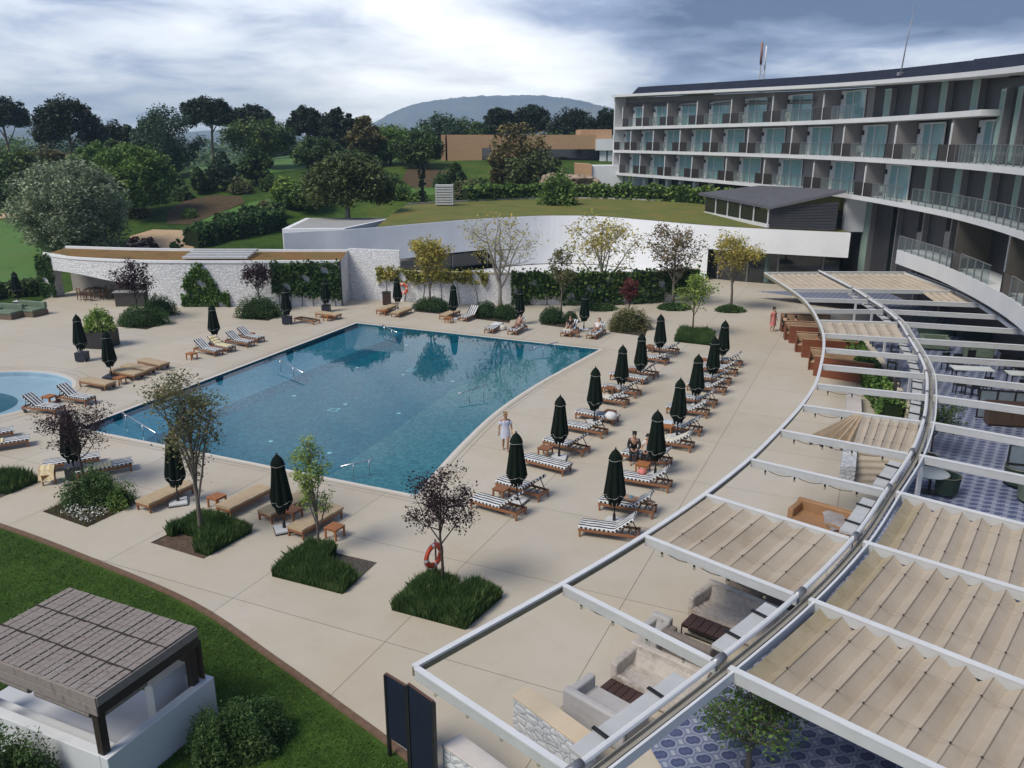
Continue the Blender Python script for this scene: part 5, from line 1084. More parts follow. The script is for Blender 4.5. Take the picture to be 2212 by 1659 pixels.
def make_lounger(kind, back, wheels=False):
    t = empty('sun_lounger'); Hh = .30
    for s in (-1, 1): MB().box((0, s * .315, Hh - .05), (1.96, .035, .09)).build('side_rail', TEAK, t, bevel=.006)
    for s in (-1, 1): MB().box((s * .965, 0, Hh - .05), (.035, .66, .09)).build('end_rail', TEAK, t, bevel=.006)
    for x in (-.93, .93):
        for y in (-.31, .31):
            if wheels and x > 0: w_ = MB().tube([(x - .18, y * 1.12 - .02, .10), (x - .18, y * 1.12 + .02, .10)], .10, 14); w_.build('wheel', BLK, t)
            MB().box((x, y, Hh / 2 - (.0 if not (wheels and x > 0) else -.06)), (.06, .05, Hh if not (wheels and x > 0) else Hh - .12)).build('leg', TEAK, t)
    for k in range(9): MB().box((-.84 + .21 * k, 0, Hh - .055), (.06, .6, .02)).build('slat', TEAK, t)
    xh = .22; a = R(back); Lb = .80
    if back:
        f = MB()
        for s in (-1, 1): f.beam((xh, s * .27, Hh), (xh + Lb * math.cos(a), s * .27, Hh + Lb * math.sin(a)), .03, .04)
        f.build('backrest_frame', TEAK, t); p_ = MB(); px_, pz_ = xh + .55 * math.cos(a), Hh + .55 * math.sin(a)
        for s in (-1, 1): p_.beam((px_, s * .24, pz_), (px_ + .22, s * .24, Hh - .05), .02, .03)
        p_.build('backrest_prop', BLK, t)
    if kind == 'bare': 
        for k in range(8): MB().box((-.78 + .2 * k, 0, Hh + .01), (.05, .62, .02)).build('slat', BLK, t)
        return t
    pts = [(-.99 + (xh + .99) * k / 6, Hh + .005) for k in range(7)] + [(xh + (Lb + .02) * k / 5 * math.cos(a), Hh + .005 + (Lb + .02) * k / 5 * math.sin(a)) for k in range(1, 6)]
    if kind == 'striped': mattress(pts, .66, .085, t, [STT, STS])
    else: mattress(pts, .70, .10, t, [BEI, BEI], 'covered_mattress')
    return t
LP = {}
def lounger(px, lx, ly, deg, kind, back, lab, grp, wheels=False):
    key = (kind, back, wheels)
    if key not in LP: o = LP[key] = make_lounger(*key)
    else: o = copy_tree(LP[key])
    q = P(*px); a = R(deg + random.uniform(-3.5, 3.5)); c, s = math.cos(a), math.sin(a); o.location = (q.x - (lx * c - ly * s), q.y - (lx * s + ly * c), 0); o.rotation_euler = (0, 0, a); tag(o, lab, 'sun lounger', grp); return o
G1, G2 = 'teak loungers in the poolside row', 'teak loungers in the row nearest the pergola'
ROWA = [((1114.7, 1125.5), .93, 38), ((1163, 1085), .93, 38), ((1215, 1029), .93, 0), ((1256.6, 987.5), .93, 38), ((1299, 948.4), .93, 38), ((1244, 905), -.93, 0), ((1347.8, 882), .93, 35), ((1372, 861), .93, 38), ((1388, 832), .93, 0), ((1412.5, 819.5), .93, 38), ((1435, 789.5), .93, 22), ((1459, 768), .93, 25)]
LA = []
for k, (px, lx, b) in enumerate(ROWA): LA.append(lounger(px, lx, -.31, -32, 'striped', b, 'striped lounger %s, %s from the near end of the poolside row' % ('with raised back' if b else 'lying flat', ORD[k]), G1))
ROWB = [((1252, 1159), -.93, 40), ((1407.7, 1121.6), .93, 38), ((1441.5, 1065.6), .93, 40), ((1440, 1014), .93, 30), ((1489.6, 978.4), .93, 34), ((1509.7, 944), .93, 36), ((1525, 905), .93, 36), ((1540.6, 882.7), .93, 38), ((1562, 854.6), .93, 36), ((1572.7, 834), .93, 38), ((1586.4, 814), .93, 36), ((1597, 795), .93, 38)]
LB = []
for k, (px, lx, b) in enumerate(ROWB): LB.append(lounger(px, lx, -.31, -20 if k < 2 else -27, 'striped', b, 'striped lounger with raised back, %s from the near end of the pergola row' % ORD[k], G2))
G3 = 'beige covered loungers along the near pool end'
lounger((325.5, 1108.7), -.93, -.31, 64, 'beige', 0, 'flat beige covered lounger behind the parasol left of the slim front tree', G3)
lounger((500, 1119), -.93, -.31, 60, 'beige', 0, 'flat beige covered lounger right of the small orange teak table', G3)
lounger((588, 1132), -.93, -.31, 60, 'beige', 0, 'flat beige covered lounger behind the right front parasol', G3)
lounger((738, 1119), .93, -.31, 60, 'beige', 0, 'flat beige covered lounger beside the square teak table on the front deck', G3)
G4 = 'striped loungers at the left front'
O1 = lounger((283.8, 1017.6), .93, -.31, 32, 'striped', 0, 'striped lounger with a yellow edged towel right of the front purple tree', G4)
lounger((213.5, 1004.6), .93, -.31, 32, 'striped', 0, 'striped lounger half hidden behind the front purple tree', G4)
O3 = lounger((61, 965.5), .93, -.31, 32, 'striped', 0, 'striped lounger with a yellow towel, cut by the left edge, nearer of two', G4)
O4 = lounger((28, 947), .93, -.31, 32, 'striped', 0, 'striped lounger with a cream towel, cut by the left edge, farther of two', G4)
G5 = 'striped loungers beside the round pool'
lounger((50, 891), .93, .31, 165, 'striped', 38, 'striped lounger with raised back nearest the round pool', G5, True); lounger((124, 868), .93, .31, 162, 'striped', 38, 'striped lounger with raised back between the round pool and the beige loungers', G5, True)
G6 = 'beige covered loungers left of the pool'
for k, px in enumerate(((228, 845), (290, 823), (316, 812.6), (345, 801.5))): lounger(px, .93, -.31, -28, 'beige', 0, ['flat beige covered lounger nearest the round pool', 'flat beige covered lounger behind the parasol with the flat dark base', 'flat beige covered lounger, third from the round pool', 'flat beige covered lounger, fourth from the round pool, behind the front tree crown'][k], G6, True)
G7 = 'striped loungers along the straight left pool side'; LS = []
for k, px in enumerate(((463.5, 771), (491, 763), (534, 751.5), (555, 742))): LS.append(lounger(px, -.93, .31, 150, 'striped', 34, ['striped lounger with raised back, nearest of the left group of four', 'striped lounger under a pale yellow towel, second of the left group of four', 'striped lounger with raised back, third of the left group of four', 'striped lounger with raised back, farthest of the left group of four'][k], G7))
lounger((677, 702), .93, -.31, -30, 'bare', 0, 'bare lounger frame without cushion beside the far navy parasol pot', None); lounger((724, 691.6), .93, -.31, -30, 'beige', 0, 'flat tan lounger at the foot of the creeper wall', None)
G8 = 'loungers beyond the far pool end'; LX = []
for k, (px, kd, b) in enumerate((((813.6, 678.5), 'beige', 0), ((846, 685), 'beige', 0), ((950, 690), 'beige', 0), ((992, 694), 'striped', 40), ((1047, 720), 'striped', 0), ((1097, 723), 'striped', 38), ((1211, 727), 'striped', 38), ((1267, 732), 'striped', 36))):
    LX.append(lounger(px, -.93, .31, 66, kd, b, ['flat tan lounger left of the farthest parasol beyond the pool', 'flat tan lounger right of the farthest parasol beyond the pool', 'flat tan lounger left of the striped one beside the box hedge', 'striped lounger with raised back left of the double box bush', 'striped lounger lying flat with a pale towel bundle beyond the pool', 'striped lounger with raised back and a sitting bather beyond the pool', 'striped lounger with a dark haired sitter left of the round shrub', 'striped lounger under a white towel next to the round shrub'][k], G8))

# ================================================================== SIDE TABLES, TOWELS
ORNG = mat('orange_teak', (.30, .105, .03), (.40, .16, .05), rough=.55, scale=3, stretch=(8, 2, 8))
def make_table(m_):
    t = empty('side_table')
    for k in range(5): MB().box((0, -.2 + .1 * k, .385), (.5, .088, .025)).build('plank', m_, t)
    for x in (-.21, .21):
        for y in (-.21, .21): MB().box((x, y, .185), (.055, .055, .37)).build('leg', m_, t)
    for s in (-1, 1): MB().box((0, s * .21, .34), (.38, .025, .06)).build('apron', m_, t); MB().box((s * .21, 0, .34), (.025, .38, .06)).build('apron', m_, t)
    return t
TPROT = {}
def stable(u, v, deg, m_, lab):
    if m_.name not in TPROT: o = TPROT[m_.name] = make_table(m_)
    else: o = copy_tree(TPROT[m_.name])
    q = P(u, v); o.location = q; o.rotation_euler = (0, 0, R(deg)); return tag(o, lab, 'table', 'small teak side tables')
for u, v, d, m_, lab in ((1083, 1075, -32, TEAK, 'teak side table between the first two poolside loungers'), (1178, 985, -32, TEAK, 'teak side table beside the second poolside parasol'), (1317, 905, -32, ORNG, 'orange teak side table with a folded white towel beside the third poolside parasol'), (1318, 852, -32, TEAK, 'teak side table beside the fourth poolside parasol'), (1366, 812, -32, TEAK, 'teak side table beside the fifth poolside parasol'), (1405, 760, -32, TEAK, 'teak side table beside the farthest poolside parasol'),
    (1388, 1021, -27, ORNG, 'orange teak side table in front of the two seated guests'), (1441, 937, -27, ORNG, 'teak side table beside the third parasol of the pergola row'), (1524, 790, -27, TEAK, 'teak side table beside the fifth parasol of the pergola row'),
    (470, 1093, 62, ORNG, 'orange teak side table left of the covered lounger by the slim front tree'), (634, 1122, 62, ORNG, 'orange teak side table behind the right front parasol'), (724, 1160, 62, ORNG, 'orange teak side table standing free beside the yellow green sapling'), (107, 1043, 32, TEAK, 'teak side table under a draped yellow towel at the left front'),
    (108, 871, -18, ORNG, 'orange teak side table between the two loungers by the round pool'), (260, 830, -28, ORNG, 'orange teak side table between the beige loungers'), (415, 776, -30, ORNG, 'orange teak side table left of the left striped group'), (490, 758, -30, ORNG, 'orange teak side table in the middle of the left striped group'), (541, 732, -30, ORNG, 'orange teak side table behind the left striped group'),
    (708, 693, -30, ORNG, 'orange teak side table beside the bare lounger frame'), (830, 681, 66, ORNG, 'orange teak side table between the two far tan loungers'), (970, 697, 66, ORNG, 'orange teak side table left of the striped lounger by the box hedge'), (1242, 728, 66, TEAK, 'teak side table between the two far sitters')): stable(u, v, d, m_, lab)
YEL = mat('pale_yellow_towel', (.62, .50, .22), (.70, .62, .40), (.74, .70, .58), rough=.95, scale=2.2); CREAM = mat('cream_towel', (.60, .56, .45), (.68, .65, .56), rough=.95, scale=2); WTOW = mat('white_towel', (.66, .67, .67), (.74, .74, .74), rough=.95, scale=3); YPAT = mat('yellow_patterned_towel', (.62, .40, .12), (.70, .62, .42), (.58, .36, .12), rough=.95, scale=6)
def towel_on(lo, x0, x1, m_, lab, back=0, w_=.6, lift=.405):
    t = lo; a = R(back); xh = .22; rows = []
    for k in range(9):
        x = x0 + (x1 - x0) * k / 8; row = []
        for j in range(7):
            y = -w_ / 2 + w_ * j / 6; e = .03 * (j in (0, 6)); xx, zz = (x, lift - e) if x < xh or not back else (xh + (x - xh) * math.cos(a) - .09 * math.sin(a), .31 + (x - xh) * math.sin(a) + .095 * math.cos(a) + .012 - e)
            row.append((xx, y, zz + .008 * math.sin(k * 1.7 + j * 1.1)))
        rows.append(row)
    m2 = MB()
    for r0, r1 in zip(rows, rows[1:]): m2.ribbon(r0, r1)
    o = m2.build('towel', m_, smooth=True); o.location = lo.location; o.rotation_euler = lo.rotation_euler; s = o.modifiers.new('thickness', 'SOLIDIFY'); s.thickness = .012; return tag(o, lab, 'towel')
towel_on(O1, -.75, .3, YEL, 'pale towel with yellow edge on the lounger right of the front purple tree'); towel_on(O3, -.8, .1, YEL, 'yellow towel on the nearer lounger at the left edge'); towel_on(O4, -.6, .5, CREAM, 'cream towel on the farther lounger at the left edge')
towel_on(LS[1], -.9, .95, YEL, 'pale yellow towel covering a lounger of the left striped group', 34); towel_on(LB[4], -.5, .95, CREAM, 'cream towel draped over the fifth lounger of the pergola row', 34); towel_on(LA[6], -.6, .1, CREAM, 'cream towel on the seventh poolside lounger')
towel_on(LB[5], -.9, -.3, mat('pale_blue_towel', (.50, .58, .66), (.62, .68, .72), rough=.95), 'pale blue towel on the sixth lounger of the pergola row'); towel_on(LX[7], -.5, .9, WTOW, 'white towel covering the far lounger next to the round shrub', 36); towel_on(LX[6], -.8, .1, CREAM, 'cream towel on the lounger of the dark haired sitter'); towel_on(LX[5], -.3, .9, CREAM, 'cream towel on the lounger of the sitting bather', 38); towel_on(LX[4], .0, .9, WTOW, 'white towel bundle on the flat far lounger', 0, .66)
def bundle(u, v, z, s, m_, lab, cat='towel'):
    q = P(u, v, z); rr = random.Random(lab); m2 = MB(); m2.lathe([(.9 * s, 0), (1.02 * s, .25 * s), (.92 * s, .7 * s), (.6 * s, 1.0 * s), (.25 * s, 1.05 * s)], 14, mod=lambda a, z_: 1 + .13 * math.sin(a * 3 + z_ * 9) + .06 * math.sin(a * 7)); o = m2.build('folded_towel', m_, smooth=True); o.location = q; return tag(o, lab, cat)
bundle(1319, 903, .4, .27, WTOW, 'folded white towel on the orange teak side table')
bundle(1083, 712, .02, .33, CREAM, 'cream towel hanging in a heap beside the flat far lounger')
m = MB(); q = P(107, 1043); rows = [[(-.27 + .54 * j / 8, -.3 + .10 * i + .02 * math.sin(j * 2), (.2 + .2 * i if i < 2 else .42 + .3 * math.sin((i - 1) / 5 * math.pi)) + .03 * math.sin(j * 1.9 + i)) for j in range(9)] for i in range(7)]
for r0, r1 in zip(rows, rows[1:]): m.ribbon(r0, r1)
o = m.build('towel', YPAT, smooth=True); o.location = q; o.rotation_euler = (0, 0, R(10)); tag(o, 'yellow patterned towel heaped over the left front side table', 'towel')
# bag lying on the deck
q = P(181, 1022); bg_ = tag(empty('beach_bag', q), 'dark beach bag standing behind the front purple tree', 'bag'); MB().lathe([(.22, 0), (.27, .1), (.25, .3), (.2, .36)], 12, mod=lambda a, z: 1 + .25 * math.cos(2 * a)).build('body', NAVY, bg_, True); MB().tube([(-.15, 0, .34), (-.1, 0, .5), (.1, 0, .5), (.15, 0, .34)], .012, 5).build('handle', BLK, bg_)

# ================================================================== GAZEBO
ZG = 1.0
g = [P(u, v, ZG) for u, v in ((232, 1641), (462, 1462), (-120, 1500), (170, 1350))]          # outer wall-top corners: front, right, left, (back unused)
gz = tag(empty('gazebo', (P(210, 1560).x, P(210, 1560).y, 0)), 'white walled garden gazebo with dark posts and a woven flat roof', 'gazebo')
gf, gr = Vector((g[0].x, g[0].y)), Vector((g[1].x, g[1].y)); ex_ = (gr - gf); Wd = ex_.length; ex_.normalize(); ey_ = Vector((-ex_.y, ex_.x))
gl_ = Vector((g[2].x, g[2].y)); ey_ = (gl_ - gf).normalized()
def gp(a, b, z): q = gf + ex_ * a + ey_ * b; return (q.x, q.y, z)
DP = 5.2
def gwall(a0, b0, a1, b1, h, th=.22, name='wall', m_=None, z0=-.05):
    d = (Vector(gp(a1, b1, 0)) - Vector(gp(a0, b0, 0))); d.z = 0; n_ = Vector((-d.y, d.x, 0)).normalized() * th; A, B = Vector(gp(a0, b0, 0)), Vector(gp(a1, b1, 0)); m2 = MB(); m2.prism([tuple(A[:2]), tuple(B[:2]), tuple((B + n_)[:2]), tuple((A + n_)[:2])], z0, h); return m2.build(name, m_ or WHITE, gz, world=True, bevel=.012)
GW = mat('gazebo_white', (.58, .60, .61), (.68, .69, .70), rough=.7, scale=.8, bump=.08, bscale=30)
gwall(0, 0, Wd, 0, ZG, m_=GW); gwall(0, DP, 0, .22, ZG, m_=GW); gwall(Wd - .0, .22, Wd, .75, ZG, .22, m_=GW)
m = MB(); m.box((*gp(Wd - .62, .75, 0)[:2], .65), (.95, .25, 1.3), math.atan2(ey_.y, ey_.x) + math.pi / 2); m.build('wall', GW, gz, world=True, bevel=.012)
m = MB(); m.box((*gp(.3, DP - .6, 0)[:2], .65), (1.1, .25, 1.3), math.atan2(ex_.y, ex_.x)); m.build('wall', GW, gz, world=True, bevel=.012)
m = MB(); m.prism([gp(.1, .1, 0)[:2], gp(Wd - .1, .1, 0)[:2], gp(Wd - .1, DP, 0)[:2], gp(.1, DP, 0)[:2]], -.02, .06); m.build('floor', mat('white_floor', (.50, .51, .54), (.57, .58, .60), rough=.5, scale=1), gz, world=True)
m = MB(); m.prism([gp(.24, .24, 0)[:2], gp(Wd - .2, .24, 0)[:2], gp(Wd - .2, .85, 0)[:2], gp(.24, .85, 0)[:2]], .06, .45); m.build('bench', GW, gz, world=True, bevel=.02)
m = MB(); m.prism([gp(.24, .85, 0)[:2], gp(.85, .85, 0)[:2], gp(.85, DP - .5, 0)[:2], gp(.24, DP - .5, 0)[:2]], .06, .452); m.build('bench', GW, gz, world=True, bevel=.02)
DWD = mat('dark_stained_timber', (.022, .015, .012), (.04, .027, .02), rough=.7, scale=4, stretch=(1, 1, 6)); WOV = mat('woven_grey_slats', (.17, .14, .125), (.27, .235, .215), (.215, .18, .165), rough=.9, scale=3, detail=8, stretch=(1, 5, 1), bump=.3, bscale=25)
ZRf = 2.4
rc = [P(u, v, ZRf) for u, v in ((206, 1505), (424, 1354), (150, 1268), (-70, 1395))]        # roof top corners: front, right, back, left
r0, rx, ry = rc[0], rc[1] - rc[0], rc[3] - rc[0]; ry = (rc[2] - rc[1])
def rp_(a, b, z=0.): return r0 + rx * a + ry * b + Vector((0, 0, z))
for a, b in ((.04, .04), (.95, .04), (.95, .95), (.04, .95)):
    q = rp_(a, b); MB().box((q.x, q.y, ZRf / 2 - .15), (.17, .17, ZRf - .35), math.atan2(rx.y, rx.x)).build('post', DWD, gz, world=True, bevel=.01)
for i in range(3):
    for_ = []
    nsl = 22
    for j in range(nsl):
        b0, b1 = j / nsl + .004, (j + 1) / nsl - .004; dz = .012 * math.sin(j * 1.7 + i); m2 = MB(); a0, a1 = i / 3 + .006, (i + 1) / 3 - .006
        m2.hexa([rp_(a0, b0, -.03 + dz), rp_(a1, b0, -.03 + dz), rp_(a1, b1, -.03 + dz), rp_(a0, b1, -.03 + dz), rp_(a0, b0, dz), rp_(a1, b0, dz), rp_(a1, b1, dz), rp_(a0, b1, dz)]); m2.build('roof_slat', WOV, gz, world=True)
for a0, b0, a1, b1 in ((0, 0, 1, 0), (1, 0, 1, 1), (1, 1, 0, 1), (0, 1, 0, 0)):
    for h in range(2):
        A, B = rp_(a0, b0, -.13 - .21 * h), rp_(a1, b1, -.13 - .21 * h); MB().beam(A, B, .05, .20).build('fascia_board', [WOV, DWD][(a0, b0) == (0, 0)] if h else MATS['woven_grey_slats'], gz, world=True, bevel=.008)
A, B = rp_(0, 0, -.02), rp_(0, 1, -.02)
for k in range(1, 12): MB().beam(rp_(k / 12, 0, .012), rp_(k / 12, 1, .012), .012, .012).build('cross_batten', WOV, gz, world=True)
for k in (1 / 3, 2 / 3): MB().beam(rp_(k, 0, .004), rp_(k, 1, .004), .03, .03).build('roof_seam', DWD, gz, world=True)
for (a, b, c, d) in ((.06, .1, .06, .5), (.06, .55, .06, .95), (.1, .06, .5, .06)):
    A, B = rp_(a, b, -.62), rp_(c, d, -.62); MB().tube([A, B], .09, 8).build('rolled_blind', WOV, gz, world=True)
q = rp_(1.02, .0, 0); m = MB(); A, B = rp_(1.03, .02, -.4), rp_(1.05, .42, -.4); m.hexa([(A.x, A.y, .5), (B.x, B.y, .5), (B.x + .05, B.y, .5), (A.x + .05, A.y, .5), A, B, B + Vector((.05, 0, 0)), A + Vector((.05, 0, 0))]); m.build('side_screen', mat('rattan_screen', (.05, .032, .02), (.09, .06, .038), rough=.9, scale=12), gz, world=True)
# navy boards at the lawn edge
def board(px, h, lab, legs):
    a, b = P(*px[0]), P(*px[1]); t = tag(empty('notice_board', a), lab, 'sign'); d = (b - a); z0 = .45 if legs else .12; rz_ = math.atan2(d.y, d.x); c = (a + b) / 2
    MB().box((c.x, c.y, (z0 + h) / 2), (d.length - .06, .05, h - z0), rz_).build('panel', mat('navy_panel', (.010, .014, .032), (.016, .021, .044), rough=.4, scale=1), t, world=True, bevel=.01)
    for q in (a, b): MB().box((q.x, q.y, h / 2 - .02), (.055, .08, h), rz_).build('post', BLK, t, world=True)
    MB().box((c.x, c.y, h + .01), (d.length, .05, .02), rz_).build('top_rail', mat('bronze_trim', (.10, .05, .035), (.14, .07, .05), rough=.5), t, world=True)
def foot(u, v, h): q = P(u, v, h); return PJ(q.x, q.y, 0)
board((foot(833, 1455, 2.0), foot(878, 1482, 2.0)), 2.0, 'navy notice board on two posts at the lawn edge, left of a pair', True); board((foot(882, 1477, 2.2), foot(936, 1516, 2.2)), 2.2, 'taller navy notice board at the lawn edge, right of a pair', False)
# life rings, bin
RED = mat('orange_ring', (.62, .075, .03), (.72, .11, .045), rough=.45, scale=4)
def lifering(c, R_, r_, tilt, lab, post):
    t = tag(empty('life_ring', c), lab, 'life ring'); m2 = MB(); n = 28; k_ = 10
    for i in range(n):
        a = 2 * math.pi * i / n
        for j in range(k_): b = 2 * math.pi * j / k_; x, y, z = (R_ + r_ * math.cos(b)) * math.cos(a), r_ * math.sin(b) * .8, (R_ + r_ * math.cos(b)) * math.sin(a); m2.v.append((x * math.cos(tilt) - y * math.sin(tilt), x * math.sin(tilt) + y * math.cos(tilt), z))
    for i in range(n):
        for j in range(k_): m2.f.append((i * k_ + j, i * k_ + (j + 1) % k_, ((i + 1) % n) * k_ + (j + 1) % k_, ((i + 1) % n) * k_ + j)); m2.m.append(1 if i % 7 == 0 else 0)
    m2.build('ring', [RED, WTOW], t, True); MB().tube([((R_ + r_ * 1.25) * math.cos(a) * math.cos(tilt), (R_ + r_ * 1.25) * math.cos(a) * math.sin(tilt), (R_ + r_ * 1.25) * math.sin(a)) for a in np.linspace(0, 2 * math.pi, 25)], .012, 4).build('grab_line', WTOW, t)
    if post: MB().tube([(.05, .1, -c[2] + .0), (.05, .1, .45)], .03, 6).build('stand', mat('stand_timber', (.12, .08, .05), (.17, .12, .08), rough=.8), t)
q = P(943, 1262); lifering((q.x - .05, q.y - .1, 1.0), .3, .085, .9, 'orange life ring on a stand in the grass bed of the dark purple tree', True); q = P(868, 655); lifering((q.x + .1, 64.2, 1.15), .36, .10, -.1, 'faded orange life ring hanging on the far stone wall', False)
q = P(836, 658); t = tag(empty('litter_bin', q), 'dark brown litter bin against the far stone wall', 'bin'); MB().box((0, 0, .5), (.62, .5, .95)).build('body', mat('brown_bin', (.04, .02, .014), (.06, .03, .02), rough=.6), t, bevel=.02); MB().box((0, 0, 1.0), (.68, .56, .06)).build('lid', BLK, t)
# green daybeds at the left edge, planter pot, bar furniture
for (u, v, w_, d_, rz_, lab) in ((42, 684, 2.6, 1.4, -.3, 'green cushioned daybed on the deck at the left edge, right one'), (-8, 690, 2.6, 1.4, -.2, 'green cushioned daybed cut by the left edge')):
    q = P(u, v); t = tag(empty('daybed', q, rz_), lab, 'daybed', 'green daybeds at the left edge'); DG = mat('muted_green_cushion', (.11, .15, .10), (.16, .21, .15), rough=.9, scale=2)
    MB().box((0, .7, .18), (w_, d_, .36)).build('base', mat('daybed_wicker', (.12, .09, .06), (.17, .13, .09), rough=.9), t); MB().box((0, .7, .45), (w_ - .06, d_ - .06, .18)).build('mattress', DG, t, bevel=.05); MB().box((0, 1.3, .72), (w_ - .06, .25, .45)).build('back_cushion', DG, t, bevel=.06); MB().box((-.7, .9, .62), (.6, .5, .16)).build('bolster', mat('light_green_cushion', (.2, .26, .2), (.27, .33, .26), rough=.9), t, bevel=.05)
WD = mat('bar_chair_wood', (.11, .055, .025), (.16, .085, .04), rough=.6, scale=4)
def barchair(u, v, rz_, lab):
    q = P(u, v); t = tag(empty('bar_chair', q, rz_), lab, 'chair', 'wooden chairs in the open bar bay'); MB().box((0, 0, .46), (.5, .5, .05)).build('seat', WD, t); MB().box((0, .24, .95), (.5, .04, .08)).build('backrest', WD, t); MB().box((0, .24, .72), (.5, .03, .06)).build('backrest', WD, t)
    for x in (-.22, .22): MB().box((x, .24, .5), (.05, .05, 1.0)).build('leg', WD, t); MB().box((x, -.22, .33), (.05, .05, .66)).build('leg', WD, t); MB().box((x, 0, .66), (.06, .5, .04)).build('armrest', WD, t)
for k, (u, v, r_) in enumerate(((178, 648, 2.6), (192, 650, 3.4), (212, 645, .3), (226, 647, -.6), (238, 643, 1.8))): barchair(u, v, r_, '%s wooden chair from the left in the open bay of the stone bar' % ORD[k])
q = P(200, 645); t = tag(empty('bar_table', (q.x, q.y + .6, 0)), 'square wooden table in the open bay of the stone bar', 'table'); MB().box((0, 0, .74), (1.4, .9, .05)).build('table_top', WD, t)
for x in (-.6, .6):
    for y in (-.35, .35): MB().box((x, y, .36), (.07, .07, .72)).build('leg', WD, t)
q = P(285, 660); t = tag(empty('bar_counter', (q.x, q.y, 0), .1), 'dark stone bar counter behind the left purple tree', 'counter'); MB().box((0, 0, .55), (2.2, .7, 1.1)).build('counter', mat('dark_counter', (.035, .03, .028), (.06, .05, .045), rough=.5), t); MB().box((0, -.05, 1.13), (2.4, .9, .06)).build('top', mat('counter_top', (.28, .27, .26), (.34, .33, .32), rough=.4), t)
# ================================================================== PLANTS
def unit(n, rng): v = rng.normal(size=(n, 3)); return v / np.linalg.norm(v, axis=1, keepdims=True)
def leaf_quads(pos, size, rng, aspect=.55, up=.35, var=.35):
    n = len(pos); nr = unit(n, rng); nr[:, 2] = np.abs(nr[:, 2]) + up; nr /= np.linalg.norm(nr, axis=1, keepdims=True)
    a = unit(n, rng); u = np.cross(nr, a); u /= np.linalg.norm(u, axis=1, keepdims=True) + 1e-9; v = np.cross(nr, u); s = (size * (1 + var * rng.normal(size=n)).clip(.4, 1.8))[:, None]
    return np.stack([pos - u * s, pos + v * s * aspect, pos + u * s, pos - v * s * aspect], axis=1)
def clumps(cent, rad, per, size, rng, **k):
    c = np.repeat(np.asarray(cent), per, axis=0); r = np.repeat(np.asarray(rad), per) if np.ndim(rad) else rad
    d = unit(len(c), rng) * (rng.random((len(c), 1)) ** .45); d[:, 2] *= .8
    return leaf_quads(c + d * (r[:, None] if np.ndim(r) else r), size, rng, **k)
BARK = mat('grey_bark', (.10, .085, .07), (.17, .15, .125), rough=.9, scale=5, stretch=(1, 1, .3), bump=.5, bscale=20)
BARKP = mat('pale_bark', (.24, .225, .195), (.34, .32, .285), rough=.9, scale=4, bump=.4, bscale=20)
BARKD = mat('dark_bark', (.035, .026, .02), (.065, .05, .04), rough=.9, scale=5, bump=.5, bscale=20)
BARKPINE = mat('pine_bark', (.16, .11, .085), (.25, .19, .155), rough=.9, scale=3, bump=.5, bscale=12)
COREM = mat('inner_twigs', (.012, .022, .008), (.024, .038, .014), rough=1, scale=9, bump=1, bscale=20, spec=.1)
def rv(rng, s): return Vector((rng.uniform(-s, s), rng.uniform(-s, s), rng.uniform(-s, s)))
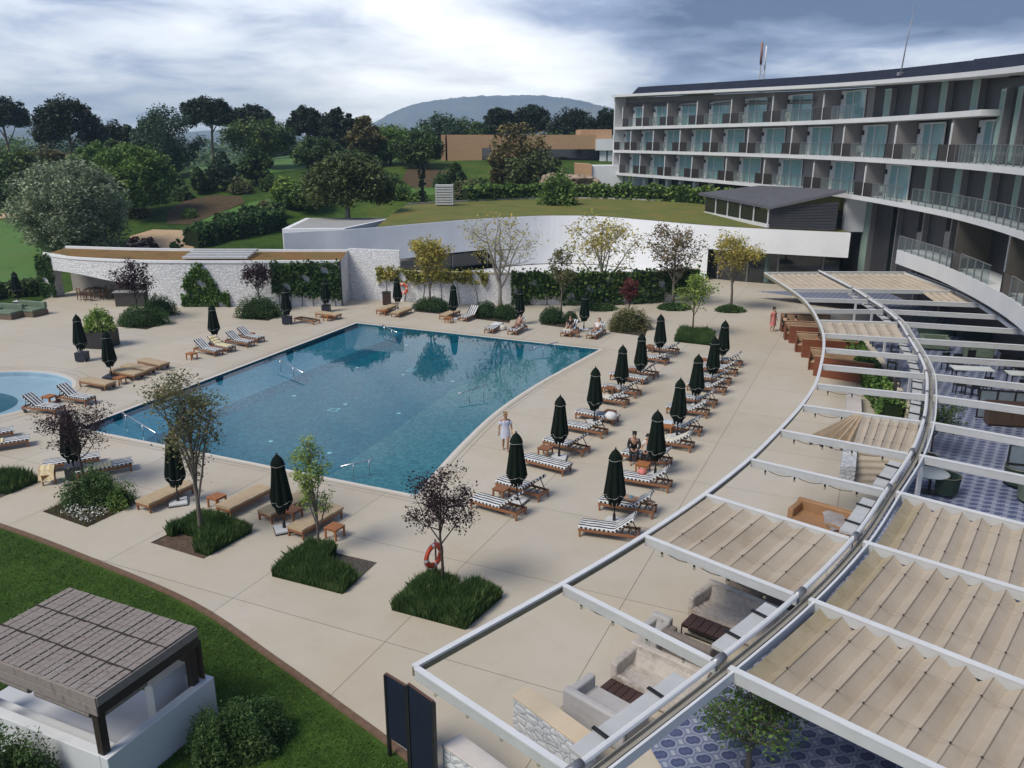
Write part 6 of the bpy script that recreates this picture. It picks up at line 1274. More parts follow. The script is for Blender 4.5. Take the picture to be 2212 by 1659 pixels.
def tree(name, lab, loc, H, cw, ct, cb, leafm, bark, leaf=.08, nleaf=2500, limbs=7, subs=4, twigs=3, r0=.06, seed=1, grp=None, lean=(0, 0), clr=.35, fork=None, top_taper=0., cat='tree', shape=1., sub_r=1.):
    """trunk with limbs reaching into an egg-shaped crown; leaves sit in clumps at the twig ends.
    cw crown width, ct crown top (=H), cb crown bottom height"""
    rng = random.Random(seed); nr = np.random.default_rng(seed); t = tag(empty(name, loc), lab, cat, grp); m_ = MB(); zc = (H + cb) / 2; rh = (H - cb) / 2; rw = cw / 2
    fork = fork if fork is not None else cb * .9; lx, ly = lean
    tr = [Vector((lx * f * f + rng.uniform(-.02, .02) * H * f, ly * f * f + rng.uniform(-.02, .02) * H * f, H * .93 * f)) for f in np.linspace(0, 1, 9)]
    tr[0].z = -.05; m_.tube(tr, [r0 * (1.25 if f == 0 else 1) * (1 - .88 * f) + .006 for f in np.linspace(0, 1, 9)], 7)
    tips = [tr[-1]]
    def on(f): k = f * 8; i = min(int(k), 7); return tr[i].lerp(tr[i + 1], k - i)
    for i in range(limbs):
        f = fork / (H * .93) + (1 - fork / (H * .93)) * (i / limbs) ** 1.2 * .85; a = i * 2.4 + rng.uniform(-.4, .4); s = on(min(f, .95)); ph = rng.uniform(-.35, .9)
        z = zc + rh * math.sin(ph); taper = 1 - top_taper * max(0, (z - zc) / rh); rr = rw * math.cos(ph) * rng.uniform(.75, 1.0) * taper
        e = Vector((lx + rr * math.cos(a), ly + rr * math.sin(a), max(z, s.z + .1 * rh))); mid = s.lerp(e, .5) + Vector((0, 0, .1 * rh)) + rv(rng, .06 * cw); rl = r0 * (1 - f) * .62 + .008
        m_.tube([s, s.lerp(mid, .5) + rv(rng, .02 * cw), mid, mid.lerp(e, .5) + rv(rng, .03 * cw), e], [rl, rl * .8, rl * .6, rl * .4, .006], 5, cap=False); tips.append(e)
        for j in range(subs):
            g = .3 + .65 * j / subs; s2 = s.lerp(mid, g * 2) if g < .5 else mid.lerp(e, g * 2 - 1); d = rv(rng, 1).normalized(); d.z = abs(d.z) * .7 + .1; e2 = s2 + d * rw * .5 * rng.uniform(.6, 1.1)
            q = Vector(((e2.x - lx) / rw, (e2.y - ly) / rw, (e2.z - zc) / rh)); 
            if q.length > 1: q.normalize(); e2 = Vector((q.x * rw + lx, q.y * rw + ly, q.z * rh + zc))
            m_.tube([s2, s2.lerp(e2, .5) + rv(rng, .03 * cw), e2], [rl * .45, rl * .3, .005], 4, cap=False); tips.append(e2)
            for k in range(twigs):
                s3 = s2.lerp(e2, .35 + .6 * k / twigs); d = rv(rng, 1).normalized(); d.z = d.z * .6 + .25; e3 = s3 + d * rw * .28 * rng.uniform(.5, 1.1); m_.tube([s3, e3], [max(.006, rl * .2), .004], 3, cap=False); tips.append(e3)
    m_.build('trunk', bark, t, True)
    if nleaf:
        per = max(1, nleaf // len(tips)); c = np.array([tuple(q) for q in tips]); wgt = nr.uniform(.2, 1.8, len(c)); rep = np.maximum(0, np.round(per * wgt)).astype(int); c = np.repeat(c, rep, axis=0)
        pos = c + unit(len(c), nr) * (nr.random((len(c), 1)) ** .6) * clr * cw * .28; quads_obj('crown', leaf_quads(pos, leaf, nr), leafm, t)
    return t
def mass_tree(name, lab, loc, H, cw, cb, leafm, bark, leaf=.3, nclump=60, per=60, shape='round', seed=1, grp=None, trunk=True, r0=.25, cat='tree', flat=1., limbs=5):
    """dense crown seen from afar: lumps of foliage packed over an uneven envelope"""
    rng = np.random.default_rng(seed); pr = random.Random(seed); t = tag(empty(name, loc), lab, cat, grp); zc = (H + cb) / 2; rh = (H - cb) / 2; rw = cw / 2; ns = int(nclump)
    u = unit(ns, rng); rad = rng.random(ns) ** .33
    rad = np.where(rng.random(ns) < .72, rng.uniform(.78, 1.02, ns), rad * .8)
    if shape == 'umbrella': u[:, 2] = np.abs(u[:, 2]) * 1.0 - .18; u /= np.linalg.norm(u, axis=1, keepdims=True)
    f = np.ones(ns)
    if shape == 'cone': f = 1.15 - .95 * ((u[:, 2] * rad + 1) / 2)
    if shape == 'tall': f = 1.05 - .45 * np.abs(u[:, 2])
    az = np.arctan2(u[:, 1], u[:, 0]); lump = 1 + .10 * np.sin(az * 3 + seed) + .07 * np.sin(az * 5 + seed * 2 + u[:, 2] * 4)
    if shape == 'umbrella':
        zbase = cb + (H - cb) * .12; c = np.stack([u[:, 0] * rad * rw * lump, u[:, 1] * rad * rw * lump, zbase + (H - zbase) * np.clip(u[:, 2] * rad, -.1, 1) ** 1.0], axis=1)
    else: c = np.stack([u[:, 0] * rad * rw * f * lump, u[:, 1] * rad * rw * f * lump, zc + u[:, 2] * rad * rh], axis=1)
    cr = rw * rng.uniform(.16, .32, ns) * (1.0 if shape != 'cone' else .75)
    quads_obj('crown', clumps(c, cr, per, leaf, rng, up=.5), leafm, t)
    if trunk:
        m_ = MB(); lx = pr.uniform(-.06, .06) * H; tp = [Vector((lx * f_ * f_, 0, (cb + (H - cb) * .5) * f_)) for f_ in np.linspace(0, 1, 6)]; tp[0].z = -.3; m_.tube(tp, [r0 * (1.15 - .6 * f_) for f_ in np.linspace(0, 1, 6)], 7)
        for i in range(limbs): a = i * 2.4 + pr.random(); s = tp[3].lerp(tp[5], i / limbs); e = Vector((rw * .7 * math.cos(a), rw * .7 * math.sin(a), zc + rh * pr.uniform(-.1, .5))); m_.tube([s, s.lerp(e, .5) + Vector((0, 0, -.04 * H)), e], [r0 * .5, r0 * .3, r0 * .1], 5, cap=False)
        m_.build('trunk', bark, t, True)
    return t
def shrub(name, lab, loc, w_, d_, h, leafm, leaf=.06, n=2500, seed=1, rz_=0., grp=None, rough=.12, cat='shrub', core=True):
    rng = np.random.default_rng(seed); t = tag(empty(name, loc, rz_), lab, cat, grp); u = unit(n, rng); u[:, 2] = np.abs(u[:, 2]); az = np.arctan2(u[:, 1], u[:, 0]); l_ = 1 + rough * np.sin(az * 3 + seed) + rough * .7 * np.sin(az * 7 + u[:, 2] * 5 + seed) + rough * .5 * rng.normal(size=n)
    r_ = (rng.uniform(.82, 1.05, n) * l_)[:, None]; pos = u * r_ * np.array([w_ / 2, d_ / 2, h]); quads_obj('foliage', leaf_quads(pos, leaf, rng, aspect=.4, up=.2), leafm, t)
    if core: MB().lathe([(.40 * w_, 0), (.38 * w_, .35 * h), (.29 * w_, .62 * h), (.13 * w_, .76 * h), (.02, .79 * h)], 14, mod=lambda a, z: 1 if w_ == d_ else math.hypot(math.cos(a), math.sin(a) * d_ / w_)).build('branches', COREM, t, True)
    return t
def blades(pos, h, rng, wid=.012, bend=.35, var=.3):
    n = len(pos); a = rng.random(n) * 6.283; hh = h * (1 + var * rng.normal(size=n)).clip(.45, 1.6); d = np.stack([np.cos(a), np.sin(a), np.zeros(n)], 1); sd = np.stack([-np.sin(a), np.cos(a), np.zeros(n)], 1) * wid
    b = np.abs(rng.normal(size=n) * bend)[:, None]; mid = pos + np.array([0, 0, 1.]) * (hh * .6)[:, None] + d * b * hh[:, None] * .35; tip = pos + np.array([0, 0, 1.]) * (hh * (1 - .25 * b[:, 0]))[:, None] + d * b * hh[:, None]
    return np.stack([pos - sd, pos + sd, mid + sd * .7, tip], axis=1)
def inpoly(poly, n, rng, z=0., keep=None):
    x0, x1 = min(q[0] for q in poly), max(q[0] for q in poly); y0, y1 = min(q[1] for q in poly), max(q[1] for q in poly); o = []
    while len(o) < n:
        x, y = rng.uniform(x0, x1), rng.uniform(y0, y1)
        if pip(x, y, poly) and (keep is None or keep(x, y)): o.append((x, y, z))
    return np.array(o)
# --- leaf colours
GR_D = leafmat('tussock_green', (.016, .034, .011), (.038, .070, .021), (.075, .105, .038), 2.0)
OLV = leafmat('olive_leaf', (.035, .042, .018), (.085, .085, .035), (.14, .10, .045), 1.5); YEL_L = leafmat('yellowing_leaf', (.10, .10, .025), (.22, .19, .045), (.30, .22, .06), 1.2); YG = leafmat('fresh_green_leaf', (.05, .09, .018), (.12, .17, .035), (.2, .22, .06), 1.5)
BRN = leafmat('browning_leaf', (.05, .042, .022), (.11, .085, .045), (.16, .11, .06), 1.5); PUR = leafmat('purple_leaf', (.012, .006, .010), (.030, .012, .019), (.06, .026, .033), 1.5, .2, 1.25); PURR = leafmat('wine_red_leaf', (.035, .008, .010), (.075, .018, .02), (.12, .04, .035), 1.5)
IVY = leafmat('creeper_leaf', (.022, .05, .012), (.055, .10, .022), (.10, .14, .035), 1.2); IVYD = leafmat('dark_creeper_leaf', (.012, .03, .010), (.03, .06, .018), (.06, .09, .025), 1.2); IVYY = leafmat('yellow_creeper_leaf', (.07, .08, .02), (.16, .15, .035), (.25, .19, .05), 1.2)
PINE = leafmat('stone_pine_needles', (.0045, .009, .0045), (.013, .020, .009), (.028, .034, .014), .35, .1); PINE2 = leafmat('olive_pine_needles', (.014, .023, .008), (.040, .053, .018), (.08, .09, .032), .5, .15)  # the second needle colour is a lighter olive
OAK = leafmat('dark_oak_leaf', (.015, .030, .010), (.042, .066, .019), (.085, .105, .031), .3, .15); MIDG = leafmat('mid_green_leaf', (.028, .056, .013), (.07, .115, .025), (.13, .165, .042), .3, .2); SILV = leafmat('silver_willow_leaf', (.055, .075, .043), (.13, .155, .095), (.22, .24, .155), .5, .2)
BLUG = leafmat('bluish_poplar_leaf', (.012, .024, .015), (.034, .056, .032), (.065, .09, .048), .4, .15); AUT = leafmat('autumn_oak_leaf', (.032, .032, .012), (.072, .062, .022), (.12, .092, .034), .4, .15); TUS = leafmat('box_leaf', (.010, .026, .010), (.025, .052, .018), (.04, .075, .025), 2.0)

# --- planting beds in the deck
BARKC = mat('bark_mulch', (.045, .03, .022), (.11, .07, .05), (.17, .11, .08), rough=.95, scale=14, detail=3, bump=1, bscale=30, dist=.04)
DARKGR = mat('dark_gravel', (.03, .026, .023), (.085, .072, .06), (.13, .11, .095), rough=.95, scale=16, detail=3, bump=1, bscale=36, dist=.04)
def loc2(poly, x, y):
    o = Vector(poly[0]); a = Vector(poly[1]) - o; b = Vector(poly[3]) - o; d = Vector((x, y)) - o; det = a.x * b.y - a.y * b.x; return (d.x * b.y - d.y * b.x) / det, (a.x * d.y - a.y * d.x) / det
def mkbed(key, lab, cover, grass, n, keep, h=.5, leafm=None, mulch=None):
    poly = BEDS[key]; c = sum((Vector((*q, 0)) for q in poly), Vector()) / 4; t = tag(empty('planting_bed', c), lab, 'planting bed'); rng = np.random.default_rng(ord(key) + 5)
    m_ = MB(); m_.face([(a, b, -.03) for a, b in poly]); m_.build('soil', mulch or SOIL, t, world=True)
    m_ = MB(); 
    for k in range(4): a, b = poly[k], poly[(k + 1) % 4]; m_.face([(*a, -.06), (*b, -.06), (*b, 0), (*a, 0)])
    m_.build('edge', MATS['joint_dark'], t, world=True)
    if n:
        kp = (lambda x, y: keep(*loc2(poly, x, y))) if keep else None; pos = inpoly(poly, n, random.Random(key), -.03, kp); hs = np.array([.82 + .12 * math.sin(x * 3.1 + y * 2.3) * math.sin(y * 2.7 - x) for x, y, _ in pos])
        ed = np.array([min(1., .62 + 3.2 * min(min(q_[0], 1 - q_[0]), min(q_[1], 1 - q_[1]))) for q_ in (loc2(poly, x, y) for x, y, _ in pos)])
        V = blades(pos - np.array([c.x, c.y, 0]), h * hs * ed, rng, .0055, .15, .13); o = quads_obj('grass', V, leafm or GR_D, t); o['kind'] = 'stuff'
    return t
mkbed('b', 'square mulched bed with dark tussock grass round the slim olive coloured tree', 0, 0, 17160, lambda a, b: b > .45 or (a > .72 and b > .1) or a < .12 and b > .3, .68, mulch=BARKC)
mkbed('c', 'square gravel bed with a band of dark tussock grass below the yellow green sapling', 0, 0, 20460, lambda a, b: a < .42 or b < .42, .68, mulch=DARKGR)
mkbed('d', 'square bed full of dark tussock grass below the dark purple tree', 0, 0, 31350, lambda a, b: not (.4 < a < .62 and b > .55), .74, mulch=DARKGR)
mkbed('e', 'bed of tall dark grass cut by the left edge beside the draped side table', 0, 0, 13860, lambda a, b: b > .22 or a < .6, .7, mulch=DARKGR)
mkbed('a', 'bed of mixed shrubs and tiny white flowers below the front purple tree', 0, 0, 1500, lambda a, b: True, .28, OLV, SOIL)
mkbed('f', 'bed with a dark bush below the left far purple tree', 0, 0, 500, None, .2, OLV); mkbed('g', 'bed with a dark bush below the purple tree by the creeper wall', 0, 0, 500, None, .2, OLV)
mkbed('h', 'clipped box bed below the yellowing tree beyond the pool', 0, 0, 0, None); mkbed('i', 'clipped box bed below the nearly bare tree', 0, 0, 0, None); mkbed('j', 'small box bed left of the dark haired sitter', 0, 0, 0, None); mkbed('k', 'bed with round shrub and pale rim plants below the wine red tree', 0, 0, 700, None, .25, OLV); mkbed('l', 'tussock bed below the small green tree beyond the pool', 0, 0, 8580, None, .75)
def bc(key): p_ = BEDS[key]; return sum((Vector((*q, 0)) for q in p_), Vector()) / 4
q = bc('a'); shrub('rosemary_bush', 'feathery dark green bush in the front flower bed', (q.x + .05, q.y + .35, -.03), 1.9, 1.4, 1.15, GR_D, .04, 11000, 3, cat='bush', rough=.2); shrub('fern_bush', 'smaller feathery bush at the right of the front flower bed', (q.x + .95, q.y + .25, -.03), 1.1, 1.0, .8, MIDG, .035, 4500, 5, cat='bush', rough=.25)
rng = np.random.default_rng(4); fl = inpoly(BEDS['a'], 420, random.Random(9), .0, lambda x, y: (lambda a, b: a > .35 and b < .5)(*loc2(BEDS['a'], x, y))); fl[:, 2] = rng.uniform(.12, .3, len(fl)); tag(quads_obj('white_flowers', leaf_quads(fl, .022, rng, .9, 1.), mat('white_petal', (.5, .5, .46), (.62, .62, .58), rough=.8)), 'tiny white flowers along the front of the shrub bed', 'flowers', kind='stuff')
q = bc('f'); shrub('round_bush', 'dark bush at the foot of the left far purple tree', (q.x, q.y, 0), 3.6, 2.2, 1.3, IVYD, .06, 5200, 7, cat='bush'); q2 = P(345, 680); shrub('round_bush', 'dark bush against the stone wall behind the left purple tree', (q2.x, q2.y, 0), 2.6, 1.6, 1.4, IVYD, .06, 3800, 8, cat='bush')
q = bc('g'); shrub('round_bush', 'dark bush at the foot of the purple tree by the creeper wall', (q.x, q.y, 0), 3.4, 2.2, 1.5, IVYD, .06, 5200, 9, cat='bush')
q = bc('h'); shrub('box_hedge', 'low clipped box hedge below the yellowing tree beyond the pool', (q.x, q.y, 0), 3.2, 2.0, .95, TUS, .045, 5200, 10, AX.to_3d().to_2d().angle_signed(Vector((1, 0))) if False else -.42, rough=.05, cat='hedge'); q = bc('i')
shrub('box_ball', 'left box ball below the nearly bare tree', (q.x - .7, q.y + .3, 0), 2.1, 1.9, 1.1, TUS, .045, 4000, 11, rough=.04); shrub('box_ball', 'right box ball below the nearly bare tree', (q.x + .8, q.y - .3, 0), 1.9, 1.8, 1.0, TUS, .045, 3800, 12, rough=.04)
q = bc('j'); shrub('box_ball', 'large box ball left of the dark haired sitter', (q.x - .2, q.y + .1, 0), 1.9, 1.7, 1.1, TUS, .045, 3800, 13, rough=.04); shrub('box_ball', 'small box ball beside the dark haired sitter', (q.x + 1.1, q.y - .1, 0), 1.1, 1.0, .8, TUS, .045, 2000, 14, rough=.04)
q = bc('k'); shrub('round_bush', 'round twiggy bush below the wine red tree beyond the pool', (q.x, q.y + .2, 0), 2.9, 2.4, 1.35, OLV, .055, 5500, 15, rough=.1, cat='bush')
for k, (u, v, w_, lab) in enumerate(((1297, 668, 2.6, 'low dark cushion plant at the foot of the wide yellow tree'), (1456, 667, 2.6, 'low dark cushion plant at the foot of the browning tree'), (1577, 672, 2.3, 'low dark cushion plant at the foot of the ball shaped tree'))): q = P(u, v); shrub('cushion_plant', lab, (q.x, q.y, 0), w_, w_ * .8, .45, IVYD, .08, 1300, 20 + k, rough=.03)

# --- trees by the far wall
def fw(u, v, vt, wpx): q = P(u, v); return q, ZT(q.x, q.y, vt), wpx * (q.y * _c + CAMZ * _s) / FPX
def walltree(u, v, vt, wpx, cbf, lm, bark, lab, **k): q, H, cw = fw(u, v, vt, wpx); return tree('tree', lab, q, H, cw, H, H * cbf, lm, bark, grp=None, **k)
walltree(930, 668, 505, 88, .28, YEL_L, BARK, 'upright yellowing tree left of the nearly bare tree by the far wall', leaf=.10, nleaf=3400, limbs=10, subs=4, twigs=3, r0=.10, seed=31, clr=.55)
walltree(1080, 664, 458, 178, .28, YEL_L, BARKP, 'nearly bare spreading tree with pale limbs by the far wall', leaf=.085, nleaf=1500, limbs=11, subs=6, twigs=4, r0=.17, seed=32, clr=.4, fork=1.3)
walltree(1212, 676, 532, 58, .3, OLV, BARK, 'slender olive leaved tree left of the wide yellow tree', leaf=.09, nleaf=1500, limbs=8, r0=.07, seed=33, clr=.6)
walltree(1296, 656, 470, 172, .30, YEL_L, BARKP, 'wide tree with sparse yellow leaves by the far wall', leaf=.10, nleaf=2600, limbs=11, subs=5, twigs=3, r0=.15, seed=34, clr=.4, fork=1.2)
walltree(1453, 660, 480, 122, .28, BRN, BARK, 'browning tree with twiggy crown by the far wall', leaf=.095, nleaf=3000, limbs=11, subs=5, twigs=3, r0=.13, seed=35, clr=.45)
walltree(1578, 670, 508, 108, .38, YEL_L, BARK, 'ball shaped yellow olive tree at the end of the far wall', leaf=.085, nleaf=4200, limbs=12, subs=5, twigs=3, r0=.11, seed=36, clr=.5)
walltree(1357, 702, 600, 48, .42, PURR, BARKD, 'small wine red tree beyond the pool', leaf=.07, nleaf=1500, limbs=8, r0=.045, seed=37, clr=.6)
walltree(1495, 726, 590, 84, .36, YG, BARKD, 'small fresh green tree beyond the pool', leaf=.08, nleaf=2000, limbs=9, r0=.055, seed=38, clr=.6)
walltree(300, 692, 562, 92, .36, PUR, BARKD, 'dark purple tree in front of the open stone bar', leaf=.075, nleaf=2600, limbs=11, r0=.06, seed=39, clr=.5); walltree(562, 672, 568, 78, .38, PUR, BARKD, 'dark purple tree beside the creeper wall', leaf=.075, nleaf=2600, limbs=11, r0=.055, seed=40, clr=.55)
# --- trees at the near end
q, H, cw = fw(437, 1165, 783, 165); tree('tree', 'tall slim olive coloured tree in the mulched front bed', q, H, cw, H, H * .30, OLV, BARK, leaf=.042, nleaf=5800, limbs=16, subs=5, twigs=4, r0=.075, seed=41, clr=.5, lean=(-.12, 0), fork=H * .22, top_taper=-.15)
q, H, cw = fw(690, 1196, 930, 84); tree('tree', 'yellow green sapling in the front gravel bed', q, H, cw * 1.05, H, H * .26, YG, BARK, leaf=.036, nleaf=3600, limbs=13, subs=3, twigs=3, r0=.045, seed=42, clr=.55, lean=(-.1, .05), fork=H * .2, top_taper=.45)
q, H, cw = fw(957, 1282, 1008, 150); tree('tree', 'dark purple tree rising from the front tussock bed', q, H, cw, H, H * .42, PUR, BARKD, leaf=.038, nleaf=3600, limbs=13, subs=5, twigs=4, r0=.045, seed=43, clr=.42, fork=H * .40)
q, H, cw = fw(184, 1052, 878, 158); tree('tree', 'dark purple tree in the front flower bed at the left', q, H, cw, H, H * .40, PUR, BARKD, leaf=.04, nleaf=4000, limbs=13, subs=5, twigs=4, r0=.05, seed=44, clr=.45, fork=H * .36)
# --- creepers on the walls
def creeper(lab, line, z0f, z1f, n, lm, leaf=.11, seed=1, off=-.06, thick=.22):
    rng = np.random.default_rng(seed); S = np.linspace(0, 1, 60); L = np.array(line); d = np.r_[0, np.cumsum(np.linalg.norm(np.diff(L, axis=0), axis=1))]; o = []
    while len(o) < n:
        f = rng.random(); s = f * d[-1]; x = np.interp(s, d, L[:, 0]); y = np.interp(s, d, L[:, 1]); a, b = z0f(f), z1f(f)
        z = a + (b - a) * rng.random() + .18 * rng.normal(); 
        if z < .05: continue
        if math.sin(s * 2.1 + seed) * math.sin(z * 2.7 + s + seed) < -.72: continue
        o.append((x, y + off - rng.random() * thick, z))
    o = np.array(o); c = o.mean(axis=0); t = tag(empty('creeper', (c[0], c[1], 0)), lab, 'creeper'); quads_obj('foliage', leaf_quads(o - np.array([c[0], c[1], 0]), leaf, rng, .8, .1), lm, t)
    m_ = MB()
    for k in range(6): f = (k + .5) / 6; s = f * d[-1]; x = np.interp(s, d, L[:, 0]) - c[0]; y = np.interp(s, d, L[:, 1]) - c[1] - .05; m_.tube([(x, y, 0), (x + .2 * math.sin(k), y, z1f(f) * .5), (x + .3 * math.cos(k), y, z1f(f))], [.03, .02, .01], 4)
    m_.build('stems', BARKD, t); return t
fx = lambda u0, u1: [q for q in FW if PJ(q[0], q[1], 1.5)[0] > u0 and PJ(q[0], q[1], 1.5)[0] < u1]
creeper('light green creeper climbing the middle of the white stone bar wall', fx(378, 505), lambda f: .05, lambda f: .9 + 2.3 * math.sin(math.pi * min(1, f * 1.25)) ** .8, 2600, IVY, seed=61)
creeper('dark green creeper covering the right end of the stone bar wall', fx(585, 742), lambda f: 1.2 - .5 * f, lambda f: 3.3, 4800, IVYD, seed=62, thick=.35)
gx = lambda u0, u1: [q for q in G if u0 < PJ(q[0], q[1], 1.5)[0] < u1]
creeper('yellowish creeper fringe hanging along the left half of the garden wall', gx(800, 1075), lambda f: 1.75, lambda f: 2.55, 1700, IVYY, seed=63, thick=.3); creeper('thick green creeper covering the right half of the garden wall', gx(1082, 1600), lambda f: .1 + .7 * (math.sin(f * 9) > .75), lambda f: 2.6, 7600, IVYD, seed=64, thick=.4); creeper('lighter creeper patches on the right half of the garden wall', gx(1100, 1420), lambda f: .6, lambda f: 2.65, 1700, IVY, seed=65, thick=.5)
creeper('leafy creeper on the outer pier of the stone bar', [(FW[0][0] - .6, FW[0][1] - .1), (FW[0][0] + .9, FW[0][1] - .5)], lambda f: .2, lambda f: 3.3, 1200, IVYD, seed=66)
# --- hedges
def hedge(lab, line, w_, h, lm, leaf, n, seed, z=0., zf=None, name='hedge'):
    rng = np.random.default_rng(seed); L = np.array([q[:2] for q in line]); d = np.r_[0, np.cumsum(np.linalg.norm(np.diff(L, axis=0), axis=1))]; c = L.mean(axis=0); s = rng.random(n) * d[-1]; x = np.interp(s, d, L[:, 0]); y = np.interp(s, d, L[:, 1]); th = rng.random(n) * math.pi * 1.0; k = rng.uniform(.85, 1.06, n) * (1 + .10 * np.sin(s * 1.7 + seed) + .06 * np.sin(s * 4.1))
    e = np.clip(np.cos(th) * 1.25, -1, 1) * w_ / 2 * k; zz = np.clip(np.sin(th) * 1.3, 0, 1) * h * k; i = np.clip(np.searchsorted(d, s) - 1, 0, len(L) - 2); t_ = L[i + 1] - L[i]; t_ = t_ / np.linalg.norm(t_, axis=1, keepdims=True); z0 = np.array([zf(a, b) for a, b in zip(x, y)]) if zf else z
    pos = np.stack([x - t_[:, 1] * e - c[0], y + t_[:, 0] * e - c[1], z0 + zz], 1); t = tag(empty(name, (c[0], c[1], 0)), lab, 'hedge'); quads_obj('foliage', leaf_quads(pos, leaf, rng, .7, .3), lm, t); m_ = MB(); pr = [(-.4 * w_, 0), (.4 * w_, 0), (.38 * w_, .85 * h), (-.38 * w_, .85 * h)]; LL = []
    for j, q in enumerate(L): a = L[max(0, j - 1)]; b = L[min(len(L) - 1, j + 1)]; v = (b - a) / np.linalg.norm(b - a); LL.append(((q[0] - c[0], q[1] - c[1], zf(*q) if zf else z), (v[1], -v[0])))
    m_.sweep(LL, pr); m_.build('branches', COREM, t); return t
hl = [P(u, v, .3) for u, v in ((1822, 738), (1845, 768), (1868, 800), (1890, 836), (1908, 868), (1928, 900))]; hedge('leafy green hedge between the teak booths and the terrace kerb', hl, 1.0, .95, IVY, .10, 3800, 71)
b3 = [(x, y + .6) for x, y in crom(backline, 3)]; hedge('dark hedge along the back of the spa grass roof', [q for q in b3 if q[0] > -6], 1.6, 1.9, MIDG, .2, 5200, 72, ZR + .2)
q = P(1206, 441, ZR + .4); shrub('round_bush', 'tall round bush standing on the spa grass roof', (q.x, q.y, ZR + .3), 4.2, 3.6, 3.4, MIDG, .2, 2200, 73, cat='bush')
h2 = [tuple(onhill(u, v)[:2]) for u, v in ((415, 534), (470, 520), (540, 505), (607, 490))]; hedge('dark clipped hedge left of the white spa building', h2, 3.0, 2.0, IVYD, .22, 4200, 74, zf=hz); h3 = [tuple(onhill(u, v)[:2]) for u, v in ((470, 500), (540, 486), (604, 470))]; hedge('second dark hedge row behind the clipped hedge', h3, 2.2, 1.6, OAK, .22, 2600, 75, zf=hz)
h4 = [tuple(P(u, v)[:2]) for u, v in ((-60, 650), (0, 640), (60, 636), (108, 632))]; hedge('low dark hedge behind the green daybeds', h4, 2.2, 1.1, OAK, .14, 2600, 76)
# --- potted shrub, pot
q = P(221, 748); t = tag(empty('cube_planter', q, -.2), 'black cube planter holding a yellow green shrub', 'planter'); MB().prism([(-.75, -.75), (.75, -.75), (.75, .75), (-.75, .75)], 0, 1.05).build('pot', BLK, t, bevel=.03); MB().box((0, 0, 1.04), (1.4, 1.4, .06)).build('soil', SOIL, t); shrub('planter_shrub', 'yellow green shrub growing in the black cube planter', (q.x, q.y, 1.05), 1.7, 1.6, 1.25, YG, .10, 1700, 77, core=False)
q = P(1615, 1660, .62); tree('tree', 'bushy flowering tree below the pergola at the bottom edge', (q.x, q.y, .62), 1.9, 2.1, 1.9, .4, IVY, BARK, leaf=.034, nleaf=3800, limbs=15, subs=5, twigs=4, r0=.06, seed=78, clr=.6)
q = P(2010, 975, ZT_); tree('tree', 'small dark tree growing through the tiled terrace', (q.x, q.y, ZT_), 2.2, 2.2, 2.2, .7, OAK, BARKD, leaf=.05, nleaf=2200, limbs=10, r0=.05, seed=79, clr=.6)
# --- bushes on the front lawn
q = P(545, 1600); shrub('rosemary_bush', 'round rosemary bush on the front lawn right of the gazebo', (q.x, q.y, -.05), 1.5, 1.3, .95, GR_D, .03, 11000, 81, rough=.12, cat='bush'); q = P(475, 1625); shrub('rosemary_bush', 'rosemary bush leaning against the gazebo wall', (q.x, q.y, -.05), 1.3, 1.2, .95, GR_D, .03, 9000, 82, rough=.16, cat='bush')
q = P(30, 1720); shrub('grass_clump', 'tall dark grass clump before the gazebo wall at the bottom left corner', (q.x, q.y, -.05), 1.6, 1.2, 1.3, GR_D, .035, 9000, 83, rough=.2, cat='grass')
def lawn_ok(x, y):
    u, v = PJ(x, y, 0); 
    if u < -60 or v > 1740: return False
    i = min(range(len(LAWN)), key=lambda k: (LAWN[k][0] - x) ** 2 + (LAWN[k][1] - y) ** 2); a = LAWN[max(0, i - 1)]; b = LAWN[min(len(LAWN) - 1, i + 1)]; return (b[0] - a[0]) * (y - a[1]) - (b[1] - a[1]) * (x - a[0]) < -.27 * math.dist(a, b)
rng = np.random.default_rng(6); pos = inpoly([(-19, 26), (-19, 10), (1, 9), (2, 13), (-8, 20), (-17, 26)], 42000, random.Random(3), -.05, lawn_ok)
tag(quads_obj('grass', blades(pos, .055, rng, .008, .6), leafmat('lawn_blade', (.022, .048, .010), (.045, .085, .016), (.085, .115, .03), .7, .3)), 'short mown grass of the front lawn', 'grass', kind='stuff')
# ================================================================== BACKGROUND TREES
def far(u, vt, vb, wpx, D): q = Q(u, vb, D); z = hz(q.x, D); return Vector((q.x, D, z)), ZT(q.x, D, vt) - z, wpx * (D * _c + (CAMZ - z) * _s) / FPX
def stonepine(u, vt, vcb, wpx, D, lab, seed, lm=None, **k):
    l_, H, cw = far(u, vt, vcb, wpx, D); cb = ZT(l_.x, D, vcb) - l_.z; return mass_tree('stone_pine', lab, l_, H, cw, max(1, cb), lm or PINE, BARKPINE, .23, 130, 120, 'umbrella', seed, 'stone pines on the skyline', r0=.28, **k)
for k, a in enumerate(((12, 212, 268, 88, 160), (150, 212, 300, 126, 140), (250, 268, 322, 98, 150), (333, 262, 312, 74, 165), (453, 211, 266, 102, 160), (547, 231, 276, 88, 175), (664, 232, 288, 78, 165), (733, 236, 312, 84, 160), (1079, 235, 288, 78, 182), (1149, 230, 284, 82, 186), (1236, 239, 296, 102, 180), (1310, 234, 288, 50, 180))):
    stonepine(*a, 'dark umbrella shaped pine on the skyline, %s from the left' % ORD[k], 100 + k)
q = P(752, 474, 4.6); H = ZT(q.x, q.y, 345) - 4.6; mass_tree('stone_pine', 'large round pine with pale forked trunk rising behind the spa', q, H, 168 * 88 / FPX, H * .36, PINE2, BARKP, .16, 240, 150, 'umbrella', 120, r0=.26, limbs=8)
